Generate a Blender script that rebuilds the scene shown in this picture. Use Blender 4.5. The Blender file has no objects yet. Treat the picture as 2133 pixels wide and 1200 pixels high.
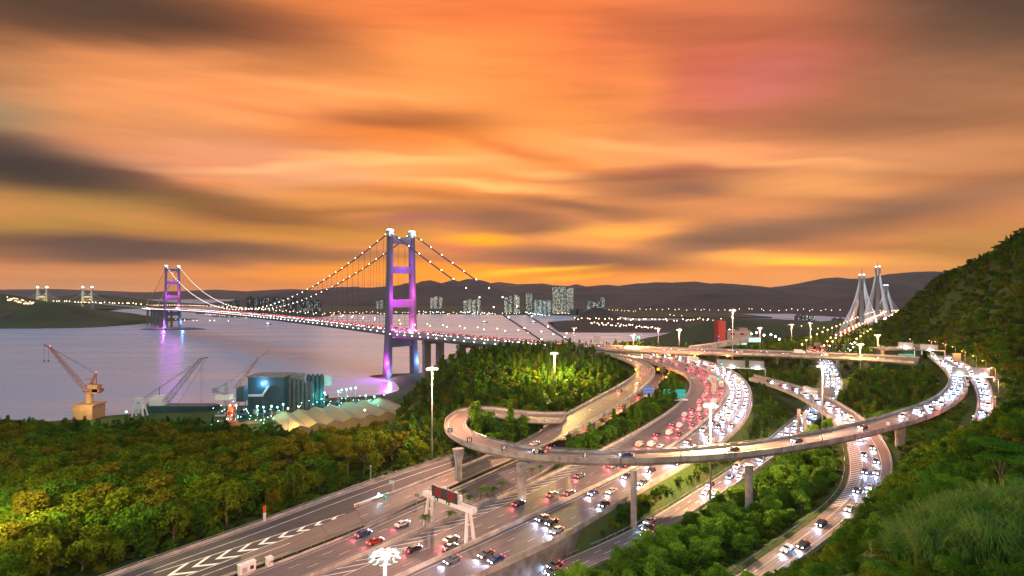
import bpy, bmesh, math, random
import numpy as np
from mathutils import Vector, Matrix
random.seed(7); rng=np.random.default_rng(7)
R=math.radians
sc=bpy.context.scene; col=sc.collection
# ---------------------------------------------------------------- camera
F=1129.0; H=119.0; CX=1066.5; YH=609.0
cam=bpy.data.cameras.new('camera'); co=bpy.data.objects.new('camera',cam); col.objects.link(co)
cam.sensor_width=36; cam.lens=36*F/2133; cam.clip_start=0.5; cam.clip_end=40000
cam.shift_y=(YH-600)/2133
co.location=(0,0,H); co.rotation_euler=(R(90),0,0); sc.camera=co
# ---------------------------------------------------------------- render / exposure
sc.view_settings.view_transform='Standard'; sc.view_settings.look='None'
sc.view_settings.exposure=0.0; sc.view_settings.gamma=1.0
sc.render.engine='CYCLES'
cy=sc.cycles; cy.use_denoising=True; cy.max_bounces=5; cy.diffuse_bounces=2; cy.glossy_bounces=3
cy.transmission_bounces=3; cy.transparent_max_bounces=6; cy.sample_clamp_indirect=2.0; cy.sample_clamp_direct=0.0
cy.caustics_reflective=False; cy.caustics_refractive=False; cy.blur_glossy=0.5
# ---------------------------------------------------------------- helpers for numbers
def s2l(c):
    return tuple(((v/255)/12.92 if v/255<=0.04045 else (((v/255)+0.055)/1.055)**2.4) for v in c)
def W(px,py,z):
    d=(H-z)*F/(py-YH); return Vector(((px-CX)/F*d,d,z))
def D(px,py,d):
    return Vector(((px-CX)/F*d,d,H-(py-YH)*d/F))
class NT:
    def __init__(s,nt): s.nt=nt
    def n(s,t,**kw):
        nd=s.nt.nodes.new(t)
        for k,v in kw.items():
            if k=='inp':
                for a,b in v.items():
                    if isinstance(b,bpy.types.NodeSocket): s.nt.links.new(b,nd.inputs[a])
                    else: nd.inputs[a].default_value=b
            else: setattr(nd,k,v)
        return nd
    def m(s,op,a,b=None,c=None):
        nd=s.nt.nodes.new('ShaderNodeMath'); nd.operation=op
        for i,v in enumerate((a,b,c)):
            if v is None: continue
            if isinstance(v,bpy.types.NodeSocket): s.nt.links.new(v,nd.inputs[i])
            else: nd.inputs[i].default_value=v
        return nd.outputs[0]
    def l(s,a,b): s.nt.links.new(a,b)
# ---------------------------------------------------------------- sky (world)
w=bpy.data.worlds.new('World'); sc.world=w; w.use_nodes=True
nt=w.node_tree; nt.nodes.clear(); N=NT(nt)
tc=N.n('ShaderNodeTexCoord'); sx=N.n('ShaderNodeSeparateXYZ'); N.l(tc.outputs['Generated'],sx.inputs[0])
X,Y,Z=sx.outputs
az=N.m('ARCTAN2',X,Y); hyp=N.m('SQRT',N.m('ADD',N.m('MULTIPLY',X,X),N.m('MULTIPLY',Y,Y)))
el=N.m('DIVIDE',Z,N.m('MAXIMUM',hyp,0.05))
vfr=N.m('DIVIDE',Z,N.m('MAXIMUM',Y,0.3))
def noise(sa,se,scale,detail=4,rough=0.55,tilt=0.0,ofs=0.0,a=None,e=None,dist=0.0):
    a=a or az; e=e or el
    v=N.n('ShaderNodeCombineXYZ',inp={0:N.m('MULTIPLY',a,sa),1:N.m('ADD',N.m('MULTIPLY',e,se),N.m('MULTIPLY',a,tilt)),2:ofs})
    return N.n('ShaderNodeTexNoise',inp={'Vector':v.outputs[0],'Scale':scale,'Detail':detail,'Roughness':rough,'Distortion':dist})
w1=noise(1.3,4.0,1.6,3,0.5,ofs=3.1); ws=N.n('ShaderNodeSeparateColor',inp={0:w1.outputs['Color']})
waz=N.m('ADD',az,N.m('MULTIPLY',N.m('SUBTRACT',ws.outputs[0],0.5),0.20))
wel=N.m('ADD',el,N.m('MULTIPLY',N.m('SUBTRACT',ws.outputs[1],0.5),0.035))
w2=noise(2.2,14.0,1.5,3,0.5,ofs=8.7)
wel=N.m('ADD',wel,N.m('MULTIPLY',N.m('SUBTRACT',w2.outputs[0],0.5),0.035))
cur=None
rgb=N.n('ShaderNodeRGB'); rgb.outputs[0].default_value=(*s2l((208,138,88)),1); cur=rgb.outputs[0]
PATCH=[ # px,py,rx,ry,tilt,colour,strength   (directions in the sky)
(880,190,640,230,0,(255,166,84),.88),(1040,40,470,120,4,(226,118,66),.75),
(900,170,260,90,0,(253,170,98),.6),(1150,120,200,110,0,(250,140,75),.5),
(1950,60,620,170,0,(104,80,62),.92),(2150,0,420,130,0,(78,64,56),.8),
(1850,270,520,150,0,(168,120,88),.75),(1760,150,260,110,0,(150,104,78),.6),
(1470,120,260,150,0,(205,112,84),.75),(1500,175,190,70,6,(212,112,104),.42),(1590,180,110,50,0,(196,118,112),.5),
(200,10,470,90,0,(84,62,50),.95),(0,0,220,110,0,(62,58,42),.8),(360,85,380,70,-8,(122,82,58),.85),(560,55,200,40,-3,(140,86,62),.6),
(0,235,170,110,0,(142,138,112),.8),(30,150,150,60,0,(132,104,72),.6),
(420,190,380,75,-14,(238,160,104),.8),(620,200,260,60,-8,(246,160,98),.7),(300,240,260,55,-12,(214,150,104),.6),
(40,345,250,52,-8,(74,64,62),.97),(0,310,160,40,0,(70,64,58),.8),(200,355,170,22,-2,(94,68,64),.75),
(350,398,210,24,-4,(104,72,62),.9),(520,440,330,34,-8,(134,92,58),.85),(420,425,240,25,-3,(128,90,60),.7),
(80,420,300,50,0,(172,136,72),.75),(60,475,300,22,2,(190,150,74),.75),(420,480,220,18,0,(170,124,58),.6),
(230,515,420,30,-2,(104,82,74),.92),(320,525,180,20,0,(98,80,88),.6),(620,535,260,15,-3,(126,94,76),.8),(80,535,200,20,0,(120,98,84),.6),
(160,592,420,26,0,(208,150,104),.85),(60,560,300,8,0,(196,140,96),.6),
(520,325,330,45,0,(202,138,114),.7),(430,300,240,22,-6,(238,170,122),.5),(260,330,150,18,-5,(190,140,110),.6),
(850,255,190,26,-2,(164,96,54),.92),(850,285,210,26,0,(226,132,54),.7),(560,235,150,14,-10,(205,126,80),.6),
(700,362,230,16,0,(228,168,124),.75),(980,335,190,22,3,(252,182,114),.7),(640,385,180,14,3,(222,160,116),.6),
(760,420,240,30,0,(206,146,84),.6),(1010,370,160,30,0,(224,140,72),.5),
(1250,330,260,30,-8,(240,160,88),.6),(1530,320,330,40,0,(242,164,110),.75),(1180,365,130,12,-6,(252,188,120),.6),
(1430,355,160,16,3,(168,106,84),.85),(1440,388,150,16,4,(134,96,84),.85),(1300,425,180,30,0,(182,124,84),.7),
(1700,385,200,26,-3,(246,174,108),.7),(1900,330,260,30,0,(222,158,110),.5),
(1020,445,160,26,0,(122,84,72),.92),(1120,470,130,22,0,(122,88,78),.85),(870,455,100,14,5,(150,92,98),.7),
(720,490,300,24,0,(196,140,64),.75),(980,500,75,17,0,(255,168,26),.98),(930,520,60,14,0,(236,130,90),.7),
(1130,535,220,22,-2,(104,82,88),.95),(960,545,160,12,2,(150,92,92),.7),(1270,545,100,10,0,(136,94,78),.6),
(1280,478,120,22,3,(254,180,84),.97),(1260,500,150,20,0,(240,160,90),.7),
(1500,500,170,34,9,(138,102,86),.95),(1800,450,420,34,8,(148,110,86),.92),(1620,480,240,26,8,(140,104,84),.8),
(1560,430,180,22,-4,(236,160,104),.7),
(1060,580,420,22,0,(252,158,30),.95),(1090,566,110,7,6,(255,206,60),.95),(1180,577,60,6,8,(255,196,40),.9),
(860,556,120,10,0,(255,160,40),.7),(690,560,200,12,3,(232,152,60),.7),(600,595,220,22,0,(214,138,72),.8),
(1640,542,230,14,0,(252,180,84),.92),(1650,548,90,6,2,(255,196,62),.9),(1560,585,420,20,0,(238,164,98),.85),
(2060,515,220,40,0,(198,152,84),.75),(1900,550,150,22,0,(224,164,92),.5),
(620,345,260,8,2,(244,184,134),.6),(1000,383,200,8,-4,(255,192,120),.65),(1300,300,200,10,-6,(252,180,112),.5),(740,437,260,10,0,(160,104,58),.65),(1350,372,200,12,3,(140,92,76),.75),
(900,405,200,12,-3,(176,108,58),.65),(1100,312,170,14,-14,(206,118,56),.65),(1220,425,160,12,-6,(132,92,72),.75),(700,190,260,12,-6,(255,178,112),.5),(860,330,160,9,0,(255,196,124),.6),(1650,340,200,10,-4,(255,186,122),.5),(1300,180,60,60,0,(255,160,84),.4),
(90,15,420,70,0,(80,62,50),.8),(30,350,230,46,-6,(72,62,60),.9),(230,512,400,20,-1,(100,78,74),.8),
]
fa=1/F
pv=N.n('ShaderNodeCombineXYZ',inp={0:waz,1:wel})
for (px,py,rx,ry,tilt,c,k) in PATCH:
    u=(px-CX)/F; a0=math.atan(u); e0=(YH-py)/F/math.sqrt(1+u*u)
    sa=1/(1+u*u); se=1/math.sqrt(1+u*u)
    mp=N.n('ShaderNodeMapping',vector_type='TEXTURE',inp={'Vector':pv.outputs[0],'Location':(a0,e0,0),'Rotation':(0,0,R(tilt)+math.atan(-e0*math.sin(a0)*1.0)),'Scale':(rx*fa*sa*1.75,ry*fa*se*1.75,1)})
    gr=N.n('ShaderNodeTexGradient',gradient_type='SPHERICAL',inp={0:mp.outputs[0]})
    mr=N.n('ShaderNodeMapRange',interpolation_type='SMOOTHSTEP',inp={0:gr.outputs['Fac'],1:0.0,2:1.0,3:0.0,4:k})
    mx=N.n('ShaderNodeMix',data_type='RGBA'); N.l(mr.outputs[0],mx.inputs[0]); N.l(cur,mx.inputs[6])
    mx.inputs[7].default_value=(*s2l(c),1); cur=mx.outputs[2]
# wind-drawn streaks
s1=noise(1.2,10,1.6,4,0.5,tilt=0.4,ofs=1.0,a=waz,e=N.m('ADD',vfr,N.m('SUBTRACT',wel,el)))
s2=noise(3,60,1.0,2,0.5,tilt=0.8,ofs=5.0,a=waz,e=wel)
st=N.m('ADD',N.m('MULTIPLY',N.m('SUBTRACT',s1.outputs[0],0.5),1.25),N.m('MULTIPLY',N.m('SUBTRACT',s2.outputs[0],0.5),0.24))
gain=N.m('ADD',1.26,st)
gm=N.n('ShaderNodeGamma',inp={1:1.18}); N.l(cur,gm.inputs[0]); cur=gm.outputs[0]
vm=N.n('ShaderNodeVectorMath',operation='SCALE'); N.l(cur,vm.inputs[0]); N.l(gain,vm.inputs['Scale'])
# behind and overhead : the blue-violet dusk the picture's water and shade pick up
up=N.n('ShaderNodeMapRange',interpolation_type='SMOOTHSTEP',inp={0:el,1:0.62,2:1.3,3:0,4:1})
bk=N.n('ShaderNodeMapRange',interpolation_type='SMOOTHSTEP',inp={0:Y,1:0.35,2:-0.35,3:0,4:1})
ub=N.m('MAXIMUM',up.outputs[0],bk.outputs[0])
mz=N.n('ShaderNodeMix',data_type='RGBA'); N.l(ub,mz.inputs[0]); N.l(vm.outputs[0],mz.inputs[6]); mz.inputs[7].default_value=(0.72,0.88,1.0,1)
# the real atmosphere under it all (low sun beyond the hills)
sky=N.n('ShaderNodeTexSky',sky_type='NISHITA'); sky.sun_disc=False; sky.sun_elevation=R(1.5); sky.sun_rotation=R(-3)
add=N.n('ShaderNodeMix',data_type='RGBA',blend_type='ADD'); add.inputs[0].default_value=1.0
sm=N.n('ShaderNodeVectorMath',operation='SCALE'); N.l(sky.outputs[0],sm.inputs[0]); sm.inputs['Scale'].default_value=0.008
N.l(mz.outputs[2],add.inputs[6]); N.l(sm.outputs[0],add.inputs[7])
bg=N.n('ShaderNodeBackground'); bg.inputs[1].default_value=1.0; N.l(add.outputs[2],bg.inputs[0])
out=N.n('ShaderNodeOutputWorld'); N.l(bg.outputs[0],out.inputs[0])
w.cycles.sampling_method='MANUAL'; w.cycles.sample_map_resolution=256
# ---------------------------------------------------------------- sun : a last low glow from beyond the bridge
sl=bpy.data.lights.new('sun','SUN'); so=bpy.data.objects.new('sun',sl); col.objects.link(so)
sl.energy=0.25; sl.angle=R(35); sl.specular_factor=0.0; sl.color=(1,0.55,0.25)
so.rotation_euler=Vector((0.05,-1,-0.06)).to_track_quat('-Z','Y').to_euler()
# ================================================================ materials
def mat(name,c,rough=0.8,noise_s=0,noise_a=0.25,metal=0.0,spec=0.4,bump=0.0,bscale=None,c2=None,coord='Object',emit=None,es=0,vec_scale=None,aniso=0):
    m=bpy.data.materials.new(name); m.use_nodes=True; nt=m.node_tree; nt.nodes.clear(); n=NT(nt)
    o=n.n('ShaderNodeOutputMaterial'); b=n.n('ShaderNodeBsdfPrincipled'); n.l(b.outputs[0],o.inputs[0])
    b.inputs['Base Color'].default_value=(*c,1); b.inputs['Roughness'].default_value=rough
    b.inputs['Metallic'].default_value=metal; b.inputs['Specular IOR Level'].default_value=spec
    if noise_s:
        t=n.n('ShaderNodeTexCoord'); v=t.outputs[coord]
        if vec_scale:
            mp=n.n('ShaderNodeMapping',inp={0:v,'Scale':vec_scale}); v=mp.outputs[0]
        nz=n.n('ShaderNodeTexNoise',inp={'Vector':v,'Scale':noise_s,'Detail':5,'Roughness':0.6})
        mr=n.n('ShaderNodeMapRange',inp={0:nz.outputs[0],1:0.3,2:0.7,3:0,4:1})
        mx=n.n('ShaderNodeMix',data_type='RGBA'); n.l(mr.outputs[0],mx.inputs[0])
        cc=c2 or tuple(v*(1-noise_a) for v in c); c1=c if c2 else tuple(v*(1+noise_a) for v in c)
        mx.inputs[6].default_value=(*c1,1); mx.inputs[7].default_value=(*cc,1)
        n.l(mx.outputs[2],b.inputs['Base Color'])
        if bump:
            nb=n.n('ShaderNodeTexNoise',inp={'Vector':v,'Scale':bscale or noise_s*3,'Detail':4})
            bp=n.n('ShaderNodeBump',inp={'Strength':bump,'Height':nb.outputs[0]}); n.l(bp.outputs[0],b.inputs['Normal'])
    if emit:
        b.inputs['Emission Color'].default_value=(*emit,1); b.inputs['Emission Strength'].default_value=es
    return m
def glow(name,c,s,sample=False):
    m=bpy.data.materials.new(name); m.use_nodes=True; nt=m.node_tree; nt.nodes.clear(); n=NT(nt)
    o=n.n('ShaderNodeOutputMaterial'); e=n.n('ShaderNodeEmission'); e.inputs[0].default_value=(*c,1); e.inputs[1].default_value=s
    n.l(e.outputs[0],o.inputs[0]); m.cycles.emission_sampling='AUTO' if sample else 'NONE'
    return m
def leafmat(name,c1,c2,trans=0.25):
    m=bpy.data.materials.new(name); m.use_nodes=True; nt=m.node_tree; nt.nodes.clear(); n=NT(nt)
    o=n.n('ShaderNodeOutputMaterial')
    oi=n.n('ShaderNodeObjectInfo'); t=n.n('ShaderNodeTexCoord')
    nz=n.n('ShaderNodeTexNoise',inp={'Vector':t.outputs['Object'],'Scale':0.55,'Detail':3})
    a=n.m('ADD',n.m('MULTIPLY',oi.outputs['Random'],0.75),n.m('MULTIPLY',n.m('SUBTRACT',nz.outputs[0],0.5),1.6))
    a=n.m('ADD',a,0.12)
    mx=n.n('ShaderNodeMix',data_type='RGBA'); n.l(a,mx.inputs[0]); mx.inputs[6].default_value=(*c1,1); mx.inputs[7].default_value=(*c2,1)
    d=n.n('ShaderNodeBsdfDiffuse'); tr=n.n('ShaderNodeBsdfTranslucent'); ms=n.n('ShaderNodeMixShader')
    n.l(mx.outputs[2],d.inputs[0]); n.l(mx.outputs[2],tr.inputs[0]); ms.inputs[0].default_value=trans
    n.l(d.outputs[0],ms.inputs[1]); n.l(tr.outputs[0],ms.inputs[2]); n.l(ms.outputs[0],o.inputs[0])
    return m
# asphalt with wheel-track polish running along the road (UV u = metres along, v = metres across)
def asphalt(name,c,warm=(1,1,1)):
    m=bpy.data.materials.new(name); m.use_nodes=True; nt=m.node_tree; nt.nodes.clear(); n=NT(nt)
    o=n.n('ShaderNodeOutputMaterial'); b=n.n('ShaderNodeBsdfPrincipled'); n.l(b.outputs[0],o.inputs[0])
    uv=n.n('ShaderNodeUVMap'); sp=n.n('ShaderNodeSeparateXYZ',inp={0:uv.outputs[0]})
    tracks=n.m('MULTIPLY',n.m('SINE',n.m('MULTIPLY',sp.outputs[1],2*math.pi/1.83)),0.10)
    cv=n.n('ShaderNodeCombineXYZ',inp={0:n.m('MULTIPLY',sp.outputs[0],0.012),1:n.m('MULTIPLY',sp.outputs[1],1.3)})
    n1=n.n('ShaderNodeTexNoise',inp={'Vector':cv.outputs[0],'Scale':1.0,'Detail':5,'Roughness':0.65})
    t=n.n('ShaderNodeTexCoord'); n2=n.n('ShaderNodeTexNoise',inp={'Vector':t.outputs['Object'],'Scale':0.09,'Detail':4})
    joint=n.m('MULTIPLY',n.m('LESS_THAN',n.m('FRACT',n.m('DIVIDE',sp.outputs[0],24.0)),0.012),-0.45)
    vo=n.n('ShaderNodeTexVoronoi',inp={'Vector':n.n('ShaderNodeCombineXYZ',inp={0:n.m('MULTIPLY',sp.outputs[0],0.03),1:n.m('MULTIPLY',sp.outputs[1],0.27)}).outputs[0],'Scale':1.0}); vo.distance='CHEBYCHEV'; vs_=n.n('ShaderNodeSeparateColor',inp={0:vo.outputs['Color']})
    patch=n.m('MULTIPLY',n.m('GREATER_THAN',vs_.outputs[0],0.8),-0.22)
    tracks=n.m('ADD',tracks,n.m('ADD',joint,patch))
    k=n.m('ADD',n.m('ADD',tracks,1.0),n.m('ADD',n.m('MULTIPLY',n.m('SUBTRACT',n1.outputs[0],0.5),1.1),n.m('MULTIPLY',n.m('SUBTRACT',n2.outputs[0],0.5),0.5)))
    vm=n.n('ShaderNodeVectorMath',operation='SCALE'); vm.inputs[0].default_value=c; n.l(k,vm.inputs['Scale'])
    n.l(vm.outputs[0],b.inputs['Base Color'])
    n.l(n.m('SUBTRACT',0.72,n.m('MULTIPLY',n1.outputs[0],0.22)),b.inputs['Roughness']); b.inputs['Specular IOR Level'].default_value=0.35
    return m
M={}
M['asphalt']=asphalt('asphalt',(0.120,0.100,0.100)); M['asphalt_dark']=asphalt('asphalt_dark',(0.07,0.062,0.06))
M['asphalt_warm']=asphalt('asphalt_warm',(0.165,0.122,0.100))
M['concrete']=mat('concrete',(0.34,0.30,0.265),0.85,0.25,0.42,bump=0.3)
M['concrete_dark']=mat('concrete_stained',(0.17,0.155,0.14),0.9,0.35,0.4,bump=0.3)
M['paint']=mat('road_paint',(0.78,0.76,0.70),0.7,0.6,0.12)
M['steel']=mat('galvanised_steel',(0.38,0.37,0.36),0.45,metal=0.6)
M['pole']=mat('pole_steel',(0.42,0.36,0.34),0.5,metal=0.2)
M['dark']=mat('dark_metal',(0.03,0.03,0.035),0.5)
M['earth']=mat('earth',(0.075,0.045,0.028),0.95,0.08,c2=(0.035,0.040,0.014),bump=0.4)
M['white']=mat('white_paint',(0.62,0.60,0.60),0.6,0.8,0.1)
M['board']=mat('sign_back',(0.33,0.31,0.31),0.6)
M['glass']=mat('dark_glass',(0.012,0.014,0.018),0.08,spec=0.8)
M['rubber']=mat('rubber',(0.012,0.012,0.012),0.8)
M['bark']=mat('bark',(0.16,0.12,0.08),0.9,1.5,0.3)
M['rock']=mat('rock',(0.16,0.15,0.145),0.9,0.12,c2=(0.05,0.05,0.05),bump=0.8,bscale=0.3)
M['hill_green']=mat('hill_scrub',(0.038,0.052,0.014),0.95,0.006,c2=(0.022,0.024,0.012),bump=0.6,bscale=0.03)
M['far_hill']=mat('far_hill_scrub',(0.046,0.036,0.036),0.95,0.003,c2=(0.018,0.016,0.018),bump=1.0,bscale=0.008)
M['tower']=mat('tower_concrete',(0.125,0.115,0.14),0.8,0.05,0.1)
M['cable']=mat('cable_wrap',(0.05,0.05,0.06),0.6)
M['lamp_white']=glow('lamp_white',(1,0.93,0.72),16); M['lamp_warm']=glow('lamp_warm',(1,0.62,0.36),14)
M['lamp_orange']=glow('lamp_orange',(1,0.36,0.06),14); M['lamp_red']=glow('lamp_red',(1,0.05,0.02),10)
M['lamp_blue']=glow('lamp_blue',(0.25,0.6,1),14); M['lamp_teal']=glow('lamp_teal',(0.25,1,0.8),14)
M['lamp_cool']=glow('lamp_cool',(0.8,0.95,1),12)
M['leaf_olive']=leafmat('leaf_olive',(0.046,0.085,0.006),(0.140,0.185,0.010))
M['leaf_green']=leafmat('leaf_green',(0.032,0.085,0.008),(0.085,0.190,0.014))
M['leaf_dark']=leafmat('leaf_dark',(0.022,0.052,0.010),(0.050,0.105,0.016))
M['leaf_bright']=leafmat('leaf_bright',(0.05,0.15,0.014),(0.14,0.29,0.025))
M['leaf_brown']=leafmat('leaf_brown',(0.050,0.065,0.006),(0.14,0.135,0.010))
# ================================================================ mesh helpers
class MB:
    def __init__(s): s.v=[]; s.f=[]; s.mi=[]; s.uv={}
    def add(s,vs,fs,mi=0):
        b=len(s.v); s.v+= [tuple(v) for v in vs]; s.f+=[tuple(b+i for i in f) for f in fs]; s.mi+=[mi]*len(fs); return s
    def box(s,c,d,rz=0,mi=0,M4=None):
        x,y,z=(k/2 for k in d); cs,sn=math.cos(rz),math.sin(rz); vs=[]
        for sx,sy,sz in ((-1,-1,-1),(1,-1,-1),(1,1,-1),(-1,1,-1),(-1,-1,1),(1,-1,1),(1,1,1),(-1,1,1)):
            p=Vector((sx*x,sy*y,sz*z))
            vs.append((c[0]+p.x*cs-p.y*sn,c[1]+p.x*sn+p.y*cs,c[2]+p.z))
        return s.add(vs,[(0,3,2,1),(4,5,6,7),(0,1,5,4),(1,2,6,5),(2,3,7,6),(3,0,4,7)],mi)
    def beam(s,p,q,w,h=None,up=(0,0,1),mi=0,w2=None,h2=None):
        p=Vector(p);q=Vector(q);d=(q-p).normalized();h=h or w;w2=w2 or w;h2=h2 or (h if w2==w else w2)
        r=d.cross(Vector(up))
        if r.length<1e-4: r=d.cross(Vector((1,0,0)))
        r.normalize(); u=r.cross(d)
        vs=[]
        for o,a,b in ((p,w/2,h/2),(q,w2/2,h2/2)):
            vs+=[o-r*a-u*b,o+r*a-u*b,o+r*a+u*b,o-r*a+u*b]
        return s.add(vs,[(0,3,2,1),(4,5,6,7),(0,1,5,4),(1,2,6,5),(2,3,7,6),(3,0,4,7)],mi)
    def tube(s,pts,rad,n=6,mi=0,cap=True):
        pts=[Vector(p) for p in pts]
        if not isinstance(rad,(list,tuple)): rad=[rad]*len(pts)
        vs=[];fs=[]
        for i,p in enumerate(pts):
            d=(pts[min(i+1,len(pts)-1)]-pts[max(i-1,0)]).normalized()
            a=d.cross(Vector((0,0,1)))
            if a.length<1e-3: a=Vector((1,0,0))
            a.normalize(); b=d.cross(a)
            for k in range(n):
                t=2*math.pi*k/n; vs.append(p+(a*math.cos(t)+b*math.sin(t))*rad[i])
        for i in range(len(pts)-1):
            for k in range(n):
                k2=(k+1)%n; fs.append((i*n+k,i*n+k2,(i+1)*n+k2,(i+1)*n+k))
        if cap: fs.append(tuple(range(n))[::-1]); fs.append(tuple((len(pts)-1)*n+k for k in range(n)))
        return s.add(vs,fs,mi)
    def ball(s,c,r,mi=0,n=6,sz=1.0):
        vs=[(c[0],c[1],c[2]+r*sz)];fs=[];m=max(3,n//2)
        for i in range(1,m):
            t=math.pi*i/m
            for k in range(n):
                a=2*math.pi*k/n; vs.append((c[0]+r*math.sin(t)*math.cos(a),c[1]+r*math.sin(t)*math.sin(a),c[2]+r*sz*math.cos(t)))
        vs.append((c[0],c[1],c[2]-r*sz)); L=len(vs)-1
        for k in range(n): fs.append((0,1+k,1+(k+1)%n))
        for i in range(m-2):
            for k in range(n):
                a=1+i*n+k;b=1+i*n+(k+1)%n; fs.append((a,a+n,b+n,b))
        for k in range(n): fs.append((L,1+(m-2)*n+(k+1)%n,1+(m-2)*n+k))
        return s.add(vs,fs,mi)
    def prism(s,poly,z0,z1,mi=0,top=None):
        n=len(poly); top=top or poly
        vs=[(x,y,z0) for x,y in poly]+[(x,y,z1) for x,y in top]
        return s.add(vs,[tuple(range(n))[::-1],tuple(range(n,2*n))]+[(k,(k+1)%n,n+(k+1)%n,n+k) for k in range(n)],mi)
    def sweep(s,rails,closed_ends=True,mi=0):
        """rails: list of curves (same length); the closed section is their loop"""
        n=len(rails); L=len(rails[0]); vs=[];fs=[]
        for i in range(L):
            for r in rails: vs.append(tuple(r[i]))
        for i in range(L-1):
            for k in range(n):
                k2=(k+1)%n; fs.append((i*n+k,(i+1)*n+k,(i+1)*n+k2,i*n+k2))
        if closed_ends: fs.append(tuple(range(n))); fs.append(tuple((L-1)*n+k for k in range(n))[::-1])
        return s.add(vs,fs,mi)
    def strip(s,A,B,mi=0):
        L=len(A); vs=[]
        for i in range(L): vs+=[tuple(A[i]),tuple(B[i])]
        return s.add(vs,[(2*i,2*i+1,2*i+3,2*i+2) for i in range(L-1)],mi)
    def build(s,name,mats,parent=None,smooth=False,fix=False):
        me=bpy.data.meshes.new(name); me.from_pydata(s.v,[],s.f)
        mats=mats if isinstance(mats,(list,tuple)) else [mats]
        for m in mats: me.materials.append(M[m] if isinstance(m,str) else m)
        if len(mats)>1: me.polygons.foreach_set('material_index',s.mi)
        if smooth: me.polygons.foreach_set('use_smooth',[True]*len(me.polygons))
        if fix:
            bm=bmesh.new(); bm.from_mesh(me); bmesh.ops.recalc_face_normals(bm,faces=bm.faces); bm.to_mesh(me); bm.free()
        me.update()
        o=bpy.data.objects.new(name,me); col.objects.link(o)
        if parent is not None: o.parent=parent
        return o
def tag(o,label=None,cat=None,group=None,kind=None):
    if label: o['label']=label
    if cat: o['category']=cat
    if group: o['group']=group
    if kind: o['kind']=kind
    return o
def empty(name,loc,label,cat,group=None,rz=0):
    o=bpy.data.objects.new(name,None); o.empty_display_size=0.5; col.objects.link(o); o.location=loc; o.rotation_euler=(0,0,rz)
    return tag(o,label,cat,group)
def setting(o,kind='structure'): o['kind']=kind; return o
def copy_tree(o,parent=None):
    c=o.copy(); col.objects.link(c)
    if parent is not None: c.parent=parent
    for ch in list(o.children): copy_tree(ch,c)
    return c
def light(name,loc,power,color,parent,radius=0.5,spot=None,target=None,blend=0.5):
    l=bpy.data.lights.new(name,'SPOT' if spot else 'POINT'); l.energy=power; l.color=color; l.shadow_soft_size=radius
    o=bpy.data.objects.new(name,l); col.objects.link(o); o.parent=parent; o.location=loc
    if spot:
        l.spot_size=R(spot); l.spot_blend=blend
        o.rotation_euler=(Vector(target)-Vector(loc)).to_track_quat('-Z','Y').to_euler()
    return o
# smooth curve through control points, resampled evenly
def smooth(P,step=4.0,n=None):
    P=[np.array(p,float) for p in P]; out=[]
    Q=[2*P[0]-P[1]]+P+[2*P[-1]-P[-2]]
    for i in range(1,len(Q)-2):
        p0,p1,p2,p3=Q[i-1:i+3]
        for t in np.linspace(0,1,16,endpoint=False):
            out.append(0.5*((2*p1)+(-p0+p2)*t+(2*p0-5*p1+4*p2-p3)*t*t+(-p0+3*p1-3*p2+p3)*t**3))
    out.append(Q[-2]); out=np.array(out)
    for _ in range(3):
        o2=out.copy(); k=10
        for i in range(1,len(out)-1):
            a=max(0,i-k);b=min(len(out),i+k+1); m=min(i-a,b-1-i); o2[i]=out[i-m:i+m+1].mean(0)
        out=o2
    s=np.r_[0,np.cumsum(np.linalg.norm(np.diff(out,axis=0),axis=1))]
    n=n or max(3,int(s[-1]/step)+1)
    t=np.linspace(0,s[-1],n)
    return np.stack([np.interp(t,s,out[:,k]) for k in range(3)],1)
def off(A,B,d,dz=0.0):
    """curve d metres from A towards B (same sampling)"""
    v=B-A; v=v.copy(); v[:,2]=0; v/=np.linalg.norm(v,axis=1)[:,None]
    r=A+v*d; r=r.copy(); r[:,2]=A[:,2]+dz; return r
def rise(A,dz): r=A.copy(); r[:,2]+=dz; return r
def cut(A,a,b):
    n=len(A); return A[int(a*(n-1)):int(b*(n-1))+1]
# ================================================================ roads : left and right edges in world metres
def edge(pts,n=None): return smooth([W(*p) for p in pts],n=n)
def pair(L,Rr):
    a=smooth(L if not isinstance(L[0],tuple) or len(L[0])==3 and False else [W(*p) for p in L]); b=[W(*p) for p in Rr]
    return a,smooth(b,n=len(a))
ME=[(730,1252,50),(840,1198,50),(950,1149,50),(1060,1098,50),(1190,1038,50),(1293,990,50),(1383,941,51),(1435,905,52),(1473,873,53),(1503,843,54),(1518,815,55),(1512,793,56),(1480,774,57.3),(1427,756,59),(1373,745,60.5),(1320,738,62),(1262,730,63.5)]
LE=[(560,1245,50),(667,1195,50),(830,1128,50),(987,1063,50),(1100,1013,50),(1173,980,50),(1247,944,51),(1320,905,51.8),(1393,862,53),(1430,831,54),(1441,807,55),(1435,788,56),(1416,775,57),(1381,762,59),(1345,752,60.8),(1300,743,62.4),(1240,734,63.5)]
RE=[(900,1245,50),(1060,1173,50),(1123,1147,50),(1193,1110,50),(1273,1062,50),(1337,1022,50.4),(1407,983,51),(1493,933,52),(1535,900,53),(1563,865,54),(1571,833,55),(1562,800,56),(1533,777,57.5),(1493,759,59.2),(1427,743,61.2),(1373,735,62.5),(1300,726.5,63.7)]
LPO=[(1178,862,58),(1110,866,60.3),(1045,853,62.8),(983,848,64),(940,863,64),(922,881,64),(927,903,64),(957,921,64),(1007,938,64),(1100,953,64),(1200,960,64),(1300,962,64),(1400,958,64),(1500,952,64),(1573,946,64),(1706,927,64),(1806,905,64),(1940,872,64),(1985,845,64),(2016,820,64),(2018,803,64),(2008,784,64),(1983,762,64),(1948,740,64)]
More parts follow.
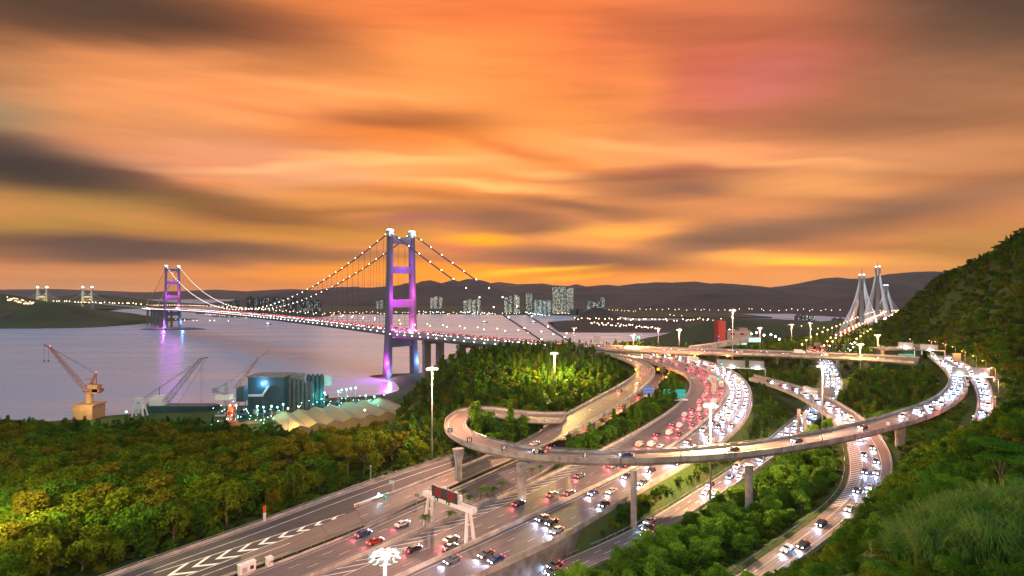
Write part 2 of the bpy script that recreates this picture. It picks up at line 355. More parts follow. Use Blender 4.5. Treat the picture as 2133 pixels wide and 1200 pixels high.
LPI=[(1168,876,57.6),(1105,881,60),(1045,868,62.6),(1003,863,64),(975,872,64),(966,885,64),(975,902,64),(1003,918,64),(1100,939,64),(1200,944.5,64),(1300,946,64),(1400,942,64),(1500,934,64),(1573,927,64),(1706,902,64),(1773,888,64),(1906,853,64),(1955,828,64),(1978,803,64),(1978,784,64),(1964,765,64),(1932,740,64)]
R5L=[(1560,790,60),(1623,807,59),(1670,830,57.5),(1720,862,56),(1752,893,54.5),(1766,933,53),(1773,985,52),(1760,1027,51),(1706,1078,50),(1573,1170,48),(1500,1222,47)]
R5R=[(1570,783,60),(1640,800,59),(1690,815,57.7),(1750,840,56.3),(1803,877,55),(1840,915,54),(1863,957,53),(1863,1003,52),(1806,1060,51),(1716,1137,49),(1610,1210,48)]
ROU=[(120,1245,50),(233,1198,50),(400,1141,50),(540,1093,50),(673,1040,50),(827,988,50),(907,961,50),(983,940,50.6),(1016,925,51)]
RBU=[(740,1058,50.2),(870,1008,50.6),(1007,955,51.4),(1070,925,53),(1130,893,55),(1193,857,57.2),(1245,829,59),(1293,804,60.5),(1325,783,61.5),(1331,769,62),(1315,755,62.5),(1270,740,63.3)]
RBL=[(760,1100,50.2),(890,1035,50.6),(1040,967,51.6),(1133,932,54),(1193,900,56),(1267,859,58.5),(1310,832,59.8),(1345,805,61),(1369,782,61.5),(1364,765,62),(1335,753,62.5),(1290,741,63.3)]
GDL=[(360,1245,50),(540,1177,50),(707,1117,50),(890,1035,50),(960,1003,50),(1010,980,50)]
RCL=[(380,1250,50),(560,1180,50),(720,1122,50),(900,1040,50),(1050,972,50),(1128,936,50),(1180,904,50),(1222,872,50),(1272,838,50),(1312,812,50),(1336,792,50),(1340,775,50)]
RCR=[(545,1247,50),(650,1197,50),(815,1130,50),(975,1062,50),(1090,1012,50),(1145,980,50),(1187,948,50),(1228,910,50),(1278,866,50),(1330,835,50),(1378,808,50),(1396,782,50)]
R4L=[(1000,1240,44),(1100,1195,44),(1240,1138,44),(1320,1100,44),(1380,1065,44),(1475,1005,44),(1530,972,44),(1610,912,44.5),(1668,862,45),(1705,825,46),(1722,800,47),(1712,775,48),(1705,757,49.5),(1695,745,51),(1690,735,53)]
R4R=[(1080,1250,44),(1185,1200,44),(1300,1155,44),(1390,1100,44),(1440,1070,44),(1520,1018,44),(1570,985,44),(1650,922,44.5),(1712,868,45),(1748,828,46),(1760,805,47),(1752,780,48),(1738,757,49.5),(1728,745,51),(1722,735,53)]
R7L=[(1950,741,64),(1985,759,64),(2013,780,63.6),(2028,800,63.2),(2037,830,62.6),(2035,860,61.5),(2018,890,60),(1990,925,58),(1940,985,55)]
R7R=[(1975,741,64),(2015,759,64),(2045,780,63.6),(2066,802,63.2),(2072,833,62.6),(2069,865,61.5),(2055,895,60),(2030,925,58),(1985,985,55)]
FLN=[(1120,717.5,65.5),(1250,729,65.5),(1400,733,65.3),(1560,738,65),(1720,744,64.8),(1850,751,64.5),(1905,756,64.3)]
FLF=[(1140,711,65.5),(1250,721.5,65.5),(1400,725.5,65.3),(1560,730.5,65),(1720,736,64.8),(1850,742,64.5),(1915,746,64.3)]
def PR(a,b):
    A=smooth([W(*p) for p in a]); return A,smooth([W(*p) for p in b],n=len(A))
RD={'A':PR(LE,ME),'B':PR(ME,RE),'loop':PR(LPO,LPI),'r5':PR(R5L,R5R),'rb':PR(RBU,RBL),'rc':PR(RCL,RCR),'r4':PR(R4L,R4R),'r7':PR(R7L,R7R),'fly':PR(FLN,FLF)}
gdl=smooth([W(*p) for p in GDL]); rou=smooth([W(*p) for p in ROU],n=len(gdl))
# left road: between the forest-side barrier and the guard rail
RD['ra']=(smooth([W(*p) for p in ROU]),None)
RD['ra']=(RD['ra'][0],smooth([W(*p) for p in GDL[:3]]+[W(*p) for p in [(870,1014,50.0),(1007,957,50.2),(1036,942,50.6)]],n=len(RD['ra'][0])))
RD['rg']=PR([(500,1160,50.0),(640,1105,50),(745,1062,50.1),(870,1012,50.4),(1007,958,51.2)],[(500,1192,50),(640,1142,50),(760,1096,50.1),(890,1037,50.4),(1040,968,51.4)])
LANTAU=None
# ================================================================ terrain
ctrl=[]
def C(x,y,z): ctrl.append((x,y,z))
for nm in ('A','B','ra','rc','r4','r5','r7'):
    a,b=RD[nm]; mid=(a+b)/2
    for i in range(0,len(mid),6):
        if nm in('A','B') and mid[i][1]>380: continue
        if nm=='r5' and mid[i][1]>262: continue
        if nm=='r7' and False: continue
        C(mid[i][0],mid[i][1],mid[i][2]-0.6)
for x,y,z in [(0,0,106),(0,30,90),(12,40,86),(0,55,78),(0,80,62),(-40,40,84),(-60,70,66),(-40,90,56),(-100,60,66),(-150,90,54),(15,70,70),(28,80,66),
    (32,98,58),(48,115,52),(-30,10,104),
    # left forest falling to the shipyard
    (-120,150,48),(-170,130,46),(-90,200,47),(-160,200,42),(-240,220,42),(-60,250,45),(-100,280,33),(-180,290,31),(-280,300,35),(-30,290,44),(-60,330,26),(-120,350,17),(-90,320,24),(-140,320,22),(-220,360,24),(-340,370,20),
    (-80,385,14),(-140,400,8),(-250,410,5),(-400,420,4),(-450,470,2.5),(-300,470,4),(-180,470,5),(-100,470,6),(-250,540,3),(-150,560,4),(-90,540,6),(-130,620,3),(-200,610,0.5),(-300,560,1.0),(-380,520,1),
    (-420,600,-12),(-300,650,-12),(-200,700,-12),(-500,700,-14),(-700,500,-12),(-600,430,-6),(-650,330,6),(-800,700,-15),(-260,900,-15),(-150,850,-12),(-600,1000,-15),
    (-100,650,4),(-80,700,6),(-150,750,4),(-170,762,3),(-200,770,0.6),(-120,780,4),(-80,800,0),(-60,780,5),(-30,720,18),(-60,620,22),(-40,650,25),(-120,700,5),(0,760,2),(40,800,-8),(0,860,-14),(150,900,-14),
    # central wooded hill
    (-18,310,50),(0,300,52),(-38,350,48),(-50,400,52),(-30,450,57),(-75,400,34),(-90,430,14),(-78,460,34),(-60,500,52),(-85,520,20),(-70,560,36),(10,340,54),(30,400,57),(10,450,59),(50,450,60),(60,500,61),(20,520,61),(-20,520,58),(0,580,54),(-30,600,44),(60,560,60),(110,560,58),(30,640,36),(80,640,34),(120,620,42),(80,720,6),(150,700,6),
    (65,390,57),(45,340,56),(25,300,53),(-5,262,51),
    # behind the flyover
    (150,560,56),(220,560,54),(300,560,54),(360,560,58),(200,640,46),(280,660,48),(340,640,52),(250,760,36),(180,740,16),(300,800,30),(400,800,40),(200,860,2),(260,900,-4),(340,950,6),(420,950,30),(520,1000,20),(300,1050,-12),(450,1150,-10),(600,1200,2),(640,1050,30),(760,1200,30),(800,1400,8),(700,1500,-12),(900,1700,20),(500,1400,-15),
    # between main carriageway and service road
    (100,238,44),(125,265,44),(150,300,44),(165,330,44),(200,400,46),(185,450,50),(165,420,46),(215,430,48),(235,500,52),(190,500,52),
    (150,240,47),(165,262,46),(190,300,46),(205,330,47),(235,380,48),(125,220,46),(110,195,46),(240,320,50),(225,280,52),(190,250,53),(265,400,52),(300,450,54),(330,480,57),(300,500,52),(340,520,56),(270,350,52),
    # inside of the right loop
    (175,225,54),(200,236,55),(215,225,56),(240,262,56),(270,300,58),(200,205,60),
    # right-hand hill
    (235,225,64),(262,250,66),(290,290,68),(300,330,68),(345,400,68),(400,480,68),(450,560,70),(430,620,64),(480,700,64),(540,800,62),(620,900,58),(700,1000,56),
    (283,300,68),(349,370,89),(387,410,115),(411,440,138),(425,450,166),(330,340,80),(387,440,83),(422,480,106),(440,500,128),(457,520,155),(430,520,68),(463,560,89),(488,590,113),(496,600,147),(464,600,60),(503,650,78),(526,680,100),(548,700,131),(511,700,60),(568,760,112),(598,820,87),(560,790,66),(640,900,62),(700,1000,58),
    (520,440,196),(560,520,190),(600,600,182),(650,680,160),(700,760,130),(760,860,100),(850,1000,74),(480,380,190),(400,330,150),(360,300,120),(320,280,90),(1000,700,120),(1000,1150,60),(1100,1300,50),(450,300,180),
    # the slope the camera stands on
    (38,40,98),(33,45,95),(42,75,80),(71,75,93),(104,110,90),(132,140,89),(99,120,83),(70,95,82),(59,85,80),(43,55,95),(48,55,97),(57,90,73),(56,100,66),(115,168,56),(133,180,62),(157,190,66),(174,190,72),
    (78,110,66),(95,130,64),(60,112,57),(100,150,58),(30,20,105),(60,20,110),(60,45,103),(90,60,102),(130,60,110),(170,120,96),(200,160,86),(230,200,80),(250,180,94),(200,120,104),(260,230,78),(300,220,100),(150,30,120),(300,120,125),(80,140,50),(140,195,53),(160,212,52),(190,205,64),(200,190,72),(170,215,57),
    (-900,200,10),(-500,250,30),(-400,100,40),(-200,-50,80),(200,-100,130),(0,-100,125),(-900,-100,40),(500,200,150),(900,400,170),(1300,900,120)]: C(x,y,z)
P=np.array(ctrl); k_=(P[:,0]>250)&(P[:,2]>95)&(P[:,1]>250); P[k_,2]=95+(P[k_,2]-95)*0.90; pc=P[:,:2]; 
ker=lambda d: np.sqrt(d*d+36.0)
Dm=ker(np.linalg.norm(pc[:,None]-pc[None],axis=2)); n0=len(P)
A_=np.zeros((n0+3,n0+3)); A_[:n0,:n0]=Dm-np.eye(n0)*1.5; A_[:n0,n0]=1; A_[:n0,n0+1:]=pc; A_[n0,:n0]=1; A_[n0+1:,:n0]=pc.T
sol=np.linalg.solve(A_,np.r_[P[:,2],0,0,0])
def rbf(xy):
    out=np.empty(len(xy))
    for i in range(0,len(xy),8000):
        q=xy[i:i+8000]; out[i:i+8000]=ker(np.linalg.norm(q[:,None]-pc[None],axis=2))@sol[:n0]+sol[n0]+q@sol[n0+1:]
    return out
def vnoise(x,y,s,seed=0):
    x=x/s;y=y/s; xi=np.floor(x).astype(int);yi=np.floor(y).astype(int);fx=x-xi;fy=y-yi
    fx=fx*fx*(3-2*fx);fy=fy*fy*(3-2*fy)
    def h(a,b):
        n=(a*374761393+b*668265263+seed*1442695041)&0x7fffffff; n=((n^(n>>13))*1274126177)&0x7fffffff; return ((n^(n>>16))&0xffff)/65535.0
    return (h(xi,yi)*(1-fx)+h(xi+1,yi)*fx)*(1-fy)+(h(xi,yi+1)*(1-fx)+h(xi+1,yi+1)*fx)*fy
def fbm(x,y,s,o=4,seed=0):
    return sum((vnoise(x,y,s/2**k,seed+k)-0.5)/2**k for k in range(o))
# road samples : x,y,z,halfwidth,elevated,blend
rs=[]
for nm,(a,b) in RD.items():
    for i in range(len(a)):
        m=(a[i]+b[i])/2; hw=np.linalg.norm((a[i]-b[i])[:2])/2
        e=0
        if nm in('loop','fly'): e=1
        if nm in('A','B') and m[1]>395: e=1
        if nm=='rb' and m[1]>232: e=1
        if nm=='r5' and m[1]>262: e=1
        bl={'A':5,'B':1.5,'rc':5,'ra':8,'r4':5,'r5':6,'r7':8,'rb':4,'rg':4}.get(nm,4)
        for t in (-0.7,0.0,0.7): rs.append((*((a[i]*(0.5+t*0.5)+b[i]*(0.5-t*0.5))[:2]),m[2],max(0.36*hw,2.2),e,bl))
rs=np.array(rs)
def road_dist(xy):
    """distance beyond the road edge, road z, elevated, blend of the nearest road sample"""
    d=np.empty(len(xy)); idx=np.empty(len(xy),int)
    for i in range(0,len(xy),4000):
        q=xy[i:i+4000]; dd=np.linalg.norm(q[:,None]-rs[None,:,:2],axis=2)-rs[None,:,3]
        idx[i:i+4000]=dd.argmin(1); d[i:i+4000]=dd.min(1)
    return d,idx
rg=rs[rs[:,4]==0]; re_=rs[rs[:,4]==1]
def ground(xy):
    xy=np.atleast_2d(np.asarray(xy,float)); z=rbf(xy)
    z+=fbm(xy[:,0],xy[:,1],60,4)*np.clip((z-8)/20,0,1)*3.0
    # terraces on the right hill
    hm=np.clip((xy[:,0]-250)/60,0,1)*np.clip((z-72)/8,0,1)*np.clip((150-z)/20,0,1)
    q=(z+fbm(xy[:,0],xy[:,1],80,2,9)*3)/9.0; fr=q-np.floor(q); st=np.floor(q)+np.clip((fr-0.3)/0.7,0,1); z=z*(1-hm)+(z+(st-q)*9.0)*hm
    for i in range(0,len(xy),4000):
        q=xy[i:i+4000]; zz=z[i:i+4000]
        dd=np.linalg.norm(q[:,None]-rg[None,:,:2],axis=2)-rg[None,:,3]
        k=dd.argmin(1); dm=dd[np.arange(len(q)),k]; bl=rg[k,5]; tz=rg[k,2]-0.45
        t=np.clip(dm/bl,0,1); t=t*t*(3-2*t); zz=tz*(1-t)+zz*t
        # never above any at-grade road that lies under this point
        inside=(dd<0.5); lim=np.where(inside,rg[None,:,2]-0.45,1e9).min(1); zz=np.minimum(zz,lim)
        de=np.linalg.norm(q[:,None]-re_[None,:,:2],axis=2)-re_[None,:,3]
        lim=np.where(de<2.5,re_[None,:,2]-3.2,1e9).min(1); zz=np.minimum(zz,lim)
        z[i:i+4000]=zz
    return z
def axis(segs):
    o=[]
    for a,b,s in segs: o+=list(np.arange(a,b,s))
    return np.array(o+[segs[-1][1]])
gx=axis([(-2600,-1200,100),(-1200,-480,24),(-480,-160,8),(-160,380,3),(380,760,8),(760,1600,30),(1600,3000,120)])
gy=axis([(-600,-60,40),(-60,60,8),(60,440,3),(440,800,6),(800,1400,20),(1400,2200,60)])
GX,GY=np.meshgrid(gx,gy); xy=np.stack([GX.ravel(),GY.ravel()],1)
GZ=ground(xy)
far=np.clip((np.maximum(-xy[:,0]-500,0))/150,0,1)*(xy[:,1]>120); GZ=np.where(far>0.5,np.minimum(GZ,-8),GZ)
GZ=np.clip(GZ,-15,260)
nx,ny=len(gx),len(gy)
me=bpy.data.meshes.new('ground'); vv=np.c_[xy,GZ]; me.vertices.add(len(vv)); me.vertices.foreach_set('co',vv.ravel())
ii,jj=np.meshgrid(np.arange(nx-1),np.arange(ny-1)); a=(jj*nx+ii).ravel(); q=np.stack([a,a+1,a+nx+1,a+nx],1)
me.loops.add(q.size); me.loops.foreach_set('vertex_index',q.ravel()); me.polygons.add(len(q)); me.polygons.foreach_set('loop_start',np.arange(0,q.size,4)); me.polygons.foreach_set('loop_total',np.full(len(q),4))
me.polygons.foreach_set('use_smooth',np.ones(len(q),bool)); me.update(calc_edges=True); me.validate()
# ground material : earth, scrub on slopes, bare benches and stone faces
m=bpy.data.materials.new('ground'); m.use_nodes=True; n=NT(m.node_tree); m.node_tree.nodes.clear()
o=n.n('ShaderNodeOutputMaterial'); b=n.n('ShaderNodeBsdfPrincipled',inp={'Roughness':0.95,'Specular IOR Level':0.2}); n.l(b.outputs[0],o.inputs[0])
t=n.n('ShaderNodeTexCoord'); n1=n.n('ShaderNodeTexNoise',inp={'Vector':t.outputs['Object'],'Scale':0.05,'Detail':6,'Roughness':0.65}); n2=n.n('ShaderNodeTexNoise',inp={'Vector':t.outputs['Object'],'Scale':0.9,'Detail':5})
ge=n.n('ShaderNodeNewGeometry'); sz=n.n('ShaderNodeSeparateXYZ',inp={0:ge.outputs['Normal']})
cr=n.n('ShaderNodeValToRGB',inp={0:n.m('ADD',n.m('MULTIPLY',n1.outputs[0],0.7),n.m('MULTIPLY',n2.outputs[0],0.3))}); e=cr.color_ramp
e.elements[0].position=0.36; e.elements[0].color=(0.016,0.026,0.007,1); e.elements[1].position=0.66; e.elements[1].color=(0.075,0.070,0.025,1)
x=e.elements.new(0.5); x.color=(0.035,0.070,0.012,1)
sl_=n.n('ShaderNodeMapRange',inp={0:sz.outputs[2],1:0.62,2:0.42,3:0,4:1}); mx=n.n('ShaderNodeMix',data_type='RGBA'); n.l(sl_.outputs[0],mx.inputs[0]); n.l(cr.outputs[0],mx.inputs[6])
rk=n.n('ShaderNodeMix',data_type='RGBA'); n.l(n2.outputs[0],rk.inputs[0]); rk.inputs[6].default_value=(0.02,0.045,0.008,1); rk.inputs[7].default_value=(0.06,0.085,0.028,1); n.l(rk.outputs[2],mx.inputs[7])
n.l(mx.outputs[2],b.inputs['Base Color']); bp=n.n('ShaderNodeBump',inp={'Strength':0.7,'Distance':0.6,'Height':n2.outputs[0]}); n.l(bp.outputs[0],b.inputs['Normal'])
me.materials.append(m); go_=bpy.data.objects.new('ground',me); col.objects.link(go_); setting(go_)
# ---- fast ground lookup
def gz(x,y):
    i=np.clip(np.searchsorted(gx,x)-1,0,nx-2); j=np.clip(np.searchsorted(gy,y)-1,0,ny-2)
    fx=(x-gx[i])/(gx[i+1]-gx[i]); fy=(y-gy[j])/(gy[j+1]-gy[j]); Zm=GZ.reshape(ny,nx)
    return (Zm[j,i]*(1-fx)+Zm[j,i+1]*fx)*(1-fy)+(Zm[j+1,i]*(1-fx)+Zm[j+1,i+1]*fx)*fy
# ---------------------------------------------------------------- water
m=bpy.data.materials.new('sea_water'); m.use_nodes=True; n=NT(m.node_tree); m.node_tree.nodes.clear()
o=n.n('ShaderNodeOutputMaterial'); t=n.n('ShaderNodeTexCoord')
mp=n.n('ShaderNodeMapping',inp={0:t.outputs['Object'],'Scale':(0.0016,0.012,1)})
n1=n.n('ShaderNodeTexNoise',inp={'Vector':mp.outputs[0],'Scale':1.0,'Detail':5,'Roughness':0.6})
mp2=n.n('ShaderNodeMapping',inp={0:t.outputs['Object'],'Scale':(0.05,0.12,1)}); n2=n.n('ShaderNodeTexNoise',inp={'Vector':mp2.outputs[0],'Scale':1.0,'Detail':4})
bp=n.n('ShaderNodeBump',inp={'Strength':0.5,'Distance':1.2,'Height':n2.outputs[0]})
gl=n.n('ShaderNodeBsdfGlossy',inp={'Color':(0.82,0.84,0.90,1),'Roughness':n.m('ADD',0.08,n.m('MULTIPLY',n1.outputs[0],0.36)),'Normal':bp.outputs[0]})
df=n.n('ShaderNodeBsdfDiffuse',inp={'Color':(0.27,0.37,0.54,1)})
fr=n.n('ShaderNodeMapRange',inp={0:n1.outputs[0],1:0.3,2:0.7,3:0.28,4:0.56})
ms=n.n('ShaderNodeMixShader',inp={0:fr.outputs[0]}); n.l(df.outputs[0],ms.inputs[1]); n.l(gl.outputs[0],ms.inputs[2]); n.l(ms.outputs[0],o.inputs[0])
mb=MB(); mb.add([(-20000,-1500,0),(20000,-1500,0),(20000,15400,0),(-20000,15400,0)],[(0,1,2,3)])
M['sea']=m; setting(mb.build('sea_water','sea'))
# ================================================================ hills across the water
def hill(name,prof,d,front,back,z0=-3,seed=0,matn='far_hill',rough=0.16,step=8,shore=None):
    """prof: skyline directions (px,py) at distance d ; a real massif with front and back slopes"""
    px=np.array([p[0] for p in prof],float); py=np.array([p[1] for p in prof],float)
    X=np.arange(px[0],px[-1]+step,step); pyi=np.interp(X,px,py); zt=H-(pyi-YH)*d/F
    rows=np.r_[np.linspace(-front,0,18),np.linspace(0,back,7)[1:]]
    vs=[];
    for r in rows:
        dd=d+r; x=(X-CX)/F*d
        # keep columns parallel so that it is a normal hill
        s=1-abs(r)/(front if r<0 else back); s=max(s,0); k=s**0.85
        z=z0+(zt-z0)*k
        amp=(zt-z0)*rough*(4*s*(1-s)+0.03)
        z=z+fbm(x+500,np.full_like(x,dd),d*0.09,5,seed)*amp*2.2
        if abs(r)<1: z=zt+fbm(x,np.full_like(x,dd),d*0.012,3,seed+3)*(zt.max()-z0)*0.03
        for a_,b_ in zip(x,z): vs.append((a_,dd,max(b_,z0)))
    nX=len(X); fs=[(j*nX+i,j*nX+i+1,(j+1)*nX+i+1,(j+1)*nX+i) for j in range(len(rows)-1) for i in range(nX-1)]
    mb=MB(); mb.add(vs,fs); return setting(mb.build(name,matn,smooth=True))
hill('hills',[(560,640),(600,622),(640,612),(690,600),(730,597),(770,599),(800,597),(830,594),(862,592),(880,586),(900,583),(922,591),(940,582),(960,587),(985,581),(1010,585),(1035,594),(1060,597),(1100,594),(1150,596),(1190,598),(1230,596),(1262,593),(1290,595),(1330,590),(1370,588),(1400,589),(1450,586),(1480,591),(1510,590),(1550,595),(1590,600),(1640,594),(1680,588),(1710,581),(1745,578),(1780,583),(1810,586),(1840,577),(1870,569),(1910,566),(1960,566),(2000,572),(2060,590),(2140,612),(2200,632)],7000,2600,2500,seed=2)
hill('far_hills',[(960,612),(1000,598),(1025,589),(1040,587),(1060,590),(1080,592),(1100,591),(1130,590),(1150,594),(1185,596),(1200,592),(1215,595),(1260,612)],13000,2500,2500,seed=5)
hill('far_hills',[(-200,600),(-60,604),(120,602),(300,609),(380,606),(450,603),(520,607),(600,602),(700,606)],11500,2500,2500,seed=6)
hill('hills',[(1290,645),(1330,628),(1380,620),(1440,610),(1500,603),(1550,603),(1600,610),(1640,622),(1680,640),(1720,650)],3900,900,1200,seed=11)
hill('hills',[(1600,655),(1650,640),(1700,632),(1760,620),(1800,615),(1860,612),(1950,620),(2020,625)],3200,800,900,seed=12)
hill('hills',[(95,640),(110,620),(160,613),(210,614),(250,617),(290,624),(320,631),(345,638)],4300,500,900,seed=13,matn='hill_green')
hill('hills',[(-60,620),(-20,608),(0,612),(25,616),(50,628),(70,640)],3000,500,700,seed=14,matn='hill_green')
hill('island',[(-120,640),(-40,632),(10,640),(50,646),(90,628),(120,632),(165,645),(200,655),(240,662),(268,668),(290,682)],2000,240,500,seed=15,matn='hill_green',step=5)
hill('hills',[(1195,668),(1215,652),(1235,642),(1255,641),(1275,650),(1300,668)],2350,150,200,seed=16,step=4)
hill('hills',[(1150,672),(1180,668),(1230,666),(1300,667),(1370,668),(1430,664),(1500,662),(1600,664),(1700,668)],1900,330,300,seed=17)
hill('hills',[(400,664),(470,655),(560,652),(640,650),(670,652),(700,664),(740,668),(790,676),(830,686)],2700,120,250,seed=18)
hill('hills',[(1340,722),(1380,700),(1430,680),(1480,668),(1540,664),(1620,672),(1700,690)],1000,190,300,seed=19,matn='hill_green',step=5)
shore=[(-1750,3000),(-1200,2900),(-900,2960),(-420,2930),(-380,2990),(-100,2900),(120,2850),(330,2760),(520,2780),(560,2500),(800,2450),(1200,2500),(1300,4700),(-2300,4700)]
setting(MB().prism(shore,-3,5).build('shore_land','hill_green'))
# ================================================================ road surfaces
def road_mesh(name,A,B,matn,dz=0.0):
    nl=7; mb=MB(); L=len(A); s=np.r_[0,np.cumsum(np.linalg.norm(np.diff((A+B)/2,axis=0),axis=1))]
    vs=[];uv=[]
    for i in range(L):
        w_=np.linalg.norm((B[i]-A[i])[:2])
        for k in range(nl):
            t=k/(nl-1); p=A[i]*(1-t)+B[i]*t; vs.append((p[0],p[1],p[2]+dz)); uv.append((s[i],t*w_))
    fs=[(i*nl+k,i*nl+k+1,(i+1)*nl+k+1,(i+1)*nl+k) for i in range(L-1) for k in range(nl-1)]
    mb.add(vs,fs); o=mb.build(name,matn); u=o.data.uv_layers.new(name='UVMap')
    u.data.foreach_set('uv',[c for f in fs for v in f for c in uv[v]])
    return setting(o)
def parapet(A,B,label,h=1.05,th=0.35,inset=0.0,matn='concrete',rail=True,name='parapet',cat='parapet wall',group=None,foot=-0.5):
    """concrete barrier standing on the edge A (B is the other edge)"""
    a=off(A,B,inset); b=off(A,B,inset+th); a2=off(A,B,inset+0.07,h); b2=off(A,B,inset+th-0.07,h)
    mb=MB(); mb.sweep([rise(a,foot),rise(b,foot),b2,a2]); o=mb.build(name,matn,fix=True); tag(o,label,cat,group)
    if rail:
        m2=MB(); m2.tube([tuple(p) for p in off(A,B,inset+th/2,h+0.42)],0.06,4)
        for i in range(0,len(A),1):
            p=off(A,B,inset+th/2,h)[i]; m2.box((p[0],p[1],p[2]+0.21),(0.08,0.08,0.42))
        m2.build('hand_rail','steel',o)
    return o
def line(A,B,d,w=0.15,dash=None,a0=0,a1=1,dz=0.03,frac=False,width2=None):
    """painted line at d metres (or fraction) from A"""
    if frac: c=A*(1-d)+B*d
    else: c=off(A,B,d)
    v=B-A; v=v.copy(); v[:,2]=0; v/=np.linalg.norm(v,axis=1)[:,None]
    c=cut(c,a0,a1); v=cut(v,a0,a1)
    s=np.r_[0,np.cumsum(np.linalg.norm(np.diff(c,axis=0),axis=1))]
    out=[]
    def at(t): return np.array([np.interp(t,s,c[:,k]) for k in range(3)]),np.array([np.interp(t,s,v[:,k]) for k in range(3)])
    if dash:
        t=0
        while t<s[-1]-dash[0]:
            out.append([at(t),at(t+dash[0]/2),at(t+dash[0])]); t+=dash[0]+dash[1]
    else: out.append([at(t) for t in np.linspace(0,s[-1],max(3,len(c)*2))])
    return out,w,dz
paintm=MB()
def paint(spec):
    segs,w_,dz=spec
    for sg in segs:
        A=[p-v*w_/2+np.array([0,0,dz]) for p,v in sg]; B=[p+v*w_/2+np.array([0,0,dz]) for p,v in sg]
        paintm.strip(A,B)
for nm,mt,label in (('A','asphalt','r'),('B','asphalt','r'),('loop','asphalt_warm','r'),('r5','asphalt_warm','r'),('rb','asphalt_warm','r'),('ra','asphalt_dark','r'),('rg','asphalt_warm','r'),('rc','asphalt','r'),('r4','asphalt','r'),('r7','asphalt_warm','r'),('fly','asphalt_warm','r')):
    a,b=RD[nm]; road_mesh('road',a,b,mt,{'rg':0.02,'rc':-0.02}.get(nm,0.0))
A_l,A_r=RD['A']; B_l,B_r=RD['B']; lo,li=RD['loop']
W_=0.17
# main carriageway away from us : hatched hard shoulder, edge lines, lane dashes
paint(line(A_l,A_r,0.9,W_)); paint(line(A_l,A_r,6.2,W_)); paint(line(A_l,A_r,0.95,W_,frac=True))
paint(line(A_l,A_r,0.56,0.14,(3,7),frac=True)); paint(line(A_l,A_r,0.76,0.14,(3,7),frac=True))
v=(A_r-A_l); v[:,2]=0; v/=np.linalg.norm(v,axis=1)[:,None]
s=np.r_[0,np.cumsum(np.linalg.norm(np.diff(A_l,axis=0),axis=1))]
t=6.0
while t<s[-1]-60:
    p=np.array([np.interp(t,s,A_l[:,k]) for k in range(3)]); q=np.array([np.interp(t+5.0,s,A_l[:,k]) for k in range(3)])
    vv=np.array([np.interp(t,s,v[:,k]) for k in range(3)]); v2=np.array([np.interp(t+5.0,s,v[:,k]) for k in range(3)])
    a=p+vv*0.95; b=q+v2*6.1; dn=(b-a)/np.linalg.norm(b-a); sd=np.array([-dn[1],dn[0],0])*0.13; z=np.array([0,0,0.03])
    paintm.add([a-sd+z,a+sd+z,b+sd+z,b-sd+z],[(0,1,2,3)]); t+=5.2 if p[1]<240 else 3.6
for f in (0.12,0.93): paint(line(B_l,B_r,f,W_,frac=True))
for f in (0.38,0.65): paint(line(B_l,B_r,f,0.14,(3,7),frac=True))
for nm,fs,ds in (('loop',(0.14,0.86),()),('r4',(0.08,0.92),(0.36,0.64)),('rc',(0.1,0.92),(0.37,0.64)),('r7',(0.08,0.92),(0.5,)),('fly',(0.1,0.9),(0.5,)),('rb',(0.10,0.90),(0.5,))):
    for f in fs: paint(line(*RD[nm],f,W_,frac=True))
    for f in ds: paint(line(*RD[nm],f,0.14,(3,6),frac=True))
paint(line(*RD['ra'],1.2,0.2)); paint(line(*RD['ra'],5.6,0.22)); 
paint(line(gdl,rou,1.2,0.2)); paint(line(gdl,rou,6.0,0.2))
# right curve : hatched inner verge and lanes
a,b=RD['r5']
paint(line(a,b,0.7,0.15)); paint(line(a,b,0.30,0.2,frac=True)); paint(line(a,b,0.52,0.14,(3,6),frac=True)); paint(line(a,b,0.74,0.2,frac=True)); paint(line(a,b,0.96,0.15,frac=True))
v=(b-a); s=np.r_[0,np.cumsum(np.linalg.norm(np.diff(a,axis=0),axis=1))]; t=s[-1]*0.36
while t<s[-1]*0.78:
    p=np.array([np.interp(t,s,a[:,k]) for k in range(3)]); q=np.array([np.interp(t-1.2,s,a[:,k]) for k in range(3)]); v2=np.array([np.interp(t-1.2,s,v[:,k]) for k in range(3)])
    vv=np.array([np.interp(t,s,v[:,k]) for k in range(3)]); A1=p+vv*0.05; B1=q+v2*0.29; dn=(B1-A1)/np.linalg.norm(B1-A1); sd=np.array([-dn[1],dn[0],0])*0.12; z=np.array([0,0,0.03])
    paintm.add([A1-sd+z,A1+sd+z,B1+sd+z,B1-sd+z],[(0,1,2,3)]); t+=2.6
# big white bars at the foot of the closed right-hand lane
for (px,py) in [(1830,1043),(1818,1052),(1806,1064),(1792,1078)]:
    p=W(px,py,51); paintm.box((p.x,p.y,p.z+0.04),(7.5,0.7,0.02))
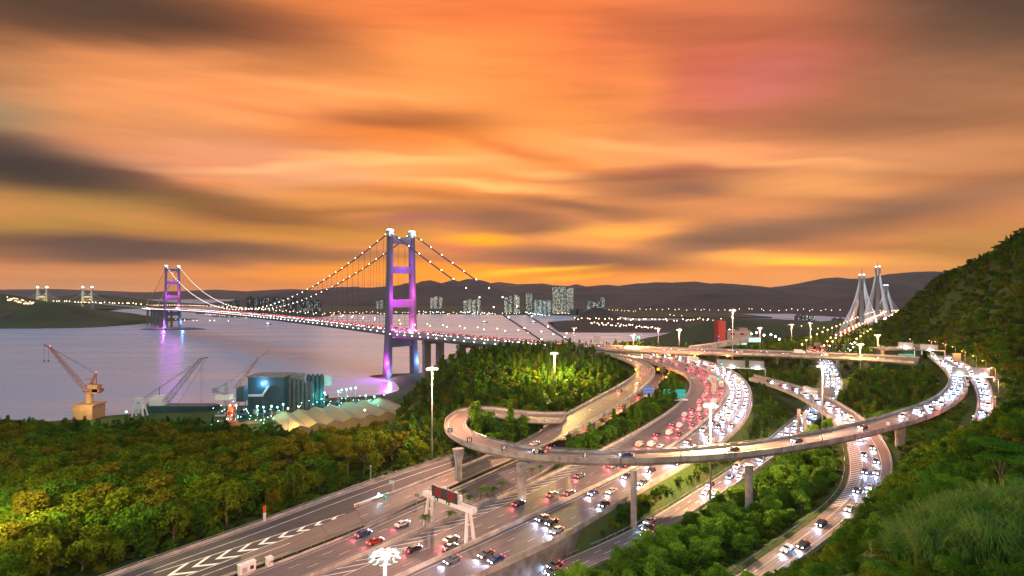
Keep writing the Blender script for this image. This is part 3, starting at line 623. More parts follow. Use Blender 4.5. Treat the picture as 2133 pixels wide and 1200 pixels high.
# chevrons in the nose of the split road
tipw=W(722,1072,50); end=W(330,1206,50); dirv=(end-tipw); Lc=dirv.length; dirv.normalize(); nrm=Vector((-dirv.y,dirv.x,0))
k=0; t=4.0
while t<Lc:
    hw=1.1+2.2*t/Lc; c=tipw+dirv*t; z=Vector((0,0,0.045)); apex=c+dirv*hw*1.1
    for sg in (-1,1):
        o1=c-dirv*hw*0.4+nrm*hw*sg; paintm.add([apex+z,apex-dirv*1.5+z,o1-dirv*1.5+z,o1+z],[(0,1,2,3)])
    t+=5.2
for sg in (-1,1):
    paintm.strip([tuple(tipw+nrm*sg*0.7+Vector((0,0,.04))),tuple(end+nrm*sg*3.7+Vector((0,0,.04)))],[tuple(tipw+nrm*sg*0.95+Vector((0,0,.04))),tuple(end+nrm*sg*3.95+Vector((0,0,.04)))])
setting(paintm.build('road_markings','paint'))
# ================================================================ barriers and walls at the roadsides
parapet(A_l,A_r,'pale concrete barrier on the left edge of the hatched main carriageway',th=0.6,group=None,inset=-0.4)
# wide median strip
a=off(A_r,A_l,0.75); mb=MB(); bb=off(B_l,B_r,0.75)
mb.sweep([rise(a,-0.5),rise(bb,-0.5),rise(off(B_l,B_r,0.55),0.85),rise(off(A_r,A_l,0.55),0.85)])
tag(mb.build('median_barrier','concrete',fix=True),'broad pale concrete median between the two main carriageways','median barrier')
# outer side of main carriageway : parapet plus creeper-stained retaining wall
parapet(B_r,B_l,'concrete parapet with rail on the outer edge of the main carriageway')
mb=MB(); k=int(len(B_r)*0.62)
x=B_r[:k]; xo=off(x,B_l[:k],-0.05); xi=off(x,B_l[:k],0.9)
mb.sweep([rise(xo,-0.45),rise(xi,-0.45),rise(xi,-9.5),rise(xo,-9.5)]); tag(mb.build('retaining_wall','concrete_dark',fix=True),'stained retaining wall holding up the main carriageway above the service road','retaining wall')
# elevated rear of the main carriageways
def deck(A,B,name,label,cat='viaduct',depth=1.9,inset=2.2,th=0.35,h=1.05,edge=0.5,matn='concrete',over=0.25):
    """box-girder : thing with deck, two parapets and rails"""
    o=empty(name,tuple(((A+B)/2)[len(A)//2]),label,cat); off0=Vector(o.location)
    def loc(r): return r-np.array(off0)
    e1=off(A,B,-over);e2=off(B,A,-over); i1=off(A,B,inset);i2=off(B,A,inset)
    mb=MB(); mb.sweep([loc(rise(e1,-0.12)),loc(rise(e2,-0.12)),loc(rise(e2,-0.12-edge)),loc(rise(i2,-depth)),loc(rise(i1,-depth)),loc(rise(e1,-0.12-edge))]); mb.build('deck',matn,o,fix=True)
    for P_,Q_ in ((A,B),(B,A)):
        a=off(P_,Q_,-over-0.05);b=off(P_,Q_,th); m2=MB(); m2.sweep([loc(rise(a,-0.75)),loc(rise(b,-0.1)),loc(rise(off(P_,Q_,th-0.08),h)),loc(rise(off(P_,Q_,-over+0.05),h))]); pp=m2.build('parapet','concrete',o,fix=True)
        m3=MB(); rl=loc(rise(off(P_,Q_,0.05),h+0.45)); m3.tube([tuple(p) for p in rl],0.055,4)
        for i in range(len(rl)): m3.box((rl[i][0],rl[i][1],rl[i][2]-0.22),(0.09,0.09,0.45))
        m3.build('hand_rail','steel',pp)
        oa=loc(rise(off(P_,Q_,-over-0.09),h)); ob=loc(rise(off(P_,Q_,-over-0.09),-edge-0.1)); m4=MB()
        for i in range(3,len(oa),5): m4.beam(oa[i],ob[i],0.16,0.10,up=(P_-Q_)[i])
        m4.build('segment_joints','dark',pp)['kind']='stuff'
    return o
def pier(o,p,ztop,w=2.2,d=2.6,head=None,rz=0,matn='concrete'):
    x,y=p; q=Vector(o.location); zb=float(gz(x,y))-1.0; mb=MB(); n=10
    def ring(a,b): return [(x-q.x+a*math.cos(2*math.pi*(k+.5)/n)*math.cos(rz)-b*math.sin(2*math.pi*(k+.5)/n)*math.sin(rz),y-q.y+a*math.cos(2*math.pi*(k+.5)/n)*math.sin(rz)+b*math.sin(2*math.pi*(k+.5)/n)*math.cos(rz)) for k in range(n)]
    if head:
        zh=max(zb+1,ztop-5); mb.prism(ring(w/2,d/2),zb-q.z,zh-q.z); mb.prism(ring(w/2,d/2),zh-q.z,ztop-q.z,top=ring(head/2,d/2*1.1))
    else: mb.prism(ring(w/2,d/2),zb-q.z,ztop-q.z)
    return mb.build('pier',matn,o)
vl=deck(lo,li,'loop_viaduct','curved concrete ramp viaduct sweeping over the main carriageways on slender piers','viaduct')
for px,py,zz,wd,hd in ((955,932,64,2.6,4.6),(1087,962,64,3.0,3.8),(1320,975,64,2.0,2.0),(1875,885,64,3.6,6.0),(1560,965,64,2.4,2.6),(2005,812,64,3,4)):
    p=W(px,py-8,zz); pier(vl,(p.x,p.y),zz-1.75,wd,wd,hd,rz=R(20))
# expansion joints dark bands are real gaps : thin dark plates on the girder face
fl=deck(*RD['fly'],'flyover','long low flyover carrying the bridge road across the back of the junction','flyover',depth=2.4)
for px in (1385,1493,1620,1745,1840):
    p=W(px,731,65); pier(fl,(p.x,p.y),62.7,2.6,3.2,4.5,rz=R(-10))
k=int(len(RD['r5'][0])*0.52)
v5=deck(RD['r5'][0][:k],RD['r5'][1][:k],'slip_road_viaduct','sloping slip road viaduct dropping to the right-hand curve','viaduct',depth=1.7)
for px,py,z in ((1664,846,57.5),(1676,852,57.4),(1738,880,55.8)):
    p=W(px,py,z); pier(v5,(p.x,p.y),z-1.6,1.8,1.8)
kb=int(len(RD['rb'][0])*0.30)
vb=deck(RD['rb'][0][kb:],RD['rb'][1][kb:],'ramp_viaduct','orange-lit ramp viaduct climbing towards the suspension bridge','viaduct',depth=1.8)
for px,py,z in ((1235,862,58),(1300,822,60),(1352,785,61.5)):
    p=W(px,py,z); pier(vb,(p.x,p.y),z-1.7,2,2,3)
ka=int(len(A_l)*0.72)
va=deck(A_l[ka:],off(A_r,A_l,0.9)[ka:],'main_viaduct','rear part of the main viaduct where the red lanes curve away','viaduct',depth=2.0)
vb2=deck(off(B_l,B_r,0.9)[ka:],B_r[ka:],'main_viaduct','rear part of the main viaduct where the white lanes curve in','viaduct',depth=2.0)
for o_,nm in ((va,'A'),(vb2,'B')):
    a,b=RD[nm]
    for f in (0.76,0.84,0.92):
        p=((a+b)/2)[int(f*len(a))]; pier(o_,(p[0],p[1]),p[2]-1.9,2.4,2.4,4)
parapet(RD['ra'][0],RD['ra'][1],'low concrete barrier between the wooded bank and the far left road',h=0.85,matn='concrete')
k=int(len(RD['rg'][0]))
mb=MB(); a=smooth([W(*p) for p in [(748,1056,50.1),(870,1009,50.5),(1007,955,51.3),(1040,939,52)]]); 
nb=a.copy(); nb[:,0]+=0.5; nb[:,1]-=0.5
mb.sweep([rise(a,-0.4),rise(nb,-0.4),rise(nb,0.95),rise(a,0.95)]); tag(mb.build('parapet','concrete',fix=True),'pale concrete divider running from the barrels towards the first loop pier','parapet wall')
def guard(c,label,matn='steel',h=0.7):
    mb=MB(); q=c.copy()
    mb.sweep([rise(q,h-0.15),rise(q+np.array([0.06,0,0]),h-0.15),rise(q+np.array([0.06,0,0]),h+0.17),rise(q,h+0.17)])
    for i in range(len(q)): mb.box((q[i][0]+0.1,q[i][1],q[i][2]+h/2),(0.12,0.12,h))
    return tag(mb.build('guard_rail',matn,fix=True),label,'guard rail')
guard(off(gdl,rou,0.2),'steel guard rail between the chevron road and the purple-lit lanes')
guard(off(gdl,rou,-0.9),'second steel guard rail beside the purple-lit lanes')
parapet(RD['r4'][1],RD['r4'][0],'low kerb wall on the wooded side of the service road',h=0.5,rail=False,name='kerb_wall',cat='kerb wall')
guard(off(RD['r4'][0],RD['r4'][1],-0.5),'guard rail on the retaining wall side of the service road')
guard(cut(off(RD['r5'][0],RD['r5'][1],-2.2),0.40,1.0),'guard rail on the inner bend beside the hatched verge')
parapet(RD['r5'][1],RD['r5'][0],'pale kerb barrier round the outside of the right-hand curve',h=0.9,rail=False)
parapet(RD['r7'][0],RD['r7'][1],'low wall on the inner side of the far right road',h=0.8,rail=False)
parapet(RD['r7'][1],RD['r7'][0],'yellow-lit low wall below the hillside of the far right road',h=0.8,rail=False)
parapet(RD['rc'][0],RD['rc'][1],'low wall on the left of the sunken road under the ramp',h=0.6,rail=False)
parapet(cut(RD['ra'][0],0,0.01),RD['ra'][1],'x') if False else None
# ================================================================ suspension bridge
BX=Vector((-156,762,0)); UX=Vector((-0.688,0.7257,0)).normalized(); NX=Vector((UX.y,-UX.x,0))  # NX points right / away
FX=BX+UX*1377
br=empty('suspension_bridge',(BX.x,BX.y,0),'huge floodlit suspension bridge crossing the channel to the island','bridge')
def BL(s,t,z):  # s along the axis from the near tower, t across, z up ; local to the bridge empty
    p=UX*s+NX*t; return Vector((p.x,p.y,z))
rzb=math.atan2(UX.y,UX.x)
def tower(s0,zb):
    t=MB().box(tuple(BL(s0,0,zb-3)),(26,58,2),rzb).build('tower_base','concrete_dark',br)
    for sg in (-1,1):
        mb=MB(); n=12; L=[]
        for z,w_,l_,o_ in ((zb-4,9.0,13.5,22.0),(40,8,12,20.6),(70,7.4,11,19.6),(150,6.6,9.6,18.2),(199,6.2,9,17.6)):
            L.append([BL(s0+l_/2*max(-1,min(1,1.25*math.cos(2*math.pi*(k+.5)/n))),sg*o_+w_/2*max(-1,min(1,1.25*math.sin(2*math.pi*(k+.5)/n))),z) for k in range(n)])
        vs=[p for r in L for p in r]; fs=[(i*n+k,i*n+(k+1)%n,(i+1)*n+(k+1)%n,(i+1)*n+k) for i in range(len(L)-1) for k in range(n)]+[tuple((len(L)-1)*n+k for k in range(n))]
        mb.add(vs,fs); mb.build('tower_leg','tower',br,fix=True)
        c=BL(s0,sg*17.6,0)
        MB().prism([(c.x+5.8*math.cos(a*math.pi/6),c.y+5.8*math.sin(a*math.pi/6)) for a in range(12)],196,204.5).build('saddle_housing','concrete',br)
        MB().ball((c.x,c.y,204.6),5.2,n=12,sz=0.5).build('tower_top_lamp',glow('tower_top_lamp',(0.85,1,0.95),3.2),br)
        MB().tube([(c.x,c.y,207),(c.x,c.y,214)],0.2,4).build('mast','dark',br)
    for z0,z1,hw in ((187,196,18),(145.5,155,18.3),(98,109,19.2),(43,55,20.6)):
        p=BL(s0,0,(z0+z1)/2); MB().box(tuple(p),(6.6 if z0>60 else 8,2*hw-5.5,z1-z0),rzb).build('crossbeam','tower',br)
tower(0,3); tower(1377,2)
def decktop(s): return 62.5+8.5*(1-((s-690)/900)**2) if s<1600 else 58+0*s
dtop=lambda s: max(60.5,decktop(s)) if s>=0 else 63.9+(-s)*0.005
S=np.arange(-312,1800,13.0)
SEC=[(-18,0.0),(18,0.0),(20.5,-3.2),(16.5,-7.2),(-16.5,-7.2),(-20.5,-3.2)]
mb=MB(); mb.sweep([np.array([BL(s,t,dtop(s)+dz) for s in S]) for t,dz in SEC]); mb.build('deck','concrete_dark',br,fix=True)
mb=MB()
for sg in (-1,1): mb.strip([BL(s,sg*4,dtop(s)+.05) for s in S],[BL(s,sg*16.5,dtop(s)+.05) for s in S])
mb.build('carriageway','asphalt_warm',br)
for t in (-17.6,17.6,-3.4,3.4):
    mb=MB(); mb.sweep([np.array([BL(s,t-.15,dtop(s)) for s in S]),np.array([BL(s,t+.15,dtop(s)) for s in S]),np.array([BL(s,t+.15,dtop(s)+1.3) for s in S]),np.array([BL(s,t-.15,dtop(s)+1.3) for s in S])]); mb.build('parapet','concrete',br,fix=True)
def cab(s):
    if s<0: f=-s/300; return 203*(1-f)+66*f-14*f*(1-f)
    if s>1377: f=(s-1377)/355; return 203*(1-f)+60*f-26*f*(1-f)
    return 78+(203-78)*((s-688.5)/688.5)**2
for sg in (-1,1):
    for a,b in ((-300,0),(0,1377),(1377,1732)):
        st=np.linspace(a,b,max(12,int((b-a)/22))); MB().tube([BL(s,sg*17.6,cab(s)) for s in st],0.85,6).build('main_cable','cable',br)
    hg=[s for s in np.arange(18,1370,18.0)]+[s for s in np.arange(1395,1720,18)]
    for k,s in enumerate(hg): MB().tube([BL(s,sg*17.6,cab(s)),BL(s,sg*17.6,dtop(s)+.5)],0.20,4,cap=False).build('hanger','cable',br)
# lights strung along the cables, deck edge lights and street lamps of the bridge
for sg in (-1,1):
    mb=MB(); ss=list(np.arange(-288,0,24.0))+list(np.arange(12,1370,22.0))+list(np.arange(1392,1725,20.0))
    for s in ss: mb.ball(tuple(BL(s,sg*17.6,cab(s)+1.3)),0.62,n=5)
    o=mb.build('cable_light','lamp_white',br); o['kind']='stuff'
mb=MB()
for s in np.arange(-240,1770,18): mb.ball(tuple(BL(s,-20.9,dtop(s)-1.9)),0.58,n=5); mb.ball(tuple(BL(s,20.9,dtop(s)-1.9)),0.6,n=5)
mb.build('deck_edge_light','lamp_white',br)['kind']='stuff'
mb=MB(); mp_=MB()
for s in np.arange(-290,1790,36):
    for t in (-2.2,18.2):
        z=dtop(s); mp_.tube([BL(s,t,z),BL(s,t,z+11)],[0.16,0.1],4); mb.ball(tuple(BL(s,t,z+11.2)),0.62,n=5)
        mp_.beam(BL(s,t,z+11),BL(s,t+1.6,z+11.2),0.1)
p_=mp_.build('lamp_post','pole',br); p_['kind']='stuff'; mb.build('luminaire','lamp_warm',p_)['kind']='stuff'
# piers of the side span
for s,w1 in ((-78,30),(-150,40),(-215,50)):
    for sg in (-1,1):
        p=BL(s,sg*10.5,0); x,y=BX.x+p.x,BX.y+p.y; zb=float(gz(x,y))-2
        MB().box((p.x,p.y,(zb+56.5)/2),(6,9.5,56.5-zb),rzb).build('pier','concrete_dark',br)
    p=BL(s,0,54.5); MB().box(tuple(p),(6.4,32,4),rzb).build('crosshead','concrete_dark',br)
for s in np.arange(1440,1790,70):
    for sg in (-1,1): p=BL(s,sg*10,28); MB().box(tuple(p),(4,6,60),rzb).build('pier','concrete_dark',br)
# abutment where the bridge meets the hill
p=BL(-330,0,56); MB().box((p.x,p.y,54),(44,44,19.5),rzb).build('anchorage','concrete_dark',br)
# floodlights at the towers
def floods(s0,mul):
    for s,t,z,pw,c,r_ in ((s0-7,-12,66,16000,(1.0,0.08,0.75),1),(s0-6,-28,22,26000,(0.95,0.05,1.0),1),(s0-8,11,68,26000,(1.0,0.16,0.42),1),(s0-12,26,22,16000,(0.15,0.4,1),1),(s0-14,-26,9,9000,(0.4,0.35,1),1),
        (s0-16,-14,110,18000,(0.6,0.05,0.9),1),(s0-16,10,118,22000,(0.8,0.08,0.5),1),(s0-16,0,160,17000,(0.38,0.10,0.9),1)):
        p=BL(s,t,z); light('floodlight',tuple(p),pw*mul,c,br,r_)
floods(0,3.4); floods(1377,3.2)
for s0 in (0,1377):
    for sg in (-1,1): light('tower_top_light',tuple(BL(s0-9,sg*17.6,201)),9000,(0.8,1,0.95),br,1)
# small island under the far tower
isl=[(FX.x-95,FX.y-40),(FX.x-30,FX.y-75),(FX.x+70,FX.y-60),(FX.x+135,FX.y-30),(FX.x+138,FX.y-22),(FX.x+60,FX.y+30),(FX.x-50,FX.y+35)]
inn=[(FX.x+(x-FX.x)*0.8,FX.y+(y-FX.y)*0.8) for x,y in isl]
setting(MB().prism(isl,-3,3,top=inn).prism(inn,3.02,5,top=[(FX.x+(x-FX.x)*0.6,FX.y+(y-FX.y)*0.6) for x,y in isl]).build('island','rock'))
# ---------------------------------------------------------------- cable-stayed bridge in the far left
SB=FX+UX*440
def hbridge():
    o=empty('cable_stayed_bridge',(-2730,3300,0),'small distant cable-stayed bridge with two pale twin-legged towers on the far left','bridge')
    x0,x1=-2860+2730,-2585+2730
    mb=MB(); a=Vector((-1350+2730,2030-3300,60)); pts=[a+(Vector((x1,0,60))-a)*t for t in np.linspace(0,1,12)]+[Vector((x1+(x0-x1)*t,0,60)) for t in np.linspace(0.1,1,6)]+[Vector((x0-700,120,52))]
    mb.sweep([np.array([p+Vector((0,-12,0)) for p in pts]),np.array([p+Vector((0,12,0)) for p in pts]),np.array([p+Vector((0,10,-5)) for p in pts]),np.array([p+Vector((0,-10,-5)) for p in pts])]); mb.build('deck','concrete',o,fix=True)
    for xx in (x0,x1):
        for sg in (-1,1): MB().beam((xx+sg*31,0,0),(xx+sg*28,0,147),12,10,up=(1,0,0),w2=9,h2=8).build('tower_leg','tower_pale',o)
        for sg in (-1,1): MB().ball((xx+sg*28,0,150),6,n=6).build('tower_top_lamp','lamp_cool',o)
        MB().box((xx,0,92),(54,8,8)).build('crossbeam','tower_pale',o)
        mb=MB()
        for sg in (-1,1):
            for k in range(1,7):
                for s2 in (-1,1): mb.tube([(xx+sg*28,0,140-k*5),(xx+sg*28+s2*k*19,0,62)],0.5,3,cap=False)
        mb.build('stay_cables','steel',o)
        light('floodlight',(xx,-25,72),150000,(1,0.75,0.2),o,2); light('floodlight',(xx,-30,120),60000,(0.8,1,0.8),o,2)
    return o
M['cable_white']=mat('cable_white',(0.8,0.82,0.85),0.5); M['tower_pale']=mat('tower_pale',(0.24,0.23,0.22),0.8,0.05,0.1)
hb=hbridge()
# ---------------------------------------------------------------- cable-stayed bridge on the right (three slim single towers)
T0=Vector((300,520,53)); 
def tkp(y): # centreline
    yy=[505,546,620,880,1150,1400,1500,1750]; xx=[285,316,366,568,776,966,1062,1290]; zz=[50,52,55,58,60,59,57,50]
    return Vector((np.interp(y,yy,xx),y,np.interp(y,yy,zz)))
tk=empty('cable_stayed_bridge',(568,880,0),'slender three-towered cable-stayed bridge lit white on the right','bridge'); o0=Vector((568,880,0))
ys=np.linspace(540,1720,60)
dv=Vector((0.62,0.785,0)); nv=Vector((0.785,-0.62,0))
for sg in (-1,1):
    mb=MB(); cc=[tkp(y)-o0+nv*sg*13 for y in ys]
    mb.sweep([np.array([c-nv*9 for c in cc]),np.array([c+nv*9 for c in cc]),np.array([c+nv*7-Vector((0,0,2.4)) for c in cc]),np.array([c-nv*7-Vector((0,0,2.4)) for c in cc])]); mb.build('deck','asphalt_warm',tk,fix=True)
    for q_ in (-9,9):
        mb=MB(); mb.sweep([np.array([c+nv*(q_-.2) for c in cc]),np.array([c+nv*(q_+.2) for c in cc]),np.array([c+nv*(q_+.2)+Vector((0,0,1.1)) for c in cc]),np.array([c+nv*(q_-.2)+Vector((0,0,1.1)) for c in cc])]); mb.build('parapet','concrete',tk,fix=True)
for y,zt,wd in ((880,147,5),(1150,173,5.6),(1400,137,5.5)):
    c=tkp(y)-o0
    MB().beam((c.x,c.y,-3),(c.x,c.y,zt-24),wd*1.3,wd,up=(0,1,0),w2=wd*0.8).build('tower','tower_pale',tk)
    for sg in (-1,1):
        q=c+nv*sg*wd*0.55; MB().beam((q.x,q.y,zt-40),(q.x,q.y,zt),wd*0.55,up=(0,1,0)).build('tower_head','tower_pale',tk)
        MB().box((q.x,q.y,zt+0.7),(wd*.4,wd*.4,1.2)).build('tower_top_lamp','lamp_cool',tk)
        light('floodlight',tuple(q+nv*sg*5+Vector((-6,-9,zt-52))),5000,(0.6,0.9,1),tk,1)
    MB().tube([(c.x,c.y,zt-2),(c.x,c.y,zt+12)],0.3,4).build('mast','dark',tk)
    mb=MB()
    for sg in (-1,1):
        for s2 in (-1,1):
            for k in range(1,10):
                e=tkp(y+s2*k*10.5)-o0+nv*sg*20; st=c+nv*sg*wd*0.55; mb.tube([(st.x,st.y,zt-3-k*2.6),tuple(e)],0.22,3,cap=False)
    mb.build('stay_cables','cable_white',tk)
    light('cable_floodlight',(c.x-18,c.y-12,66),12000,(0.6,0.85,1),tk,1)
mb=MB(); mp_=MB()
for y in np.arange(560,1700,34):
    for t in (-23,-2.5,2.5,23):
        p=tkp(y)-o0+nv*t; mp_.tube([p,p+Vector((0,0,11))],0.15,4); mb.ball(tuple(p+Vector((0,0,11.3))),0.75,n=5)
p_=mp_.build('lamp_post','pole',tk); p_['kind']='stuff'; mb.build('luminaire',glow('tk_lamp',(1,0.5,0.2),16),p_)['kind']='stuff'
for y in (600,740,1000,1280,1550):
    c=tkp(y)-o0
    for sg in (-1,1): q=c+nv*sg*13; MB().box((q.x,q.y,c.z/2+10),(4,6,c.z+16-20)).build('pier','concrete_dark',tk)
for y in (640,760,900,1050,1250):
    for sg,cl in ((-1,(1,0.3,0.2)),(1,(1,0.8,0.65))):
        p=tkp(y)-o0+nv*sg*13; light('lamp_light',(p.x,p.y,p.z+11),38000,cl,tk,1)
# ================================================================ high masts and street lamps
def ring_head(o,z,dia=4.6,n=12,big=False):
    mb=MB(); r=dia/2
    for rr in (r*0.78,r*0.45): mb.tube([(rr*math.cos(a),rr*math.sin(a),z) for a in np.linspace(0,2*math.pi,17)],0.07,4,cap=False)
    for k in range(6): a=k*math.pi/3; mb.beam((0,0,z+0.1),(r*.8*math.cos(a),r*.8*math.sin(a),z),0.09)
    mb.tube([(0,0,z-0.4),(0,0,z+0.9)],0.38,8); mb.build('head_frame','pole',o)
    if big:
        for k in range(n):
            a=2*math.pi*k/n; x,y=r*math.cos(a),r*math.sin(a)
            l=MB().ball((x,y,z+0.05),0.52,n=8,sz=0.6).build('luminaire','white',o,smooth=True)
            MB().box((x,y,z-0.30),(0.5,0.5,0.05)).build('lens',glow('mast_lens',(1,.8,.6),3.0),l)
    else:
        mb=MB(); mg=MB()
        for k in range(n):
            a=2*math.pi*k/n; x,y=r*math.cos(a),r*math.sin(a); mb.ball((x,y,z+0.05),0.5,n=6,sz=0.6); mg.box((x,y,z-0.34),(0.36,0.36,0.06))
        l=mb.build('luminaire_ring','white',o); mg.build('lens_ring','lamp_warm',l)
def mast(px,ytop,d,zb=None,label='',power=90000,color=(1,0.50,0.32),big=False,dia=4.6):
    t=D(px,ytop,d); g=float(gz(t.x,t.y)); zb=g-0.5 if zb is None else zb; h=t.z-zb
    o=empty('high_mast_light',(t.x,t.y,zb),label,'high mast light','high mast lights over the junction')
    MB().tube([(0,0,0),(0,0,h*0.5),(0,0,h)],[0.42,0.30,0.18],10).build('pole','pole',o,smooth=True)
    ring_head(o,h,dia,12,big); light('lamp_light',(0,0,h-1.2),power*2.4,color,o,1.0); return o
mast(900,768,222,label='tall high mast light on the wooded bank left of the loop ramp')
mast(1480,845,194,label='tall high mast light standing in front of the loop ramp beside the service road',power=170000,color=(1,0.6,0.3),zb=43.5)
mast(802,1158,87,label='nearest high mast light whose ring of white lamp heads rises from the bottom edge',power=120000,big=True,zb=49)
mast(1155,736,345,label='high mast light rising out of the yellow-lit trees of the central hill',power=240000,color=(1,0.68,0.20))
mast(1319,698,520,label='high mast light where the orange ramp leaves the bridge road',power=110000,color=(1,0.4,0.2))
mast(1415,687,560,label='high mast light behind the flyover left of the red tower',power=50000)
mast(1526,646,440,label='tallest high mast light crossing in front of the red tower',power=110000,zb=58)
mast(1583,683,600,label='high mast light just right of the red tower building',power=50000)
mast(1649,676,640,label='high mast light behind the flyover above the yellow hedges, left of the pair',power=45000)
mast(1688,673,660,label='high mast light behind the flyover beside the broad yellow tree',power=60000,color=(1,0.6,0.2))
mast(1713,763,262,label='high mast light in front of the white-lit motorway right of centre',power=100000,zb=47)
mast(1828,698,520,label='high mast light among the yellow trees right of the stayed bridge road',power=80000,color=(1,0.6,0.2))
mast(1792,717,440,label='high mast light in front of the right end of the flyover',power=90000,color=(1,0.6,0.22))
mast(1371,684,600,label='high mast light far behind the flyover, nearest the water',power=30000)
mast(1196,683,620,label='slender high mast light against the water left of the blue sign',power=20000)
mast(-110,985,128,zb=48,label='high mast light over the olive wood at the far left',power=120000,color=(1,0.72,0.25))
mast(1800,1080,125,zb=60,label='x',power=1) if False else None
def street_lamp(loc,h,label,color,power,mats,arm=(-1,0),group=None):
    o=empty('street_lamp',loc,label,'street lamp',group); a=Vector((arm[0],arm[1],0)).normalized()*2.2
    MB().tube([(0,0,0),(0,0,h*0.6),(0,0,h),tuple(a*0.4+Vector((0,0,h+0.35))),tuple(a+Vector((0,0,h+0.45)))],[0.14,0.11,0.08,0.06,0.05],6).build('pole','pole',o)
    p=a+Vector((0,0,h+0.38)); l=MB().beam(p-a*0.15,p+a*0.3,0.34,0.16).build('lamp_head','white',o)
    MB().ball((p.x+a.x*.1,p.y+a.y*.1,p.z-0.16),0.30,n=6,sz=0.6).build('lens',mats,l)
    if power: light('lamp_light',(p.x,p.y,p.z-0.6),power,color,o,0.4)
    return o
rlist=[(1897,706,560,'r'),(1937,709,520,'r'),(1950,711,500,'r'),(1966,715,480,'o'),(1986,722,440,'r'),(2006,731,415,'o'),(2029,741,390,'o'),(2049,751,365,'o'),(2068,766,335,'r'),(2074,790,305,'r'),(2066,824,272,'r'),(2031,866,235,'p'),(1964,918,190,'p')]
words_=['above the tunnel portal','behind the white sign boards','beside the sign boards, second of the pair','first orange one on the hillside road','behind the portal sign gantry','over the upper bend of the hillside road','above the upper bend, orange','above the middle of the bend, last orange','where the retaining slope meets the road','by the right end of the sign gantry','at the outside of the far right bend','between the two right-hand roads','lowest one, near the big flared pier']
for (px,py,d,c),wd in zip(rlist,words_):
    t=D(px,py,d); g=float(gz(t.x,t.y)); h=max(7,min(14,t.z-g))
    cl={'r':(1,0.32,0.18),'o':(1,0.42,0.08),'p':(1,0.22,0.16)}[c]
    street_lamp((t.x+1.6,t.y,t.z-h-0.4),h,'street lamp '+wd,cl,(6500 if d>250 else 11000),{'r':'lamp_warm','o':'lamp_orange','p':glow('lamp_pink',(1,0.30,0.22),22)}[c],group='lamps along the hillside road')
# lamps fixed beneath the flyover edge
for k,(px,py) in enumerate([(1293,739),(1310,740),(1337,739),(1369,739),(1395,740),(1447,741),(1515,742)]):
    p=D(px,py,492-k*2); o=empty('wall_lamp',(p.x,p.y,p.z),'orange lamp hanging from the underside edge of the long flyover, number '[:-8].rstrip(', ')+[' at its left end',' second from its left end',' over the narrow pink lanes',' beside the first pier',' right of the first pier',' between two piers',' near the red tower'][k],'lamp','lamps under the flyover')
    MB().box((0,0,0.8),(0.3,0.3,1.0)).build('bracket','dark',o); MB().ball((0,0,0),0.55,n=6).build('lens','lamp_orange',o)
    light('lamp_light',(0,-1.5,-1.2),9000,(1,0.35,0.12),o,0.5)
# lamps on the sunken orange road
for px,py,d,wd in ((1395,778,440,'high beside the sunken orange road'),(1394,790,420,'low beside the sunken orange road'),(1299,827,315,'on the orange ramp parapet, upper one'),(1234,853,282,'on the orange ramp parapet, lower one')):
    p=D(px,py,d); g=float(gz(p.x,p.y)); zb=59.0 if 'ramp' in wd else g; h=max(3.5,p.z-zb)
    street_lamp((p.x+1,p.y,p.z-h-0.3),h,'small orange street lamp '+wd,(1,0.34,0.1),22000,'lamp_orange')
# ================================================================ gantry with matrix boards over the main carriageway
def text(s,loc,size,matn,parent,rot=(R(90),0,0),name='lettering',align='CENTER',ext=0.02):
    c=bpy.data.curves.new(name,'FONT'); c.body=s; c.size=size; c.extrude=ext; c.align_x=align; c.align_y='CENTER'
    o=bpy.data.objects.new(name,c); col.objects.link(o)
    dg=bpy.context.evaluated_depsgraph_get(); me=bpy.data.meshes.new_from_object(o.evaluated_get(dg)); bpy.data.objects.remove(o)
    o=bpy.data.objects.new(name,me); col.objects.link(o); me.materials.clear(); me.materials.append(M[matn] if isinstance(matn,str) else matn)
    o.parent=parent; o.location=loc; o.rotation_euler=rot; return o
pL=W(893,1091,50); pR=W(979,1128,50); mid=(pL+pR)/2; dx=(pR-pL); L_=dx.length; rzg=math.atan2(dx.y,dx.x)
ga=empty('overhead_gantry',tuple(mid),'white overhead gantry with dark matrix speed board spanning the hatched carriageway','gantry',rz=rzg)
hz=8.3
for sx in (-1,1):
    for sy in (-1,1):
        MB().beam((sx*L_/2,sy*1.5,0),(sx*(L_/2-0.6),sy*0.6,hz),0.75,0.75,w2=0.6,h2=0.6,up=(0,1,0)).build('leg','white',ga)
    MB().beam((sx*(L_/2-0.3),-1.0,hz*0.55),(sx*(L_/2-0.3),1.0,hz*0.55),0.3,0.3).build('brace','white',ga)
MB().box((0,0,hz+0.55),(L_+3.5,2.0,1.3)).build('box_beam','white',ga)
hr=MB()
for sy in (-0.95,0.95):
    for x in np.arange(-L_/2-1.5,L_/2+1.6,1.5): hr.beam((x,sy,hz+1.2),(x,sy,hz+2.3),0.06)
    for z in (1.75,2.3): hr.beam((-L_/2-1.5,sy,hz+z),(L_/2+1.5,sy,hz+z),0.06)
hr.build('hand_rail','steel',ga)
bd=MB().box((-0.6,-1.15,hz+2.75),(10.6,0.3,3.1)).build('matrix_board','board_dark' if 'board_dark' in M else 'dark',ga)
M['led_red']=mat('led_dim_red',(0.12,0.008,0.012),0.5,emit=(1,0.05,0.05),es=0.06)
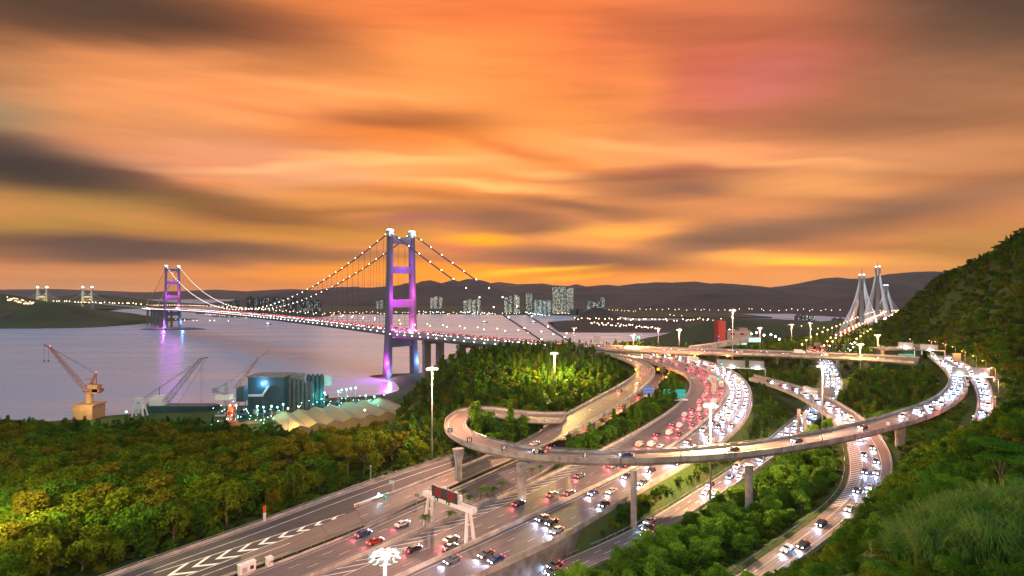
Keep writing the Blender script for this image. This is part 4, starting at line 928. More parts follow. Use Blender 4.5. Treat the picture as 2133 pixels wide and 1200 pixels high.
for x in (-3.1,2.1):
    MB().box((x,-1.32,hz+2.75),(2.4,0.06,2.5)).build('led_panel','led_red',bd)
    mb=MB(); mb.tube([(x+0.8*math.cos(a),-1.38,hz+2.8+0.8*math.sin(a)) for a in np.linspace(0,2*math.pi,15)],0.09,4,cap=False); mb.build('red_ring',glow('dim_red',(1,0.05,0.06),0.35),bd)
for x in (-4.1,0.9):
    sg=MB().box((x,-1.06,hz+0.6),(1.5,0.12,1.0)).build('lane_signal','dark',ga)
    mb=MB(); mb.beam((x,-1.15,hz+0.85),(x,-1.15,hz+0.35),0.12); mb.beam((x-0.28,-1.15,hz+0.58),(x,-1.15,hz+0.28),0.12); mb.beam((x+0.28,-1.15,hz+0.58),(x,-1.15,hz+0.28),0.12); mb.build('green_arrow',glow('green_arrow',(0.1,1,0.7),1.6),sg)
for x in (-5.3,-4.6,-1.2,-0.4,0.9,4.0,4.5): MB().ball((x,-0.9,hz+4.45),0.26,n=8).build('beacon','white',ga)
mb=MB(); mb.tube([(-2.4,-0.6,hz+3.6),(-2.0,-0.6,hz+4.6),(-0.6,-0.6,hz+4.8),(-0.2,-0.6,hz+4.2)],0.12,6); mb.build('conduit','white',ga)
MB().box((L_/2-3.6,-0.2,hz+2.4),(0.8,0.8,2.6)).build('access_ladder','white',ga)
# sign gantries and boards seen from behind
def sign_gantry(pl,pr,d0,d1,zlift,boards,label,name='sign_gantry',lit='lamp_cool'):
    """beam between two pixels/depths ; boards (fraction, width m, height m) ; backs towards us"""
    a=D(*pl,d0); b=D(*pr,d1); c=(a+b)/2; o=empty(name,tuple(c),label,'sign gantry'); dxx=(b-a); L=dxx.length; u=dxx.normalized()
    MB().beam(a-c,b-c,0.8,0.7).build('beam','white',o)
    for e in (a,b):
        g=max(float(gz(e.x,e.y)),e.z-14); MB().beam(e-c,Vector((e.x-c.x,e.y-c.y,g-c.z)),0.5,0.5,up=(0,1,0)).build('leg','white',o)
    for f,wd,hh in boards:
        p=a-c+u*L*f; q=MB(); q.box((p.x,p.y,p.z+hh/2+0.5),(wd,0.15,hh),rz=math.atan2(u.y,u.x)); sb=q.build('sign_board','board',o)
        mb=MB()
        for k in range(int(wd/0.9)+1): t=-wd/2+k*wd/int(wd/0.9); s_=p+u*t; mb.box((s_.x,s_.y-0.13,s_.z+hh/2+0.5),(0.07,0.12,hh))
        for k in range(1,int(hh/1.0)+1): mb.beam(p-u*wd/2+Vector((0,-0.13,0.5+k*hh/(int(hh)+1))),p+u*wd/2+Vector((0,-0.13,0.5+k*hh/(int(hh)+1))),0.06)
        mb.build('stiffener','steel',sb)
        for t in (-0.3,0.3):
            s_=p+u*wd*t; MB().box((s_.x,s_.y+0.3,s_.z+0.45),(0.5,0.4,0.2)).build('sign_light',lit,sb)
        light('lamp_light',(p.x,p.y-1.0,p.z+0.2),2500,(0.7,0.95,1),o,0.3)
    return o
sign_gantry((1496,765),(1594,769),430,415,0,[(0.28,20,5.6),(0.82,10.5,5.6)],'sign gantry with two pale board backs standing over the white-lit lanes below the flyover')
sign_gantry((1868,724),(1905,725),480,470,0,[(0.5,11,4.2)],'white sign board on the roof of the tunnel building')
sign_gantry((1920,729),(1968,731),470,455,0,[(0.32,13,4.4)],'sign gantry at the tunnel mouth with one pale board')
sign_gantry((1978,781),(2070,786),345,335,0,[(0.22,7.4,4.6),(0.72,7.8,5.0)],'sign gantry with grey and white board backs over the right-hand curve')
def board_post(px,py0,py1,wpx,d,label,matn='board',face=None):
    p=D(px,(py0+py1)/2,d); hh=(py1-py0)*d/F; wd=wpx*d/F; g=float(gz(p.x,p.y)); o=empty('road_sign',(p.x,p.y,p.z),label,'road sign')
    sb=MB().box((0,0,0),(wd,0.15,hh)).build('sign_board',matn,o)
    mb=MB()
    for k in range(1,int(wd/0.8)+1): mb.box((-wd/2+k*wd/(int(wd/0.8)+1),-0.11,0),(0.05,0.08,hh))
    if matn=='board': mb.build('stiffener','steel',sb)
    for sx in (-1,1): MB().box((sx*wd*0.35,0.2,-(p.z-g)/2),(0.18,0.18,p.z-g)).build('post','pole',o)
    return o
board_post(1714,808,826,50,330,'long pale sign board back beside the white-lit motorway')
board_post(1993,736,756,17,420,'tall narrow pale sign board below the hillside lamps')
board_post(1609,701 if False else 728,742,50,478,'x') if False else None
# blue and green lit signs in the trees by the hatched carriageway
def lit_sign(px,py0,py1,wpx,d,c,label,txt,tc=(0.9,0.95,1)):
    p=D(px,(py0+py1)/2,d); hh=(py1-py0)*d/F; wd=wpx*d/F; g=float(gz(p.x,p.y)); o=empty('road_sign',(p.x,p.y,p.z),label,'road sign')
    m=mat('lit_sign',tuple(v*.5 for v in c),0.5,emit=c,es=0.45); sb=MB().box((0,0,0),(wd,0.2,hh)).build('sign_face',m,o)
    for i,(t,sx,z,sz) in enumerate(txt): text(t,(sx*wd,-0.13,z*hh),sz*hh,glow('sign_text',tc,1.1),sb)
    MB().box((0,-0.6,-hh/2-0.9),(wd*1.15,1.2,1.0)).build('walkway','white',o)
    MB().box((wd*0.3,0,-(p.z-g)/2-hh/2),(0.9,0.9,p.z-g)).build('post','pole',o)
    MB().box((0,-1.25,-hh/2-0.8),(0.9,0.1,0.6)).build('lane_signal',glow('green_arrow2',(0.1,1,0.5),0.8),o)
    return o
lit_sign(1351,805,821,19,330,(0.08,0.22,0.65),'blue illuminated road sign with white lettering on a white bracket',[('中環',0,0.22,0.3),('Central',0,-0.2,0.26)] if False else [('N',-0.25,0.22,0.34),('↑',0.2,0.2,0.34),('LANES',0,-0.22,0.28)] if False else [('— — —',0,0.2,0.3),('— — — —',0,-0.2,0.3)])
lit_sign(1405,811,829,47,325,(0.02,0.42,0.36),'wide green illuminated road sign half hidden by trees',[('—  —',-0.3,0.1,0.3),('— — —',0.28,-0.1,0.3)],tc=(0.5,1,0.9))
# traffic light portal over the pink lanes
a=D(1438,787,372); b=D(1513,790,352); c=(a+b)/2; o=empty('signal_portal',tuple(c),'thin grey portal with green signal heads over the pink-lit lanes','signal gantry')
MB().beam(a-c,b-c,0.35).build('beam','pole',o)
for e,zt in ((a,54.8),(b,55)): MB().tube([e-c,Vector((e.x-c.x,e.y-c.y,zt-c.z))],0.2,6).build('leg','pole',o)
for f in (0.52,0.78):
    p=(a-c)*(1-f)+(b-c)*f; h_=MB().box((p.x,p.y,p.z),(1.7,0.5,1.7)).build('signal_head','dark',o); MB().tube([(p.x,p.y-0.25,p.z),(p.x,p.y-0.32,p.z)],0.75,12).build('green_lens',glow('green_lens',(0.08,0.9,0.6),2.2),h_)
p=D(1503,758,400); o=empty('traffic_signal',(p.x,p.y,56),'single green traffic signal on a tall post beside the curve','traffic signal')
MB().tube([(0,0,0),(0,0,p.z-56)],0.16,6).build('post','pole',o); h_=MB().box((0,0,p.z-56),(1.8,0.5,1.8)).build('signal_head','dark',o); MB().tube([(0,-0.25,p.z-56),(0,-0.32,p.z-56)],0.75,12).build('green_lens',glow('green_lens',(0.08,0.9,0.6),2.2),h_)
# amber beacons at the ramp nose
for px,py,d,wd in ((1325,770,385,'left side of the orange ramp nose'),(1371,770,400,'right side of the orange ramp nose by the sign box')):
    p=D(px,py,d); o=empty('warning_beacon',(p.x,p.y,61.5),'amber warning beacon on the '+wd,'beacon'); MB().tube([(0,0,0),(0,0,p.z-61.5)],0.12,6).build('post','pole',o); MB().ball((0,0,p.z-61.2),0.95,n=8).build('amber_lens',glow('amber',(1,0.42,0.02),5),o)
    light('lamp_light',(0,-1.5,p.z-61),5000,(1,0.45,0.05),o,0.4)
p=D(1381,771,402); MBo=empty('sign_cabinet',tuple(p),'dark sign box beside the right amber beacon','sign'); MB().box((0,0,0),(4.2,0.8,4.6)).build('cabinet','dark',MBo); MB().box((0,0.3,-4),(0.4,0.4,5)).build('post','pole',MBo)
# ================================================================ chevron boards and backs along the loop
ORD=['first','second','third','fourth','fifth','sixth','seventh','eighth','ninth','tenth','eleventh','twelfth','thirteenth','fourteenth','fifteenth']
for j,i in enumerate(np.linspace(0.16,0.40,11)):
    k=int(i*(len(lo)-1)); p=off(lo,li,0.15)[k]; q=li[k]-lo[k]; rz=math.atan2(q[1],q[0])+R(205)
    o=empty('chevron_sign',(p[0],p[1],p[2]+1.3),ORD[j]+' black and white chevron board along the outside of the loop bend','chevron sign','chevron boards round the loop',rz=rz)
    MB().box((0,0,0.6),(1.9,0.08,1.7)).build('board','dark',o)
    mb=MB()
    for x in (-0.4,0.25):
        for sg in (-1,1):
            for yy in (-0.06,0.06): mb.add([(x-0.22,yy,0.6+sg*0.62),(x+0.06,yy,0.6+sg*0.62),(x+0.34,yy,0.6),(x+0.06,yy,0.6)],[(0,1,2,3)])
    mb.build('white_chevron','paint',o); MB().box((0,0.08,-0.5),(0.1,0.1,1.6)).build('post','pole',o)
for j,i in enumerate(np.linspace(0.44,0.72,11)):
    k=int(i*(len(lo)-1)); p=off(lo,li,0.1)[k]; q=li[k]-lo[k]; rz=math.atan2(q[1],q[0])+math.pi/2
    o=empty('bend_board',(p[0],p[1],p[2]+1.25),ORD[j]+' white board back from the left along the loop front parapet','road sign','white board backs along the front of the loop',rz=rz)
    MB().box((0,0,0.9),(2.0 if j>3 else 1.2,0.08,1.5)).build('board','white',o)
    mb=MB(); mb.beam((-0.5,-0.1,1.2),(-0.5,-1.2,-1.3),0.09); mb.beam((0.5,-0.1,1.2),(0.5,-1.2,-1.3),0.09); mb.build('bracket','steel',o)
# yellow marker plates on the inner parapet
for j,i in enumerate(np.linspace(0.42,0.60,5)):
    k=int(i*(len(lo)-1)); p=off(li,lo,0.42)[k]; q=li[k]-lo[k]; rz=math.atan2(q[1],q[0])+math.pi/2
    tag(MB().box((p[0],p[1],p[2]+0.55),(2.4,0.06,0.35),rz).build('marker_plate',mat('yellow_plate',(0.55,0.35,0.04),0.6),),ORD[j]+' small yellow marker plate from the left inside the loop','marker plate','yellow plates inside the loop')
# ================================================================ roadside bits near us
M['orange_plastic']=mat('orange_plastic',(0.55,0.14,0.05),0.5); M['red_paint']=mat('red_paint',(0.45,0.04,0.03),0.6)
a=W(808,1033,50.1); b=W(740,1057,50.1)
for k in range(15):
    p=a+(b-a)*(k/14); o=empty('crash_barrel',tuple(p),ORD[k]+' orange and white crash barrel from the concrete divider','traffic barrel','row of crash barrels',rz=0)
    for z0,z1,mt in ((0,.3,'orange_plastic'),(.3,.55,'white'),(.55,.85,'orange_plastic'),(.85,1.05,'white')):
        MB().tube([(0,0,z0),(0,0,z1)],0.42,10).build('band',mt,o)
for px,py,d,lab,cc in ((803,1028,180,'white arrow bollard sign at the head of the barrel row','lamp_cool'),):
    p=W(px,1050,50.1); o=empty('arrow_sign',tuple(p),lab,'road sign'); MB().tube([(0,0,0),(0,0,2)],0.07,6).build('post','pole',o); MB().box((0,0,2.4),(1.4,0.15,1.8)).build('sign_face',mat('green_face',(0.02,0.2,0.16),.6,emit=(0.1,0.6,0.5),es=.25),o)
    mb=MB(); mb.beam((-0.3,-0.1,2.9),(0.3,-0.1,2.0),0.16); mb.beam((0.3,-0.1,2.5),(0.3,-0.1,2.0),0.16); mb.build('arrow','paint',o)
p=W(789,1038,50.1); o=empty('warning_beacon',tuple(p),'bright blue-white flashing beacon beside the crash barrels','beacon'); MB().tube([(0,0,0),(0,0,1.2)],0.1,6).build('post','pole',o); MB().ball((0,0,1.4),0.4,n=8).build('lens',glow('beacon_blue',(0.35,0.85,1),9),o); light('lamp_light',(0,-.6,1.6),1500,(0.4,0.85,1),o,.3)
p=W(819,1030,50.1); o=empty('road_sign',tuple(p),'small grey sign on a post behind the barrel row','road sign'); MB().tube([(0,0,0),(0,0,4.5)],0.09,6).build('post','pole',o); MB().box((-0.5,0,4.2),(1.6,0.1,1.3)).build('sign_board','board',o)
p=W(868,1052,50.1); o=empty('road_sign',tuple(p),'small green sign on a post left of the gantry','road sign'); MB().tube([(0,0,0),(0,0,3.4)],0.09,6).build('post','pole',o); MB().box((0,0,3.2),(1.3,0.1,0.9)).build('sign_board',mat('green_plate',(0.05,0.22,0.16),.6),o)
p=W(551,1086,50.3); o=empty('marker_post',tuple(p),'red and white marker post on the verge below the wood','marker post')
for z0,z1,mt in ((0,2.6,'white'),(2.6,4.6,'red_paint')): MB().box((0,0,(z0+z1)/2),(0.7,0.5,z1-z0)).build('post_band',mt,o)
def cabinet(px,py,sx,sz,label):
    p=W(px,py,50.2); o=empty('roadside_cabinet',tuple(p),label,'cabinet',rz=R(48)); MB().box((0,0,sz/2),(sx,1.5,sz)).build('body','white',o); MB().box((0,0,sz+0.08),(sx+0.3,1.8,0.14)).build('roof','white',o)
    MB().box((-sx*.2,-0.77,sz*.5),(sx*.3,0.06,sz*.5)).build('door','board',o); MB().box((sx*.25,-0.77,sz*.55),(sx*.22,0.06,sz*.35)).build('vent','dark',o)
cabinet(514,1194,3.8,2.5,'larger white roadside cabinet with a dark vent beside the guard rail')
cabinet(561,1178,1.3,2.0,'small white roadside cabinet right of the larger one')
# lamp-less pole by the verge
p=W(772,1008,50.4); o=empty('utility_pole',tuple(p),'short grey utility pole on the wooded verge','pole'); MB().tube([(0,0,0),(0,0,6.2)],0.16,6).build('shaft','pole',o); MB().box((0,0,6.3),(0.6,0.4,0.5)).build('camera_box','board',o)
# ================================================================ trees
def crown(name,lobes,leaf,n,matn,seed,flat=1.0,gap=0.15,droop=0.0):
    """n leaf clumps spread over and inside a set of lobes (x,y,z,rx,rz)"""
    r=np.random.default_rng(seed); L=np.array(lobes,float); wt=L[:,3]**2; wt/=wt.sum()
    k=r.choice(len(L),n,p=wt); d=r.normal(size=(n,3)); d/=np.linalg.norm(d,axis=1)[:,None]
    d[:,2]=np.where(d[:,2]<-0.35,-d[:,2],d[:,2])
    rad=1-np.abs(r.normal(size=n))*0.22
    c=L[k,:3]+d*np.c_[L[k,3],L[k,3],L[k,4]]*rad[:,None]
    c+=r.normal(size=(n,3))*leaf*0.35; c[:,2]-=droop*np.abs(r.normal(size=n))
    nn=d*0.9+r.normal(size=(n,3))*0.55+np.array([0,0,0.25]); nn/=np.linalg.norm(nn,axis=1)[:,None]
    t=np.cross(nn,r.normal(size=(n,3))); t/=np.linalg.norm(t,axis=1)[:,None]; b=np.cross(nn,t)
    s=leaf*r.uniform(0.6,1.25,n)[:,None]; a1=t*s; b1=b*s*r.uniform(0.45,0.9,n)[:,None]
    v=np.stack([c-a1*0.55,c-b1*0.5+a1*0.05,c+a1*0.6,c+b1*0.5+a1*0.05],1).reshape(-1,3)
    me=bpy.data.meshes.new(name); me.vertices.add(4*n); me.vertices.foreach_set('co',v.ravel())
    me.loops.add(4*n); me.loops.foreach_set('vertex_index',np.arange(4*n)); me.polygons.add(n)
    me.polygons.foreach_set('loop_start',np.arange(0,4*n,4)); me.polygons.foreach_set('loop_total',np.full(n,4)); me.update(calc_edges=True)
    me.materials.append(M[matn]); return me
def trunkmesh(h,r0,limbs,seed,lean=0.4):
    rr=random.Random(seed); mb=MB(); x=y=0; pts=[(0,0,-1.2)]
    for k in range(1,5): x+=rr.uniform(-lean,lean)*h/12; y+=rr.uniform(-lean,lean)*h/12; pts.append((x,y,h*k/4))
    mb.tube(pts,[r0*1.3,r0,r0*.8,r0*.6,r0*.4],6)
    for l in limbs:
        f=rr.uniform(0.4,0.75); b=Vector(pts[2]).lerp(Vector(pts[3]),f*0.8); e=Vector((l[0],l[1],l[2])); m_=b.lerp(e,0.5)+Vector((0,0,h*0.03)); mb.tube([b,m_,e],[r0*.45,r0*.28,r0*.12],4)
    me=mb.build('trunk','bark'); d=me.data; bpy.data.objects.remove(me); return d
def species(kind,seed,leafm,n,leaf):
    r=random.Random(seed)
    if kind=='round':
        h=r.uniform(8,9.5); lob=[(0,0,h*0.68,2.3,2.3)]
        for k in range(11): a=r.uniform(0,6.3); q=r.uniform(1.0,2.6); lob.append((q*math.cos(a),q*math.sin(a),h*r.uniform(0.30,0.88),r.uniform(0.9,1.7),r.uniform(0.8,1.3)))
        th=h*0.55; r0=0.2
    elif kind=='tall':
        h=r.uniform(12,14); lob=[]
        for k in range(13): z=h*(0.38+0.6*k/12); w_=2.3*(1-0.75*abs(k/12-0.3)); a=r.uniform(0,6.3); q=r.uniform(0,1)*w_*.6; lob.append((q*math.cos(a),q*math.sin(a),z,w_*r.uniform(.45,.7),1.2))
        th=h*0.8; r0=0.22
    elif kind=='flat':
        h=r.uniform(10,12.5); lob=[]
        for k in range(9): a=r.uniform(0,6.3); q=r.uniform(0.8,4.0); lob.append((q*math.cos(a),q*math.sin(a),h*r.uniform(0.68,0.95),r.uniform(1.1,1.9),r.uniform(.55,.9)))
        th=h*0.7; r0=0.24
    elif kind=='thin':
        h=r.uniform(9,12); lob=[]
        for k in range(7): a=r.uniform(0,6.3); q=r.uniform(0.2,1.9); lob.append((q*math.cos(a),q*math.sin(a),h*r.uniform(0.6,1.0),r.uniform(.7,1.2),r.uniform(.6,.9)))
        th=h*0.85; r0=0.14; 
    else:
        h=r.uniform(2.6,3.6); lob=[(r.uniform(-1.4,1.4),r.uniform(-1.4,1.4),h*r.uniform(.25,.7),r.uniform(.8,1.3),r.uniform(.7,1.1)) for k in range(7)]; th=h*0.5; r0=0.1
    c=crown('crown',lob,leaf,n,leafm,seed,gap=.1); t=trunkmesh(th,r0,[l[:3] for l in lob[1:7]],seed)
    return (c,t,kind)
SP={}
for i,lm in enumerate(['leaf_olive','leaf_olive','leaf_green','leaf_dark','leaf_brown']): SP.setdefault('round',[]).append(species('round',10+i,lm,1500,0.62))
for i,lm in enumerate(['leaf_green','leaf_dark','leaf_olive']): SP.setdefault('tall',[]).append(species('tall',30+i,lm,1500,0.58))
for i,lm in enumerate(['leaf_dark','leaf_brown','leaf_green']): SP.setdefault('flat',[]).append(species('flat',50+i,lm,1500,0.6))
for i,lm in enumerate(['leaf_green','leaf_olive']): SP.setdefault('thin',[]).append(species('thin',70+i,lm,700,0.5))
for i,lm in enumerate(['leaf_green','leaf_olive','leaf_dark']): SP.setdefault('bush',[]).append(species('bush',90+i,lm,420,0.5))
for i,lm in enumerate(['leaf_bright','leaf_green','leaf_bright']): SP.setdefault('near',[]).append(species('round',110+i,lm,7000,0.26))
for i,lm in enumerate(['leaf_bright','leaf_green','leaf_olive']): SP.setdefault('nearbush',[]).append(species('bush',130+i,lm,3600,0.17))
for i,lm in enumerate(['leaf_bright','leaf_green']): SP.setdefault('nearflat',[]).append(species('flat',150+i,lm,9000,0.24))
for i,lm in enumerate(['leaf_green','leaf_bright']): SP.setdefault('median',[]).append(species('round',170+i,lm,3000,0.42))
ntree=0
def put_tree(sp,x,y,s,label,group,z=None,name='tree',cat='tree'):
    global ntree
    ntree+=1; c,t,k=sp; z=float(gz(x,y)) if z is None else z
    o=empty(name,(x,y,z-0.2),label,cat,group,rz=random.uniform(0,6.28)); o.scale=(s*random.uniform(.9,1.12),s*random.uniform(.9,1.12),s*random.uniform(.88,1.15))
    for nm,me in (('crown',c),('trunk',t)):
        q=bpy.data.objects.new(nm,me); col.objects.link(q); q.parent=o
    return o
# ---- candidate positions on a jittered grid, then sorted into named regions
def inpoly(x,y,poly):
    c=False; n=len(poly)
    for i in range(n):
        x1,y1=poly[i]; x2,y2=poly[i-1]
        if (y1>y)!=(y2>y) and x<(x2-x1)*(y-y1)/(y2-y1)+x1: c=not c
    return c
def scatter(step,box_,seed):
    r=np.random.default_rng(seed); x0,y0,x1,y1=box_
    X,Y=np.meshgrid(np.arange(x0,x1,step),np.arange(y0,y1,step)); p=np.stack([X.ravel(),Y.ravel()],1)+r.uniform(-.42,.42,(X.size,2))*step
    return p
def visible(x,y,z): 
    return y>12 and abs(x)<y*0.99+8 and (H-z)/y<0.60
pts=[]
for p in scatter(5.6,(-420,60,420,430),1): pts.append((p[0],p[1]))
for p in scatter(8.5,(-420,430,640,900),2): pts.append((p[0],p[1]))
pts=np.array(pts); rd,ri=road_dist(pts); zz=gz(pts[:,0],pts[:,1])
yard=[(-520,640),(-520,385),(-340,372),(-130,378),(-78,398),(-92,430),(-84,470),(-88,540),(-60,690),(-60,720),(-140,800),(-260,800)]
MED=[(22,138),(40,150),(60,172),(96,212),(135,258),(160,268),(150,240),(124,200),(94,166),(66,143),(40,118)]
SH=[(-300,560),(-300,400),(-130,395)]
indiv=[];bulk={'left':[],'centre':[],'right':[],'hill':[]}
leftline=lambda x,y: (x+98)*0.766-(y-132)*0.643<0   # west of the roads
for (x,y),d,i,z in zip(pts,rd,ri,zz):
    if z<3 or not visible(x,y,z): continue
    if np.min(np.linalg.norm(rg[:,:2]-[x,y],axis=1)-rg[:,3])<(2.4 if (10<x<130 and 215<y<400 and x<0.42*y-20) else 4.2): continue
    if inpoly(x,y,yard): continue
    if x<-20 and y>640: continue
    ne=np.linalg.norm(re_[:,:2]-[x,y],axis=1)-re_[:,3]
    if ne.min()<3.4 and re_[ne.argmin(),2]-z<15.0: continue
    # regions
    if leftline(x,y) and y<400 and x<0: reg='left'
    elif x<135 and y>258 and not (x>20 and d<5.5): reg='centre'
    elif x>200 and (x>0.93*y-0.12*(y-240)*(y>240) or z>66): reg='hill'
    else: reg='right'
    # bottom-right slope the camera stands on is planted separately
    med=inpoly(x,y,MED)
    if not med and x>40 and y<225 and z>50.0 and x>0.35*y: continue
    if reg!='hill' and y<120 and z>55: continue
    indiv.append([y*1.0+abs(x)*0.2,x,y,z,reg,d])
print('tree candidates',len(indiv))
indiv.sort(key=lambda t:t[0])
far_bulk=[]
cnt=0
desc={'left':[('olive round-crowned tree in the dense wood left of the roads','wood left of the roads'),('dark tree in the wood left of the roads','wood left of the roads')],
'centre':[('dark green tree on the central hill inside the ramps','trees on the central hill')],'right':[('bushy green tree on the island of trees between the service road and the right-hand curve','trees between the right-hand roads')],'hill':[('dark tree on the steep hillside at the right','trees on the right hillside')]}
hue={0:'olive',1:'yellow-green',2:'mid green',3:'dark green',4:'brownish'}
def place(x,y,z,reg,d):
    r=random.random(); s=random.uniform(.8,1.15)
    if reg=='left':
        # taller open trees towards the sea edge
        if y>300 or (y-(-x)*.9)>190:
            k=random.choice(['flat','thin','round','round','tall']); idx=random.choice([0,1]) if k!='round' else random.choice([2,3,3,4]); s*=1.0
        else: k='round' if r<0.9 else 'flat'; idx=random.choice([0,1,0,1,4,2]) if k=='round' else 1; s*=1.3
    elif reg=='centre': k=random.choice(['round','tall','tall','round','thin']); idx=random.randrange(len(SP[k])); s*=.95
    elif reg=='hill': k=random.choice(['bush','round','bush','flat']); idx=random.randrange(len(SP[k])); s*=(0.9 if k!='bush' else 1.5)
    else: k='median' if y<290 else random.choice(['round','tall','round']); idx=random.randrange(len(SP[k])); s*=(.98 if k=='median' else .9)
    if d<7 and k!='bush': s*=0.8
    # keep the view of the sunken median clear under the loop
    return k,idx,s
LIM=300-45
for it in indiv:
    _,x,y,z,reg,d=it; k,idx,s=place(x,y,z,reg,d)
    if 80<x<170 and y>200 and y<360 and reg=='right' and d<8: s*=.8
    if cnt<LIM and k!='bush':
        if k not in('median',) and reg=='right' and False: pass
        pxx=CX+x/y*F; lo_,hi_={'left':(0,900),'centre':(900,1330),'right':(1330,1950),'hill':(1850,2133)}[reg]; u_=(pxx-lo_)/(hi_-lo_)
        zone=('at the front' if y<165 else 'in the near half' if y<205 else 'in the far half' if y<260 else 'at the back')
        h_={'round':hue.get(idx,'green')+' round-crowned','tall':'tall feathery','flat':'flat-topped spreading','thin':'thin open-branched','median':'full leafy bright green'}[k]
        base={'left':'left wood','centre':'central hill wood','right':'right-hand tree belt','hill':'right hillside'}[reg]
        o=put_tree(SP[k][idx],x,y,s,f'{h_} tree {zone} of the {base}, '+('verge' if d<9 else 'far left' if u_<.2 else 'left' if u_<.4 else 'middle' if u_<.6 else 'right' if u_<.8 else 'far right'),base); cnt+=1
    else: far_bulk.append((x,y,z-0.2,s,k,idx,reg))
# ---- everything further off : woodland that reads as one mass
def woodland(name,items,label_kind='stuff'):
    groups={}
    for it in items: groups.setdefault((it[4],it[5]),[]).append(it)
    base=None
    V=[(0,0,0)]
    me=bpy.data.meshes.new(name); P_=np.array([(i[0],i[1],i[2]) for i in items]); me.vertices.add(len(P_)); me.vertices.foreach_set('co',P_.ravel()); me.update()
    keys=sorted({(i[4],i[5]) for i in items}); ix=me.attributes.new('kind_index','INT','POINT'); ix.data.foreach_set('value',[keys.index((i[4],i[5])) for i in items])
    sc_=me.attributes.new('size','FLOAT','POINT'); sc_.data.foreach_set('value',[i[3] for i in items])
    rt=me.attributes.new('turn','FLOAT','POINT'); rt.data.foreach_set('value',[random.uniform(0,6.28) for i in items])
    o=bpy.data.objects.new(name,me); col.objects.link(o); o['kind']='stuff'
    cl=bpy.data.collections.new(name+'_kinds')
    for j,(k,idx) in enumerate(keys):
        c,t,_=SP[k][idx]; key=(k,idx)
        if key not in MERGED:
            bm=bmesh.new(); bm.from_mesh(c); nf=len(bm.faces); bm.from_mesh(t); bm.faces.ensure_lookup_table()
            mm=bpy.data.meshes.new('woodland_tree'); 
            for f in bm.faces[nf:]: f.material_index=1
            bm.to_mesh(mm); bm.free(); mm.materials.append(c.materials[0]); mm.materials.append(t.materials[0]); MERGED[key]=mm
        oo=bpy.data.objects.new('%03d'%j+'_tree_kind',MERGED[key]); cl.objects.link(oo)
    ng=bpy.data.node_groups.new(name,'GeometryNodeTree'); ng.interface.new_socket('Geometry',in_out='INPUT',socket_type='NodeSocketGeometry'); ng.interface.new_socket('Geometry',in_out='OUTPUT',socket_type='NodeSocketGeometry')
    a=ng.nodes.new('NodeGroupInput'); z=ng.nodes.new('NodeGroupOutput'); ip=ng.nodes.new('GeometryNodeInstanceOnPoints'); ci=ng.nodes.new('GeometryNodeCollectionInfo')
    ci.inputs[0].default_value=cl; ci.inputs['Separate Children'].default_value=True; ci.inputs['Reset Children'].default_value=True
    ip.inputs['Pick Instance'].default_value=True
    def at(nm,ty): q=ng.nodes.new('GeometryNodeInputNamedAttribute'); q.data_type=ty; q.inputs['Name'].default_value=nm; return q.outputs['Attribute']
    cb=ng.nodes.new('ShaderNodeCombineXYZ'); L=ng.links.new; L(at('turn','FLOAT'),cb.inputs[2])
    L(a.outputs[0],ip.inputs['Points']); L(ci.outputs[0],ip.inputs['Instance']); L(at('kind_index','INT'),ip.inputs['Instance Index']); L(cb.outputs[0],ip.inputs['Rotation']); L(at('size','FLOAT'),ip.inputs['Scale']); L(ip.outputs[0],z.inputs[0])
    md=o.modifiers.new('scatter','NODES'); md.node_group=ng; return o
MERGED={}
# right hillside bushes between the benches, and the dark wood on its crest
r=np.random.default_rng(5)
for p in scatter(4.1,(240,260,760,1000),7):
    x,y=p; z=float(gz(x,y))
    if not visible(x,y,z) or z<66 or x<0.55*y: continue
    fr=((z)/9.0)%1
    crest=z>128+10*math.sin(x*.03)
    if crest or r.random()<0.8:
        k=random.choice(['round','flat','tall']) if (crest or r.random()<0.10) else 'bush'; far_bulk.append((x,y,z-.3,random.uniform(.7,1.1)*(1.75 if k=='bush' else 0.95),k,random.randrange(len(SP[k])),'hill'))
for nm,rg_ in (('woodland','left'),('woodland','centre'),('woodland','right'),('hillside_scrub','hill')):
    it=[f for f in far_bulk if f[6]==rg_]
    if it: woodland(nm,it)
print('individual trees',cnt,'bulk',len(far_bulk))
# ---- undergrowth along verges and steep banks
ug=[]
for p in scatter(2.6,(-180,90,260,330),21):
    x,y=p; z=float(gz(x,y))
    if not visible(x,y,z): continue
    ug.append((x,y,z))
U=np.array(ug); ud,ui=road_dist(U[:,:2]); sel=[]
for (x,y,z),d in zip(ug,ud):
    if np.min(np.linalg.norm(rg[:,:2]-[x,y],axis=1)-rg[:,3])<1.5: continue
    ne=np.linalg.norm(re_[:,:2]-[x,y],axis=1)-re_[:,3]
    if ne.min()<1.5 and re_[ne.argmin(),2]-z<6: continue
    if d<22 and random.random()<0.62: sel.append((x,y,z-.2,random.uniform(.4,.85) if d<5 else random.uniform(.6,1.25),'bush',random.randrange(3),'u'))
print('undergrowth',len(sel),len(ug))
woodland('undergrowth',sel)
